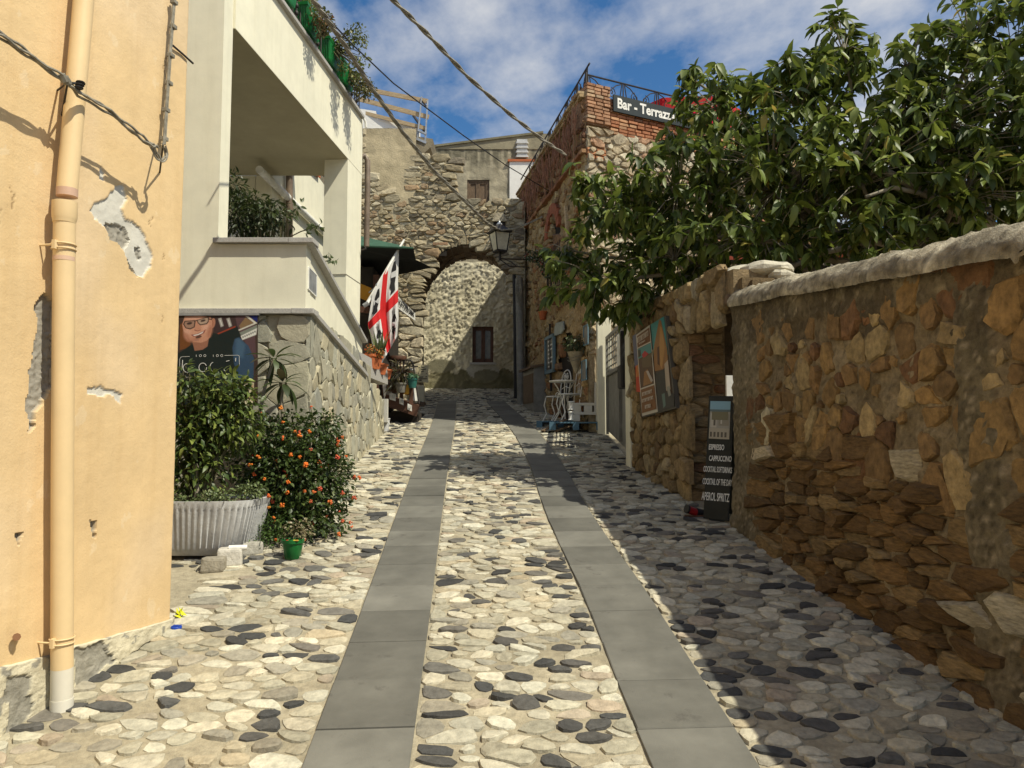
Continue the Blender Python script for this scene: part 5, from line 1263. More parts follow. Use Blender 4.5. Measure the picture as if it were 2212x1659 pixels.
fb.build('foliage', M['shrubleaf'], ol, smooth='all', kind='stuff'); st.build('stems', M['stem'], ol, kind='stuff')
# balcony planters
def OS(px, py, h): return onplane(px, py, FS.p(0, 0, h), FS.n)
for i, (px, py, hgt, lb) in enumerate(((618, -8, .3, 'green balcony planter nearest the street corner above the beam'), (671, 84, .32, 'green ribbed balcony planter with pale green mounded plant'), (717, 146, .32, 'green ribbed balcony planter under the tall branching plant'), (747, 197, .32, 'green ribbed balcony planter closest to the red roof end'))):
    c = OS(px, py, .03); u_ = (c-FS.o).dot(FS.u); z0 = BT+.10
    t_ = thing('balcony_planter', lb, 'planter', (c.x, c.y, z0), 'green planters hung on the balcony railing')
    b = MB(); n_ = 13; L_ = .24; H_ = -.02
    def prof(s, z, fl):
        pts = []
        for a_, d_ in ((-1, 0), (1, 0)):
            pass
        for k in range(2*n_): pts.append(FS.p(u_+lerp(-L_, L_, k/(2*n_-1))*s, z, H_+.10*s+(fl if k % 2 else 0)))
        for k in range(n_): pts.append(FS.p(u_+L_*s+(fl if k % 2 else 0), z, H_+lerp(.10, -.10, k/(n_-1))*s))
        for k in range(2*n_): pts.append(FS.p(u_+lerp(L_, -L_, k/(2*n_-1))*s, z, H_-.10*s))
        for k in range(n_): pts.append(FS.p(u_-L_*s-(fl if k % 2 else 0), z, H_+lerp(-.10, .10, k/(n_-1))*s))
        return pts
    rs_ = [prof(.70, z0, 0), prof(.76, z0+.02, .004), prof(.95, z0+.25, .006), prof(1.03, z0+.255, 0), prof(1.04, z0+.29, 0), prof(.95, z0+.29, 0), prof(.93, z0+.25, 0)]
    m_ = len(rs_[0]); b.add([p for r_ in rs_ for p in r_], [(k*m_+q, k*m_+(q+1) % m_, (k+1)*m_+(q+1) % m_, (k+1)*m_+q) for k in range(6) for q in range(m_)]+[tuple(range(m_-1, -1, -1)), tuple(range(6*m_, 7*m_))])
    b.build('box', M['green_plastic'], t_)
    cc = FS.p(u_, z0+.3, -.02)
    if i == 1: E_, n__, sz, tn = [(cc+Vector((0, 0, .07)), .16, .24, .11)], 700, (.025, .04), [(2, (.20, .28, .08)), (1, (.13, .2, .05))]
    elif i == 2: E_, n__, sz, tn = [(D(738, 95, c.y), .14, .16, .14), (D(768, 78, c.y), .17, .2, .16), (D(785, 130, c.y), .1, .12, .08), (D(768, 150, c.y), .12, .12, .17), (D(745, 150, c.y), .14, .1, .08)], 620, (.03, .055), [(2, (.09, .115, .03)), (2, (.14, .17, .04)), (1, (.2, .2, .06))]
    elif i == 3: E_, n__, sz, tn = [(D(778, 180, c.y), .15, .18, .12), (D(788, 196, c.y), .17, .18, .14), (D(765, 170, c.y), .12, .14, .1)], 720, (.025, .05), [(2, (.07, .09, .03)), (2, (.13, .13, .045)), (1, (.18, .13, .05))]
    else: E_, n__, sz, tn = [(cc+Vector((0, 0, .1)), .12, .2, .12)], 200, (.03, .05), [(1, (.07, .1, .03))]
    pl_ = thing('balcony_plant', ['small leafy plant in the near green planter', 'pale green mounded plant in a green planter', 'tall airy plant with upright branches above green planter', 'bushy reddish green plant hanging out past the last planter'][i], 'plant', cc, 'plants on the balcony')
    fb = MB(); st = MB(); shrub(fb, E_, n__, sz, tn, small, st, cc, shell=.6); fb.build('foliage', M['shrubleaf'], pl_, smooth='all', kind='stuff'); st.build('stems', M['stem'], pl_, kind='stuff')
pl_ = thing('balcony_plant', 'brownish shrub behind the pale mounded balcony plant', 'plant', D(690, 70, 8.4), 'plants on the balcony')
fb = MB(); st = MB(); shrub(fb, [(D(690, 42, 8.6), .16, .2, .12), (D(702, 48, 8.6), .12, .2, .14)], 420, (.03, .05), [(2, (.09, .11, .03)), (1, (.2, .11, .04))], small, st, D(690, 80, 8.6)); fb.build('foliage', M['shrubleaf'], pl_, smooth='all', kind='stuff'); st.build('stems', M['stem'], pl_, kind='stuff')
# ================================================================ posters, flag, bar, furniture, cables
def QP(cx, cy): return FF.uv((440+cx*220/1587)/1.1573, (770+cy*230/1659)/1.1573, .045)
mp_ = thing('portrait_poster', 'large printed banner of a smiling man with glasses', 'poster', D(470, 770, 6.6))
lay = [0]
shapes = []
def PS(pts, tn, soft=9): shapes.append((pts, tn, soft))
b = MB(); q = [QP(-400, 140), QP(1470, 118), QP(1330, 1900), QP(-400, 1900)]; b.sheet(FF, q, .012, .022, (.055, .035, .028)); b.build('banner', M['print'], mp_)
b = MB(); b.bar(FF.p(*QP(-400, 118), .03), FF.p(*QP(1500, 108), .03), .03, .02); b.build('rail', M['steel'], mp_)
def ell(cx, cy, rx, ry, rot=0, n=26, a0=0, a1=2*math.pi):
    o = []
    for i in range(n):
        t = a0+(a1-a0)*i/n; x, y = rx*math.cos(t), ry*math.sin(t); o.append((cx+x*math.cos(rot)-y*math.sin(rot), cy+x*math.sin(rot)+y*math.cos(rot)))
    return o
PS([(60, 300), (250, 160), (250, 700), (60, 760)], (.16, .06, .02))
PS([(620, 150), (1240, 135), (1130, 330), (760, 460), (640, 420)], (.05, .03, .03)); PS([(1060, 145), (1400, 130), (1440, 900), (1330, 800), (1100, 330)], (.10, .055, .06))
PS([(1300, 130), (1465, 125), (1460, 260)], (.01, .02, .13))
for x in (780, 930): PS([(x-30, 190), (x+30, 170), (x+75, 320), (x+20, 345)], (.35, .33, .30)); PS([(x, 210), (x+14, 205), (x+50, 310), (x+36, 316)], (.65, .63, .58))
PS([(740, 455), (1060, 320), (1075, 345), (750, 485)], (.30, .05, .025))
PS([(1240, 138), (1300, 150), (1460, 270), (1130, 410), (1115, 390), (1400, 270)], (.62, .60, .5)); PS([(1130, 320), (1250, 165), (1390, 265), (1160, 370)], (.22, .14, .07)); PS([(1140, 440), (1455, 300), (1455, 370), (1165, 490)], (.20, .22, .18)); PS([(1160, 500), (1455, 360), (1440, 480), (1190, 575)], (.66, .65, .58))
for k in range(7): PS([(1190+k*36, 512-k*16), (1210+k*36, 503-k*16), (1215+k*36, 530-k*16), (1195+k*36, 540-k*16)], (.03, .03, .03))
# jacket, seat, neck, head
PS([(60, 800), (250, 670), (420, 620), (640, 440), (760, 470), (1100, 330), (1160, 520), (1130, 900), (1200, 1500), (1330, 1800), (-300, 1800), (-300, 900)], (.012, .02, .019))
PS([(1050, 560), (1130, 530), (1300, 680), (1400, 900), (1390, 1300), (1150, 1350), (1040, 1000), (1010, 720)], (.035, .07, .12)); PS([(1080, 560), (1130, 545), (1240, 660), (1200, 900), (1060, 850)], (.06, .115, .18), 60)
PS([(285, 600), (600, 470), (560, 690), (470, 750), (330, 770)], (.30, .135, .085))
PS(ell(660, 270, 42, 90, .15), (.42, .19, .12)); PS(ell(640, 280, 25, 60, .15), (.27, .10, .06))
PS([(120, 390), (105, 300), (150, 150), (420, 145), (620, 160), (650, 250), (640, 400), (610, 520), (540, 590), (440, 625), (320, 610), (230, 560), (160, 480)], (.52, .255, .165))
PS([(140, 360), (130, 280), (170, 170), (400, 160), (560, 180), (590, 300), (560, 440), (460, 520), (340, 560), (240, 500)], (.57, .295, .195), 60)
PS(ell(200, 420, 60, 50, -.3), (.62, .34, .24), 70); PS(ell(530, 340, 70, 55, -.3), (.63, .35, .25), 80); PS(ell(330, 560, 120, 40, -.2), (.44, .20, .125), 60); PS(ell(600, 420, 40, 110, .2), (.40, .175, .11), 60); PS(ell(180, 520, 40, 80, -.5), (.42, .19, .12), 50); PS(ell(330, 180, 150, 30, -.1), (.62, .34, .24), 50)
PS([(330, 240), (390, 230), (450, 350), (440, 390), (370, 410), (320, 390)], (.52, .25, .16), 30); PS([(325, 385), (380, 405), (440, 385), (435, 400), (380, 420), (325, 402)], (.25, .09, .06))
PS([(120, 290), (145, 230), (335, 215), (345, 250), (330, 345), (250, 385), (165, 365)], (.03, .022, .02)); PS([(142, 290), (160, 245), (320, 232), (326, 255), (312, 335), (245, 365), (175, 350)], (.34, .20, .14)); PS(ell(235, 275, 50, 22, -.2), (.05, .03, .025))
PS([(365, 215), (580, 150), (585, 240), (550, 290), (430, 310), (385, 270)], (.03, .022, .02)); PS([(385, 222), (565, 168), (568, 235), (540, 272), (435, 292), (400, 262)], (.42, .30, .22)); PS(ell(480, 225, 48, 20, -.25), (.06, .035, .03))
PS([(335, 222), (370, 212), (374, 228), (340, 240)], (.03, .022, .02)); PS([(575, 180), (640, 200), (642, 215), (580, 205)], (.03, .022, .02))
PS([(260, 480), (380, 462), (500, 405), (535, 380), (500, 450), (400, 510), (300, 512)], (.22, .05, .04)); PS([(295, 487), (390, 468), (495, 415), (470, 450), (395, 485), (330, 500)], (.78, .74, .68))
PS(ell(400, 520, 60, 22, -.3), (.10, .05, .035)); PS(ell(365, 575, 45, 14, -.1), (.36, .18, .13))
PS([(1150, 1400), (1400, 1330), (1370, 1900), (1120, 1900)], (.70, .62, .42)); PS([(1240, 1440), (1390, 1380), (1385, 1440), (1260, 1470)], (.5, .33, .18)); PS([(1240, 1560), (1380, 1520), (1375, 1620), (1230, 1640)], (.5, .33, .18))
import numpy as np
gx, gy = np.meshgrid(np.linspace(-60, 1470, 190), np.linspace(128, 1750, 200)); img = np.zeros(gx.shape+(3,)); img[:] = (.055, .035, .028)
for pts, tn, soft in shapes:
    P = np.array(pts, float); ins = np.zeros(gx.shape, bool); dist = np.full(gx.shape, 1e9); n_ = len(P)
    for i in range(n_):
        (x0, y0), (x1, y1) = P[i], P[(i+1) % n_]
        if y0 != y1: ins ^= ((y0 > gy) != (y1 > gy)) & (gx < (x1-x0)*(gy-y0)/(y1-y0)+x0)
        dx_, dy_ = x1-x0, y1-y0; t_ = np.clip(((gx-x0)*dx_+(gy-y0)*dy_)/max(dx_*dx_+dy_*dy_, 1e-9), 0, 1); dist = np.minimum(dist, np.hypot(gx-x0-t_*dx_, gy-y0-t_*dy_))
    al_ = np.clip(np.where(ins, dist, -dist)/soft+.5, 0, 1)[..., None]; img = img*(1-al_)+np.array(tn)*al_
rn_ = np.random.default_rng(3); img *= 1+rn_.normal(0, .06, gx.shape)[..., None]
vs = [FF.p(*QP(float(x), float(y)), .0365) for x, y in zip(gx.ravel(), gy.ravel())]; nu_ = gx.shape[1]; nv_ = gx.shape[0]
b = MB(); b.add(vs, [(i*nu_+j, (i+1)*nu_+j, (i+1)*nu_+j+1, i*nu_+j+1) for i in range(nv_-1) for j in range(nu_-1)]); b.c = [tuple(float(q) for q in c) for c in img.reshape(-1, 3)]; b.build('picture', M['print'], mp_, smooth='all')
lay[0] = 3
wl = [(60, 1200), (60, 930), (75, 890), (110, 875), (240, 872)]
def stroke(pts, wd, tn=(.72, .71, .66), name='emblem'):
    lay[0] += .2; b = MB(); P2 = [FF.p(*QP(*p), .034+.0011*lay[0]) for p in pts]
    for i in range(len(P2)-1): b.bar(P2[i], P2[i+1], wd, .001, up=FF.n)
    b.c = [tn]*len(b.c); return b.build(name, M['print'], mp_)
stroke(wl, .0018*1.6); stroke([(870, 853), (1110, 850), (1135, 865), (1138, 1030)], .003); stroke([(95, 1250), (270, 1245)], .003); stroke([(845, 1242), (930, 1240)], .003); stroke([(1000, 1238), (1060, 1237)], .003)
for x in (435, 515, 740, 820): stroke(ell(x, 857, 20, 20, 0, 12)+[(x+20, 857)], .0028)
for x in (360, 668): stroke([(x, 840), (x, 880)], .0028)
stroke([(115, 935), (105, 1110)], .006); stroke(ell(200, 1080, 75, 80, 0, 14, 1.0, 5.2), .005); stroke(ell(680, 1060, 70, 85, 0, 14, 1.6, 4.7), .005); stroke([(900, 960), (960, 945)], .005); stroke([(1075, 900), (1070, 960)], .006); stroke(ell(480, 1070, 70, 80, 0, 16), .005); stroke([(860, 1110), (890, 1140)], .005); stroke([(385, 1268), (405, 1238), (428, 1268)], .004)
# ---------------------------------------------------------------- flag
fl = thing('island_flag', 'white flag with red cross and four dark heads on a white pole', 'flag', D(793, 655, 12.0))
P0, P1 = D(792, 657, 12.0), D(873, 518, 12.5)
MB().tube([P0, P0.lerp(P1, .5), P1], [.028, .026, .018], 8).build('pole', M['white_paint'], fl, smooth=True)
b = MB(); b.tube([P0-Vector((.05, 0, .03)), P0+Vector((.03, 0, .02))], .036, 8); b.build('socket', M['steel'], fl); b = MB(); c_ = P0.lerp(P1, .28); b.tube([c_, c_+Vector((-.16, .1, -.1))], .012, 5); b.ball(c_, .04, 8, 6); b.build('bracket', M['steel'], fl)
# cloth: corners in the picture (hoist along the pole, fly hanging down)
def flag_pt(s, t):
    """s along the hoist (0 low end of pole .. 1 top), t from hoist to fly"""
    A = Vector((805, 632)).lerp(Vector((862, 537)), s)
    Lf = [(805, 632), (796, 690), (795, 700), (806, 752), (822, 790)]; Rt = [(862, 537), (860, 600), (860, 640), (861, 690), (858, 726)]
    def pl(P, t):
        k = min(len(P)-2, int(t*(len(P)-1))); f = t*(len(P)-1)-k; return Vector(P[k]).lerp(Vector(P[k+1]), f)
    q = pl(Lf, t).lerp(pl(Rt, t), s); Y = 12.0+.45*s+.10*t*math.sin(s*11+1.5)+.05*math.sin(s*23+t*3)*t
    return D(q.x, q.y, Y)
def flag_patch(mb, s0, s1, t0, t1, tn, h=0.0, ns=10, ntt=10): mb.grid(lambda a, c: flag_pt(lerp(s0, s1, a), lerp(t0, t1, c))+Vector((0, -h, 0)), ns, ntt, lambda a, c: tn)
b = MB(); flag_patch(b, 0, 1, 0, 1, (.74, .73, .71), 0, 40, 24); b.build('cloth', M['cloth'], fl, smooth='all')
b = MB(); flag_patch(b, .40, .60, .0, 1, (.62, .02, .02), .006, 8, 24); flag_patch(b, 0, 1, .41, .56, (.62, .02, .02), .006, 40, 5); b.build('red_cross', M['cloth'], fl, smooth='all')
HEAD = [(.30, .98), (.38, .80), (.28, .66), (.22, .60), (.30, .50), (.26, .40), (.34, .22), (.52, .12), (.72, .16), (.84, .34), (.84, .55), (.74, .72), (.78, .98)]
BAND = [(.30, .30), (.84, .42), (.84, .56), (.28, .42)]
for (s0, s1, t0, t1) in ((.04, .40, .02, .40), (.64, .98, .0, .38), (.06, .44, .60, .96), (.66, .98, .60, .96)):
    for shp, tn, h in ((HEAD, (.015, .014, .016), .012), (BAND, (.62, .61, .6), .016)):
        b = MB(); cx_ = sum(p[0] for p in shp)/len(shp); cy_ = sum(p[1] for p in shp)/len(shp)
        f_ = lambda p: flag_pt(lerp(s0, s1, p[0]), lerp(t0, t1, p[1]))+Vector((0, -h, 0))
        b.add([f_(p) for p in shp]+[f_((cx_, cy_))], [(i, (i+1) % len(shp), len(shp)) for i in range(len(shp))], tn); b.build('head_emblem' if tn[0] < .1 else 'headband', M['cloth'], fl)
    if t0 > .5:
        for k in range(4):
            MB().tube([f_((.5+.05*k, .16)), f_((.44+.1*k, -.02-.06*(k % 2)))], .004, 4, (.02, .02, .02)).build('ribbon', M['cloth'], fl)
# ---------------------------------------------------------------- bar under the green awning
um = thing('green_awning', 'dark green square awning parasol over the bar corner', 'awning', (-2.5, 13.5, 2.0))
a0, a1, a2, a3 = D(745, 530, 12.15), D(893, 536, 12.35), D(931, 577, 13.7), D(745, 618, 14.9)
ap = D(758, 505, 13.3)
b = MB(); m01 = (a1+a2)/2+Vector((-.12, 0, -.03))
b.add([a0, a1, m01, a2, a3, ap], [(0, 1, 5), (1, 2, 5), (2, 3, 5), (3, 4, 5), (4, 0, 5)]); b.build('canopy', M['canopy'], um)
b = MB(); b.add([p+Vector((0, 0, -.012)) for p in (a0, a1, m01, a2, a3)], [(4, 3, 2, 1, 0)]); b.build('lining', M['canopy_dark'], um)
b = MB(); b.tube([a0, a1], .018, 6); b.build('edge_hem', M['canopy'], um)
b = MB(); b.tube([(-2.75, 13.4, 1.9), (-2.75, 13.4, 5.05)], .035, 8); b.build('pole', M['wood_dark'], um)
hut = thing('bar_hut', 'dark timber front of the small bar beside the arch', 'bar', (-3, 14, 2))
b = MB(); b.obox((-5.0, 12.9, 1.5), (2.55, 0, 0), (0, 3.0, 0), (0, 0, 3.15)); b.build('wall', M['darkroom'], hut)
b = MB(); b.obox((-2.44, 12.86, 1.7), (.1, 0, 0), (0, .1, 0), (0, 0, 2.8)); b.build('post', M['wood_dark'], hut)
b = MB(); b.prism([D(773, 610, 12.6), D(802, 622, 12.6), D(800, 652, 12.6), D(773, 642, 12.6)], (0, .04, 0), (.45, .22, .02)); b.build('yellow_panel', M['matte'], hut)
b = MB(); b.bar(D(772, 668, 12.5), D(815, 672, 12.5), .08, .10); b.build('beam', M['wood_dark'], hut)
bs = thing('food_banner', 'white strip sign with black lettering slanting beside the flag', 'sign', D(860, 648, 13.0))
q0, q1, q2, q3 = D(852, 632, 13.0), D(897, 677, 14.6), D(897, 693, 14.6), D(852, 660, 13.0)
b = MB(); b.prism([q0, q1, q2, q3], Vector((-.02, .012, 0))); b.build('board', M['white_paint'], bs)
fb_ = Frame((q0+q3)/2, (q1+q2)/2-(q0+q3)/2, v=(0, 0, 1)); fb_.n = (q1-q0).cross(q0-q3).normalized()
L_ = ((q1+q2)/2-(q0+q3)/2).length
text('lettering', 'SHOP FOOD DRINK', fb_, L_*.5, .0, .15, M['black_print'], bs, h=.014, sx=L_/1.55, bold=.004)
# deck with rails
dk = thing('timber_deck', 'dark timber deck with railing in front of the bar', 'deck', G(860, 895))
d0, d1 = D(832, 866, 13.3), D(902, 893, 13.1)
DL = [D(830, 862, 13.2), D(905, 884, 12.9)]
b = MB(); b.bar(D(826, 862, 13.1), D(903, 888, 13.1), .03, .2); b.build('fascia', M['wood_dark'], dk)
b = MB(); b.prism([D(826, 853, 13.12), D(905, 876, 13.12), D(905, 872, 15.2), D(826, 850, 15.2)], (0, 0, -.05)); b.build('floor_boards', M['wood_dark'], dk)
b = MB(); b.obox((-2.35, 13.3, 1.6), (.65, 0, 0), (0, 1.6, 0), (0, 0, .5)); b.build('dark_underside', M['darkroom'], dk)
for x, yt, yb in ((830, 790, 858), (851, 792, 866), (868, 800, 872), (889, 806, 880)):
    b = MB(); b.bar(D(x, yt, 13.1), D(x-1, yb, 13.1), .09 if x > 880 else .06, .06); b.build('post', M['wood_dark'], dk)
for y0, y1 in ((796, 806), (838, 852)):
    b = MB(); b.bar(D(826, y0, 13.08), D(893, y1, 13.08), .04, .06); b.build('rail', M['wood_dark'], dk)
for x, y, w_, h_ in ((848, 857, 13, 15), (867, 867, 9, 13), (885, 880, 9, 13)):
    b = MB(); b.prism([D(x-w_/2, y-h_/2-2, 13.03), D(x+w_/2, y-h_/2+2, 13.03), D(x+w_/2, y+h_/2+2, 13.03), D(x-w_/2, y+h_/2-2, 13.03)], (0, .01, 0)); q_ = b.build('label_plate', M['white_paint'], dk)
    for k in range(3):
        b = MB(); xx = x-w_*.28+k*w_*.28; b.bar(D(xx, y-h_*.28, 13.015), D(xx+(k % 2)*1.2, y+h_*.28, 13.015), .008, .003); b.build('black_mark', M['black_print'], q_)
b = MB(); b.prism([D(826, 830, 13.0), D(833, 815, 13.0), D(835, 845, 13.0), D(830, 862, 13.0)], (0, .02, 0)); b.build('white_notice', M['white_paint'], dk)
# terracotta planters on the parapet end
for i, (px, py, Y, s, lb) in enumerate(((800, 782, 10.7, 1.0, 'terracotta planter with aloe nearest the parapet end'), (816, 797, 11.3, .85, 'terracotta planter between the aloe planter and the end one'), (828, 808, 11.9, .8, 'terracotta planter last in the hanging row by the deck'))):
    c = D(px, py, Y); t_ = thing('terracotta_planter', lb, 'planter', c-Vector((0, 0, .1)), 'terracotta planters hanging in a row')
    b = MB(); w1_, w2_, hh = .085*s, .11*s, .2*s
    m_ = Matrix.Rotation(-.25, 3, 'Z')
    def ring(wx, wy, z): return [c+m_@Vector((x*wx, y*wy, z)) for x, y in ((-1, -1), (1, -1), (1, 1), (-1, 1))]
    rs_ = [ring(w1_, w1_*1.5, -hh/2), ring(w2_, w2_*1.6, hh*.32), ring(w2_*1.12, w2_*1.7, hh*.34), ring(w2_*1.12, w2_*1.7, hh/2), ring(w2_*.95, w2_*1.5, hh/2), ring(w2_*.95, w2_*1.5, hh*.35)]
    b.add([p for r_ in rs_ for p in r_], [(k*4+q, k*4+(q+1) % 4, k*4+4+(q+1) % 4, k*4+4+q) for k in range(5) for q in range(4)]+[(3, 2, 1, 0), (20, 21, 22, 23)]); b.build('pot', M['terracotta'], t_)
al = thing('aloe_plant', 'tall aloe with upright spiked leaves behind the flag foot', 'plant', D(822, 775, 10.9))
tmA = leaf_tmpl(1, .16, -.05, .5, 6, .35)
for k in range(11):
    a_ = k*2.4; d = Vector((math.cos(a_)*.30, math.sin(a_)*.30, 1)); b = MB(); put_leaf(b, tmA, D(820, 778, 10.85), d, Vector((math.cos(a_), math.sin(a_), .2)), pr_.uniform(.38, .56), pick(pr_, [(1, (.11, .15, .06)), (1, (.16, .19, .08))])); b.build('leaf', M['leaf'], al, smooth='all')
fp_ = thing('flowering_plant', 'small orange flowering plant at the edge of the planter', 'plant', D(812, 768, 10.6))
fb = MB(); st = MB(); shrub(fb, [(D(814, 762, 10.65), .11, .1, .08), (D(800, 755, 10.7), .08, .1, .08)], 320, (.02, .04), [(2, (.05, .08, .02)), (1.5, (.42, .12, .03)), (.7, (.5, .3, .05))], small, st, D(808, 775, 10.7)); fb.build('foliage', M['shrubleaf'], fp_, smooth='all', kind='stuff'); st.build('stems', M['stem'], fp_)
def pot_plant(nm, lb, c, r, h, mt, ells, n, sz, tn, tm, plabel):
    t_ = thing(nm, lb, 'flowerpot', c); MB().lathe([(r*.72, 0), (r*.98, h*.8), (r*1.1, h*.82), (r*1.1, h), (r*.98, h), (r*.95, h*.85)], c, 14).build('pot', mt, t_, smooth=True)
    f_ = thing('potted_plant', plabel, 'plant', c+Vector((0, 0, h))); fb = MB(); shrub(fb, [(c+Vector(e[0]), *e[1:]) for e in ells], n, sz, tn, tm); fb.build('foliage', M['shrubleaf'], f_, smooth='all', kind='stuff')
pot_plant('teal_pot', 'dark teal pot with small succulent on the deck rail', D(891, 838, 12.95), .085, .17, M['tealpot'], [((0, 0, .2), .09, .09, .05)], 120, (.04, .06), [(1, (.09, .2, .11)), (1, (.05, .13, .07))], small, 'bluish green succulent in the teal pot')
pot_plant('grey_pot', 'square grey pot hanging on the deck rail', D(866, 848, 12.95), .10, .17, M['greypot'], [((-.03, .05, .34), .2, .14, .2), ((-.12, .05, .2), .14, .1, .12)], 420, (.09, .2), [(2, (.035, .03, .022)), (2, (.05, .055, .02)), (1, (.12, .10, .03))], [leaf_tmpl(1, .12, .3, .3, 4)], 'dark spiky plant spreading above the grey pot')
b = MB(); c = D(878, 852, 13.0); b.lathe([(.03, 0), (.05, .01), (.05, .17), (.045, .17)], c, 12, (.45, .24, .03)); o_ = b.build('amber_lantern', M['matte'], None, smooth=True, loc=c); tag(o_, 'amber coloured lantern between grey and teal pots', 'lantern')
ch = thing('brown_stool', 'dark brown round seat above the spiky plant', 'stool', D(858, 800, 13.6)); c = D(858, 778, 13.6)
MB().lathe([(.0, 0), (.17, .0), (.18, .03), (.17, .07), (.0, .075)], c, 16).build('seat', M['wood_dark'], ch, smooth=True)
for k in range(4): MB().tube([c+Vector((.12*math.cos(k*1.57+.6), .12*math.sin(k*1.57+.6), 0)), c+Vector((.17*math.cos(k*1.57+.6), .17*math.sin(k*1.57+.6), -.55))], .016, 6).build('leg', M['wood_dark'], ch)
rk = thing('display_rack', 'black metal rack with white papers beside the deck', 'rack', D(890, 870, 13.6))
b = MB(); b.tube([D(872, 788, 13.5), D(874, 778, 13.5), D(886, 778, 13.5), D(890, 782, 13.5), D(893, 790, 13.5), D(905, 872, 13.3), D(880, 872, 13.3)], .018, 6); b.tube([D(880, 790, 13.5), D(903, 792, 13.5)], .014, 6); b.build('frame', M['iron'], rk, smooth=True)
b = MB(); b.prism([D(884, 795, 13.55), D(896, 795, 13.55), D(903, 866, 13.4), D(887, 866, 13.4)], (0, .02, 0)); b.build('paper', M['white_paint'], rk)
b = MB(); b.prism([D(868, 803, 13.4), D(876, 803, 13.4), D(876, 822, 13.4), D(868, 822, 13.4)], (0, .03, 0), (.6, .5, .42)); b.build('card', M['matte'], rk)
mn = thing('menu_board', 'cream menu board with handwritten lines on the arch pier', 'sign', D(912, 806, 16.4)); m0, m1 = D(902, 789, 16.45), D(925, 826, 16.45)
fm_ = Frame((m0.x, 16.45, m1.z), (1, 0, 0)); mw, mh = m1.x-m0.x, m0.z-m1.z
b = MB(); b.obox(fm_.p(0, 0, 0), fm_.u*mw, fm_.n*-.03, fm_.v*mh, (.66, .58, .36)); b.build('board', M['matte'], mn)
for k, (a_, c_, z_) in enumerate(((.1, .2, .86), (.4, .62, .88), (.35, .8, .76), (.33, .6, .64), (.08, .16, .52), (.8, .88, .5), (.1, .2, .42), (.1, .55, .3), (.75, .9, .32), (.12, .9, .2), (.1, .4, .1))):
    b = MB(); b.bar(fm_.p(a_*mw, z_*mh, .004), fm_.p(c_*mw, z_*mh+.005, .004), .003, .018); b.build('writing', M['black_print'], mn)
b = MB(); k0, k1 = D(896, 832, 16.3), D(916, 872, 16.3); b.obox((k0.x, 16.3, k1.z), (k1.x-k0.x, 0, 0), (0, .15, 0), (0, 0, k0.z-k1.z), (.62, .56, .38)); o_ = b.build('meter_box', M['matte'], None, loc=k1, bevel=.03); tag(o_, 'cream meter box on the pier under the menu board', 'meter box')
b = MB(); b.box(D(912, 868, 16.26)+Vector((-.05, 0, 0)), (.08, .02, .02)); b.build('latch', M['iron'], o_)
b = MB(); k0, k1 = D(902, 868, 15.9), D(916, 893, 15.9)
for i in range(2):
    b2 = MB(); b2.obox((lerp(k0.x, k1.x, i/2)+.004, 15.9, k1.z-.05), ((k1.x-k0.x)/2-.008, 0, 0), (0, .35, 0), (0, 0, k0.z-k1.z+.05))
    if i == 0: cr_ = thing('timber_box', 'plain brown timber box at the foot of the arch pier', 'box', (k0.x, 15.9, k1.z))
    b2.build('board', M['wood_old'], cr_)
bk = thing('grey_bucket', 'grey bucket with white rim at the end of the flagstone wall', 'bucket', D(830, 916, 12.2)); c = D(831, 917, 12.2); c.z = gz(12.2)+.0
MB().lathe([(.065, 0), (.085, .2), (.092, .2), (.092, .215), (.08, .215), (.07, .05)], c, 18).build('pail', M['cement'], bk, smooth=True)
MB().tube([c+Vector((-.09, 0, .2))]+[c+Vector((.09*math.cos(t), -.03, .2+.07*math.sin(t)-.09)) for t in [math.pi*(1-i/8) for i in range(9)]], .005, 5).build('handle', M['white_paint'], bk)
b = MB(); b.obox(D(823, 912, 12.05), (.10, 0, 0), (0, .1, 0), (0, 0, .38)); o_ = b.build('timber_post', M['white_wood'], None, loc=D(826, 912, 12.05)); tag(o_, 'short pale timber post behind the grey bucket', 'post')
# ---------------------------------------------------------------- street lantern
ln = thing('street_lantern', 'black street lantern with frosted panes on a wall bracket', 'street lamp', D(1165, 560, 14.6))
YL = 14.6; lc = D(1079, 520, YL)
def lring(px0, px1, y, dy): a_, c_ = D(px0, y, YL), D(px1, y, YL); w_ = (c_.x-a_.x)/2; m_ = (a_+c_)/2; r2 = Matrix.Rotation(.45, 3, 'Z'); return [m_+r2@Vector((sx_*w_*.80, sy_*w_*.80, 0)) for sx_, sy_ in ((-1, -1), (1, -1), (1, 1), (-1, 1))]
t0, t1 = lring(1058, 1100, 504, 0), lring(1066, 1094, 542, 0)
for k in range(4):
    b = MB(); A_, B_, C_, D_ = t0[k], t0[(k+1) % 4], t1[(k+1) % 4], t1[k]; ins = lambda p: p.lerp((A_+B_+C_+D_)/4, .06)
    n_ = (B_-A_).cross(D_-A_).normalized(); b.prism([ins(p) for p in (A_, B_, C_, D_)], n_*.006); b.build('pane', M['lampglass'], ln)
    b = MB(); b.bar(A_, D_, .018, .018); b.build('corner_bar', M['iron'], ln)
b = MB(); up_ = lring(1052, 1106, 501, 0); lo_ = lring(1054, 1104, 504, 0); top_ = lring(1072, 1086, 487, 0); b.add(lo_+up_+top_, [(3, 2, 1, 0)]+[(k*4+i, k*4+(i+1) % 4, k*4+4+(i+1) % 4, k*4+4+i) for k in (0, 1) for i in range(4)]+[(8, 9, 10, 11)]); b.build('roof', M['iron'], ln)
MB().lathe([(.06, 0), (.07, .02), (.05, .05), (.03, .07), (.02, .10), (.0, .11)], D(1079, 488, YL), 12).build('finial', M['steel'], ln, smooth=True)
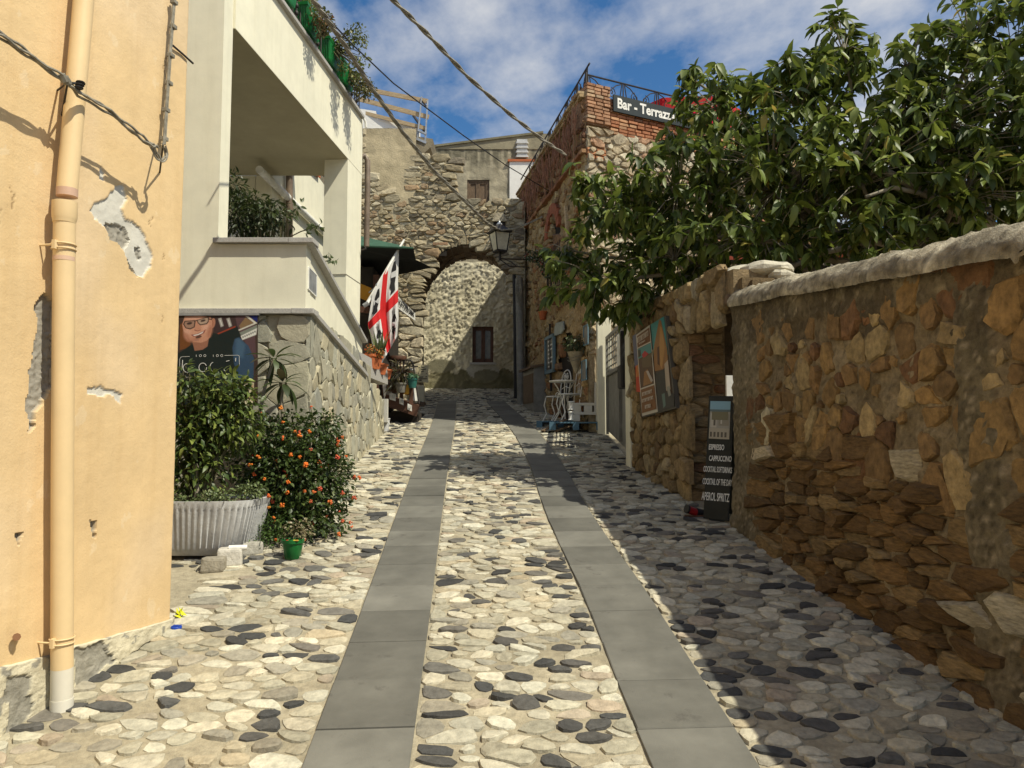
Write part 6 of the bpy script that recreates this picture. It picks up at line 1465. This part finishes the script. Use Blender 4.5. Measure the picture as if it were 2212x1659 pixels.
b = MB(); lo2 = lring(1065, 1095, 545, 0); b.add(t1+lo2, [(i, (i+1) % 4, 4+(i+1) % 4, 4+i) for i in range(4)]+[(7, 6, 5, 4), (0, 1, 2, 3)]); b.tube([D(1080, 545, YL), D(1080, 562, YL)], .025, 6); b.build('base', M['iron'], ln)
e_ = FR.p(*FR.uv(1150, 559), 0); b = MB(); b.tube([D(1080, 562, YL), D(1082, 559, YL), e_+Vector((.1, .1, 0))], .016, 6)
b.tube([D(1082, 562, YL), D(1100, 575, YL), FR.p(*FR.uv(1140, 578), .0)+Vector((.1, 0, 0))], .012, 6); b.tube([D(1090, 560, YL), D(1105, 566, YL), D(1115, 575, YL)], .010, 5); b.build('bracket', M['iron'], ln, smooth=True)
# ---------------------------------------------------------------- overhead cables
def sag(a, b_, s, n=26): return [a.lerp(b_, i/n)-Vector((0, 0, 4*s*(i/n)*(1-i/n))) for i in range(n+1)]
def cable_run(name, label, pts, r, twist, mt):
    t_ = thing(name, label, 'cable', pts[0])
    for k in range(max(1, twist)):
        P = [p+(Vector((math.cos(i*.9+k*6.28/max(1, twist)), .3, math.sin(i*.9+k*6.28/max(1, twist))))*r*.95 if twist > 1 else Vector((0, 0, 0))) for i, p in enumerate(pts)]
        MB().tube(P, r, 6).build('strand', mt, t_, smooth=True)
def pxcurve(pp_, Y0, Y1, n=10):
    out = []
    for i in range(len(pp_)-1):
        for k in range(n):
            t = (i+k/n)/(len(pp_)-1); a_, c_ = Vector(pp_[i]), Vector(pp_[i+1]); q = a_.lerp(c_, k/n); out.append(D(q.x, q.y, 1/lerp(1/Y0, 1/Y1, t)))
    out.append(D(*pp_[-1], Y1)); return out
cable_run('overhead_cable', 'twisted grey cable bundle crossing down to the street lantern', pxcurve([(640, -50), (690, 18), (740, 90), (800, 185), (870, 285), (940, 372), (1010, 440), (1050, 480), (1078, 497)], 5.5, 14.5, 8), .013, 3, M['cable'])
cable_run('overhead_cable', 'thick grey cable running to the brick corner of the terrace house', pxcurve([(800, -50), (850, 0), (930, 80), (1010, 165), (1100, 245), (1170, 300), (1222, 334)], 6, 11.9, 8), .014, 2, M['cable'])
cable_run('overhead_cable', 'thin dark wire across the sky to the dry vine', pxcurve([(650, -30), (690, 20), (760, 95), (850, 180), (1000, 292), (1090, 355), (1185, 412)], 6, 14.4, 8), .008, 1, M['black'])
cable_run('overhead_cable', 'slack cable from the street lantern up to the shaded stone house', pxcurve([(1040, 470), (1062, 488), (1085, 497), (1110, 494), (1140, 483), (1172, 468)], 14.6, 14.0, 6), .011, 2, M['cable'])
cable_run('overhead_cable', 'thin straight cable over the arch stones', pxcurve([(925, 511), (1000, 508), (1090, 503), (1120, 505)], 16.4, 16.2, 6), .008, 1, M['cable'])
# ---------------------------------------------------------------- shaded house front items
bl = thing('iron_balcony', 'small balcony with black railing on the shaded stone house', 'balcony', FR.p(*FR.uv(1200, 648), 0))
bu0, bv0 = FR.uv(1180, 652, .3); bu1 = FR.uv(1216, 650)[0]-.3
b = MB(); b.obox(FR.p(bu0, bv0-.06, -.02), FR.u*(bu1-bu0+.3), FR.n*.32, FR.v*.08, (.2, .09, .045)); b.build('slab', M['brick'], bl)
b = MB(); b.bar(FR.p(bu0+.03, bv0+.05, .28), FR.p(bu0+.03, bv0+.95, .28), .03); b.bar(FR.p(bu0+.03, bv0+.95, .28), FR.p(bu1+.3, bv0+.95, .28), .03); b.bar(FR.p(bu0+.03, bv0+.95, .0), FR.p(bu0+.03, bv0+.95, .28), .03); b.build('rail', M['iron'], bl)
for k in range(9): MB().bar(FR.p(bu0+.03+k*.11, bv0+.04, .28), FR.p(bu0+.03+k*.11, bv0+.94, .28), .014).build('baluster', M['iron'], bl)
for k in range(3): MB().bar(FR.p(bu0+.03, bv0+.04, .05+k*.08), FR.p(bu0+.03, bv0+.94, .05+k*.08), .014).build('baluster', M['iron'], bl)
hf = thing('hanging_flowers', 'trailing plant with small pale and red flowers on the balcony', 'plant', FR.p(bu0, bv0+1, .3))
fb = MB(); st = MB(); shrub(fb, [(D(1172, 560, 13.6), .16, .2, .13), (D(1150, 552, 13.7), .14, .2, .10), (D(1186, 580, 13.4), .14, .2, .16)], 800, (.03, .06), [(4, (.03, .05, .015)), (1, (.06, .09, .03)), (.5, (.4, .38, .33)), (.5, (.35, .02, .03))], small, st, FR.p(bu0+.1, bv0+.9, .3)); fb.build('foliage', M['shrubleaf'], hf, smooth='all', kind='stuff'); st.build('stems', M['stem'], hf)
mf = thing('framed_menu', 'blue framed menu case hanging on the shaded wall', 'menu case', FR.p(*FR.uv(1190, 800), .05))
u0, v0 = FR.uv(1182, 800, .05); u1, v1 = FR.uv(1201, 720, .05); v0 = FR.uv(1201, 803, .05)[1]
for (a_, c_, d_, e_) in ((u0, u0+.06, v0, v1), (u1-.06, u1, v0, v1), (u0, u1, v0-.0, v0+.06), (u0, u1, v1-.06, v1)):
    b = MB(); b.obox(FR.p(a_, d_, .06), FR.u*(c_-a_), FR.n*.05, FR.v*(e_-d_)); b.build('frame', M['blue_frame'], mf)
b = MB(); b.obox(FR.p(u0+.05, v0+.05, .06), FR.u*(u1-u0-.1), FR.n*.02, FR.v*(v1-v0-.1)); b.build('panel', mat('menu panel', (.05, .055, .05), (.16, .15, .12), 9, .4), mf)
for k in range(7):
    b = MB(); z = lerp(v0+.12, v1-.12, k/6); b.obox(FR.p(lerp(u0, u1, .3), z, .082), FR.u*(u1-u0)*(.25+.2*(k % 3)), FR.n*.002, FR.v*.03); b.build('menu_line', M['chalk'], mf)
b = MB(); pts = [FR.uv(*p, .06) for p in ((1201, 700), (1206, 697), (1219, 694), (1220, 712), (1216, 720), (1200, 726))]; b.sheet(FR, pts, .06, .03); o_ = b.build('plate_sign', mat('pale plate', (.38, .42, .38), (.33, .36, .32), 6, .6), None, loc=FR.p(*pts[0], .06), bevel=.006); tag(o_, 'blank pale green plate sign above the dark archway', 'sign')
c = FR.p(*FR.uv(1185, 691), .12); t_ = thing('wall_pot', 'terracotta pot fixed high on the shaded wall', 'flowerpot', c); MB().lathe([(.06, 0), (.085, .14), (.095, .14), (.095, .17), (.08, .17)], c, 12).build('pot', M['terracotta'], t_, smooth=True)
bx = thing('wall_cabinet', 'low weathered cabinet with slanting timber top by the wall', 'cabinet', FR.p(*FR.uv(1168, 870), 0))
u0 = FR.uv(1157, 860)[0]; u1 = FR.uv(1182, 850)[0]; zt_ = FR.uv(1168, 790)[1]; y_ = 12.1-.98*u0
b = MB(); b.obox(FR.p(u0, gz(y_)-.15, .02), FR.u*(u1-u0), FR.n*.25, FR.v*(zt_-gz(y_)+.1)); b.build('body', M['gate'], bx)
b = MB(); b.obox(FR.p(u0-.05, zt_-.05, .02), FR.u*(u1-u0+.1), FR.n*.34-FR.v*.06, FR.v*.05); b.build('top', M['wood_old'], bx)
b = MB(); b.obox(FR.p(u0+.06, gz(y_)+.05, .272), FR.u*(u1-u0-.12), FR.n*.012, FR.v*(zt_-gz(y_)-.25)); b.build('door', M['wood_old'], bx)
c = FR.p(*FR.uv(1264, 770), .16); wb = thing('wall_basket', 'pale cloth basket planter hung beside the dark archway', 'basket', c)
MB().lathe([(.02, -.28), (.09, -.1), (.14, .06), (.15, .07), (.13, .06)], c, 14).build('basket', mat('basket', (.36, .31, .22), (.28, .24, .17), 14, .9, .4, 50), wb, smooth=True)
b = MB(); 
for z in (-.02, -.07): b.tube([c+Vector((.135*math.cos(t), .135*math.sin(t), z-.02*math.sin(t*2))) for t in [i*.35 for i in range(19)]], .006, 5)
b.build('rope', M['cable'], wb)
gpz = thing('basket_plant', 'leafy plant growing in the cloth wall basket', 'plant', c+Vector((0, 0, .07))); fb = MB(); shrub(fb, [(c+Vector((0, 0, .2)), .2, .2, .15)], 420, (.04, .08), [(2, (.04, .065, .02)), (1, (.10, .11, .05))], med); fb.build('foliage', M['shrubleaf'], gpz, smooth='all', kind='stuff')
for px, py, lb in ((1268, 724, 'small blue picture frame above the wall basket'), (1264, 800, 'small blue picture frame below the wall basket')):
    t_ = thing('picture_frame', lb, 'frame', D(px, py, 12.0)); f0 = Frame(D(px, py, 12.0)+FR.n*.02, FR.u); s_ = .13
    for a_, c_ in (((-s_, -s_*1.2), (s_, -s_*1.2)), ((s_, -s_*1.2), (s_, s_*1.2)), ((s_, s_*1.2), (-s_, s_*1.2)), ((-s_, s_*1.2), (-s_, -s_*1.2))): MB().bar(f0.p(*a_), f0.p(*c_), .022, .02).build('frame_bar', M['blue_frame'], t_)
    b = MB(); b.obox(f0.p(-s_, -s_*1.2, -.012), f0.u*2*s_, f0.n*.008, f0.v*2.4*s_); b.build('picture', M['gate'], t_)
# ---------------------------------------------------------------- blue pallets, bistro set, pallet seat
def pallet(nm, lb, x, y, z, lx, ly, hgt, mt, rz, group=None, nb=5):
    t_ = thing(nm, lb, 'pallet', (x, y, z), group); m_ = Matrix.Rotation(rz, 3, 'Z'); T = lambda a_, c_, e_: Vector((x, y, z))+m_@Vector((a_, c_, e_))
    for k in range(nb):
        yy = lerp(-ly/2, ly/2-.1, k/(nb-1)); b = MB(); b.obox(T(-lx/2, yy, hgt-.022), m_@Vector((lx, 0, 0)), m_@Vector((0, .1, 0)), Vector((0, 0, .022))); b.build('plank', mt, t_)
    for a_ in (-lx/2, -.05, lx/2-.1):
        b = MB(); b.obox(T(a_, -ly/2, 0), m_@Vector((.1, 0, 0)), m_@Vector((0, .12, 0)), Vector((0, 0, hgt-.045))); b.build('block', mt, t_)
        b = MB(); b.obox(T(a_, ly/2-.12, 0), m_@Vector((.1, 0, 0)), m_@Vector((0, .12, 0)), Vector((0, 0, hgt-.045))); b.build('block', mt, t_)
        b = MB(); b.obox(T(a_, -ly/2, hgt-.045), m_@Vector((.1, 0, 0)), m_@Vector((0, ly, 0)), Vector((0, 0, .022))); b.build('bearer', mt, t_)
    return t_
zp = 1.90
pallet('blue_pallet', 'blue painted pallet platform under the white pallet seat', 1.05, 12.2, zp-.13, .85, .62, .13, M['blue_wood'], -.08, 'blue pallets forming a step')
pallet('blue_pallet', 'blue painted pallet platform under the white bistro table', .86, 12.95, zp-.11, .82, .75, .14, M['blue_wood'], -.1, 'blue pallets forming a step')
b = MB(); b.bar(D(1172, 931, 12.0), D(1222, 906, 12.2), .10, .02); b.bar(D(1190, 936, 12.0), D(1235, 918, 12.1), .08, .02); o_ = b.build('ramp_boards', M['wood_old'], None, loc=D(1200, 930, 12)); tag(o_, 'dark ramp boards leaning on the blue platform', 'ramp')
ps = thing('pallet_seat', 'white painted pallet seat with upright slatted back', 'seat', (1.22, 12.15, zp))
def PB(px0, py0, px1, py1, Y, dep, name='plank'):
    a_, c_ = D(px0, py1, Y), D(px1, py0, Y); b = MB(); b.obox(a_, (c_.x-a_.x, 0, 0), (0, dep, 0), (0, 0, c_.z-a_.z)); b.build(name, M['white_wood'], ps, bevel=.006)
PB(1238, 870, 1303, 876, 12.05, .6); PB(1240, 890, 1303, 896, 12.05, .6)
for x in (1238, 1262, 1284): PB(x, 876, x+17 if x < 1280 else 1303, 890, 12.05, .12, 'block')
for x in (1238, 1288): PB(x, 896, x+15, 910, 12.05, .12, 'block')
for y0, y1 in ((828, 842), (846, 856), (860, 869)):
    a_, c_ = D(1264, y0+8, 12.55), D(1286, y0, 12.12); b = MB(); b.bar(a_-Vector((0, 0, .05)), c_-Vector((0, 0, .06)), .03, .085); b.build('plank', M['white_wood'], ps)
PB(1284, 826, 1302, 836, 12.1, .09); PB(1284, 836, 1289, 870, 12.1, .09, 'upright'); PB(1298, 836, 1303, 870, 12.1, .09, 'upright')
tb = thing('bistro_table', 'round white metal bistro table with scrolled legs', 'table', (.87, 12.75, zp+.03)); tc_ = D(1219, 824, 12.75)
MB().lathe([(.0, -.012), (.26, -.012), (.265, 0), (.26, .012), (.0, .012)], tc_, 28).build('table_top', M['white_paint'], tb, smooth=True)
zl = zp+.03
for k in range(3):
    a_ = k*2.094+.5; d = Vector((math.cos(a_), math.sin(a_), 0)); MB().tube([tc_+d*.2-Vector((0, 0, .01)), tc_+d*.12-Vector((0, 0, .12)), tc_+d*.05-Vector((0, 0, .3)), Vector((tc_.x, tc_.y, zl))+d*.10+Vector((0, 0, .18)), Vector((tc_.x, tc_.y, zl))+d*.24], .011, 7).build('leg', M['white_paint'], tb, smooth=True)
    fs_ = Frame(tc_+d*.1-Vector((0, 0, .2)), d); MB().tube(scroll(fs_, .03, .05, .07, True, 0), .007, 5).build('leg_scroll', M['white_paint'], tb, smooth=True)
def bistro_chair(lb, x, y, rz):
    t_ = thing('bistro_chair', lb, 'chair', (0, 0, 0), 'white bistro chairs on the blue platform')
    MB().lathe([(.0, .44), (.19, .44), (.2, .45), (.19, .46), (.0, .462)], (0, 0, 0), 22).build('seat', M['white_paint'], t_, smooth=True)
    for s in (-1, 1):
        MB().tube([(s*.16, -.14, .44), (s*.17, -.17, .3), (s*.18, -.12, .15), (s*.19, -.2, 0)], .011, 7).build('leg', M['white_paint'], t_, smooth=True)
        MB().tube([(s*.17, .22, 0), (s*.16, .13, .25), (s*.17, .15, .44)], .011, 7).build('leg', M['white_paint'], t_, smooth=True)
    arch = [(-.17, .15, .44), (-.19, .17, .62)]+[(.19*-math.cos(math.pi*i/10), .19+.02*math.sin(math.pi*i/10), .74+.2*math.sin(math.pi*i/10)) for i in range(11)]+[(.19, .17, .62), (.17, .15, .44)]
    MB().tube(arch, .011, 7).build('back_frame', M['white_paint'], t_, smooth=True)
    fz = Frame((0, .19, 0), (1, 0, 0), (0, -1, 0)); b = MB()
    for s in (-1, 1):
        b.tube(scroll(fz, s*.06, .88, .06, s > 0, 0), .007, 5); b.tube([(s*.03, .17, .46), (s*.05, .18, .62), (s*.02, .19, .74), (s*.06, .2, .88)], .007, 5)
    b.tube([(-.18, .18, .60), (0, .18, .64), (.18, .18, .60)], .007, 5); b.build('back_scrolls', M['white_paint'], t_, smooth=True)
    t_.location = (x, y, zp+.02); t_.rotation_euler = (0, 0, rz); return t_
c1 = bistro_chair('white scrolled bistro chair seen from the side beside the pallet seat', .96, 12.45, -1.35)
c2 = copy_tree(c1); c2.location = (.80, 13.25, zp+.02); c2.rotation_euler = (0, 0, -1.2); c2['label'] = 'white scrolled bistro chair behind the round table, farther from the gate'
lt_ = thing('white_lantern', 'two tier white lantern stand in front of the bistro chair', 'lantern', D(1234, 908, 12.1)); 
for k in range(2):
    c = D(1234, 908-k*22, 12.08); MB().lathe([(.05, 0), (.055, .01), (.04, .03), (.045, .12), (.058, .13), (.05, .145)], c, 12).build('lantern_cup', M['white_paint'], lt_, smooth=True)
# ---------------------------------------------------------------- chalkboard
p_l, p_r = G(1519, 1122), G(1573, 1132); p_l.z = gz(p_l.y)+.012; p_r.z = p_l.z-.01
ub = (p_r-p_l).normalized(); nb_ = ub.cross(Vector((0, 0, 1))); lean = (Vector((0, 0, 1))-nb_*.14).normalized()
FBd = Frame(p_l, ub, v=lean); FBd.n = ub.cross(lean).normalized()
wb_ = (p_r-p_l).length; hb_ = 1.10
ab = thing('chalkboard_sign', 'black folding chalkboard with white drinks lettering in the doorway', 'signboard', (p_l+p_r)/2)
b = MB(); b.obox(FBd.p(0, 0, -.02), FBd.u*wb_, FBd.n*.02, FBd.v*hb_); b.build('front_board', M['blackboard'], ab, bevel=.004)
b = MB(); bk_ = -FBd.n*.34; b.obox(FBd.p(0, 0, -.03)+Vector((bk_.x, bk_.y, 0)), FBd.u*wb_, (FBd.p(0, hb_-.02, -.03)-FBd.p(0, 0, -.03)-Vector((bk_.x, bk_.y, 0))), FBd.n*.018); b.build('rear_board', M['blackboard'], ab)
b = MB(); b.obox(FBd.p(.02, hb_*.645, .001), FBd.u*(wb_-.04), FBd.n*.002, FBd.v*(hb_*.31), (.30, .29, .25)); ph_ = b.build('photo_print', M['print'], ab)
for (x0, x1, y0, y1, tn) in ((0, 1, .78, 1, (.20, .36, .45)), (0, 1, .72, .78, (.10, .15, .16)), (.1, .9, .5, .72, (.16, .15, .09)), (.05, .35, .3, .68, (.42, .40, .34)), (.2, .3, .35, .6, (.10, .09, .07)), (.45, .95, .35, .66, (.24, .22, .17)), (.55, .62, .4, .6, (.46, .44, .38)), (.0, 1, .0, .28, (.36, .33, .26))):
    b = MB(); b.obox(FBd.p(.02+(wb_-.04)*x0, hb_*(.645+.31*y0), .0035+.0002*y0), FBd.u*((wb_-.04)*(x1-x0)), FBd.n*.001, FBd.v*(hb_*.31*(y1-y0)), tn); b.build('picture_area', M['print'], ph_)
for k in range(5):
    b = MB(); b.obox(FBd.p(.03+(wb_-.06)*k/5, hb_*.66, .0055), FBd.u*((wb_-.06)/5*.55), FBd.n*.0006, FBd.v*.045, (.10, .09, .07)); b.build('picture_area', M['print'], ph_)
for s_, v_, sz, sx_, du in (('ESPRESSO', .575, .068, .50, -.02), ('CAPPUCCINO', .485, .068, .49, .02), ('COCKTAIL SOFTDRINKS', .395, .070, .345, .0), ('COCKTAIL OF THE DAY', .295, .076, .33, -.0), ('APEROL SPRITZ', .175, .100, .37, -.01)):
    text('lettering', s_, FBd, wb_/2+du, hb_*v_, sz, M['chalk'], ab, h=.002, sx=sx_, bold=.0012)
sp = thing('garden_spotlight', 'small red and black spotlight lying beside the chalkboard', 'spotlight', G(1500, 1118)); c = G(1497, 1117); c.z += .05
MB().tube([c+Vector((-.05, -.01, .02)), c+Vector((.03, .02, -.01))], .036, 12, (.30, .012, .012)).build('body', M['print'], sp, smooth=True); MB().tube([c+Vector((-.062, -.014, .025)), c+Vector((-.045, -.008, .02))], .041, 12).build('cap', M['black'], sp, smooth=True)
MB().tube([c+Vector((.03, .02, -.005)), c+Vector((.12, .05, -.02))], [.038, .03], 10).build('base', M['black'], sp, smooth=True); MB().tube([c+Vector((-.08, -.03, -.04)), c+Vector((.02, -.02, -.045)), c+Vector((.1, .0, -.04))], .012, 6).build('foot', M['wood_dark'], sp)
# ---------------------------------------------------------------- tour poster
tp_ = thing('wall_poster', 'framed town poster with brown text panels on the rubble wall', 'poster', F2.p(*F2.uv(1410, 890), .08))
QD = lambda x, y: ((1560+x*.1808)/1.1573, (760+y*.1808)/1.1573)
qv = lambda x, y: F2.uv(*QD(x, y), .085)
b = MB(); b.sheet(F2, [qv(108, 440), qv(560, 160), qv(700, 1440), qv(235, 1570)], .075-.05, .05, (.09, .085, .07)); b.build('frame', M['print'], tp_)
lay2 = [0]
def TS(pts, tn, name='print', th=.0006):
    lay2[0] += 1; b = MB(); b.sheet(F2, [qv(*p) for p in pts], .076+.0007*lay2[0], th, tn); return b.build(name, M['print'], tp_)
TS([(110, 440), (540, 170), (680, 1420), (240, 1560)], (.085, .05, .03))
TS([(360, 285), (540, 172), (600, 700), (400, 720)], (.05, .24, .24)); TS([(110, 440), (165, 410), (190, 850), (140, 870)], (.10, .11, .18)); TS([(150, 860), (205, 830), (222, 1220), (165, 1210)], (.48, .05, .015)); TS([(165, 850), (190, 840), (200, 1000), (160, 1010)], (.50, .17, .03))
TS([(480, 215), (505, 230), (590, 620), (600, 760), (540, 900), (420, 930), (400, 640)], (.27, .13, .04)); TS([(490, 300), (520, 330), (560, 600), (520, 900), (480, 820)], (.40, .21, .06)); TS([(455, 600), (485, 580), (490, 850), (460, 830)], (.08, .03, .015)); TS([(555, 830), (605, 770), (640, 1180), (580, 1200)], (.42, .34, .26)); TS([(430, 960), (560, 900), (580, 1220), (690, 1240), (690, 1420), (470, 1490)], (.035, .035, .033)); TS([(520, 1250), (560, 1230), (575, 1400), (545, 1440)], (.11, .18, .16)); TS([(590, 1150), (625, 1130), (650, 1260), (615, 1280)], (.26, .26, .22))
TS([(165, 430), (355, 290), (468, 1490), (252, 1550)], (.55, .51, .44))
TS([(180, 445), (352, 322), (368, 515), (188, 605)], (.17, .065, .02)); TS([(190, 620), (372, 530), (415, 1100), (232, 1165)], (.10, .055, .03)); TS([(192, 625), (373, 535), (384, 670), (200, 760)], (.07, .24, .24)); TS([(195, 640), (230, 625), (240, 720), (200, 740)], (.05, .05, .03)); TS([(250, 700), (290, 645), (345, 690), (270, 750)], (.42, .02, .025)); TS([(285, 940), (330, 900), (400, 1090), (270, 1140)], (.30, .15, .05)); TS([(310, 930), (340, 920), (410, 1060), (380, 1080)], (.45, .40, .36)); TS([(250, 760), (380, 680), (395, 860), (260, 880)], (.13, .09, .045))
TS([(240, 1185), (425, 1120), (455, 1450), (258, 1510)], (.20, .085, .025))
def fake_line(a_, c_, hgt, n, name='lettering'):
    for k in range(n):
        t0_ = (k+.12)/n; t1_ = (k+.88)/n; p0_ = Vector(a_).lerp(Vector(c_), t0_); p1_ = Vector(a_).lerp(Vector(c_), t1_)
        TS([(p0_.x, p0_.y), (p1_.x, p1_.y), (p1_.x+2, p1_.y+hgt), (p0_.x+2, p0_.y+hgt)], (.50, .43, .36), name)
        m_ = Vector(a_).lerp(Vector(c_), (k+.5)/n)
        if k % 3: TS([(m_.x-2, m_.y+hgt*.3), (m_.x+3, m_.y+hgt*.28), (m_.x+3, m_.y+hgt*.95), (m_.x-2, m_.y+hgt*.95)], (.20, .085, .025), name)
        lay2[0] -= 1.6 if k % 3 else .8
fake_line((185, 470), (348, 360), 75, 9); fake_line((258, 1225), (400, 1178), 50, 9); fake_line((258, 1318), (420, 1265), 48, 11); fake_line((302, 1400), (388, 1378), 50, 5); fake_line((222, 540), (310, 495), 22, 5)
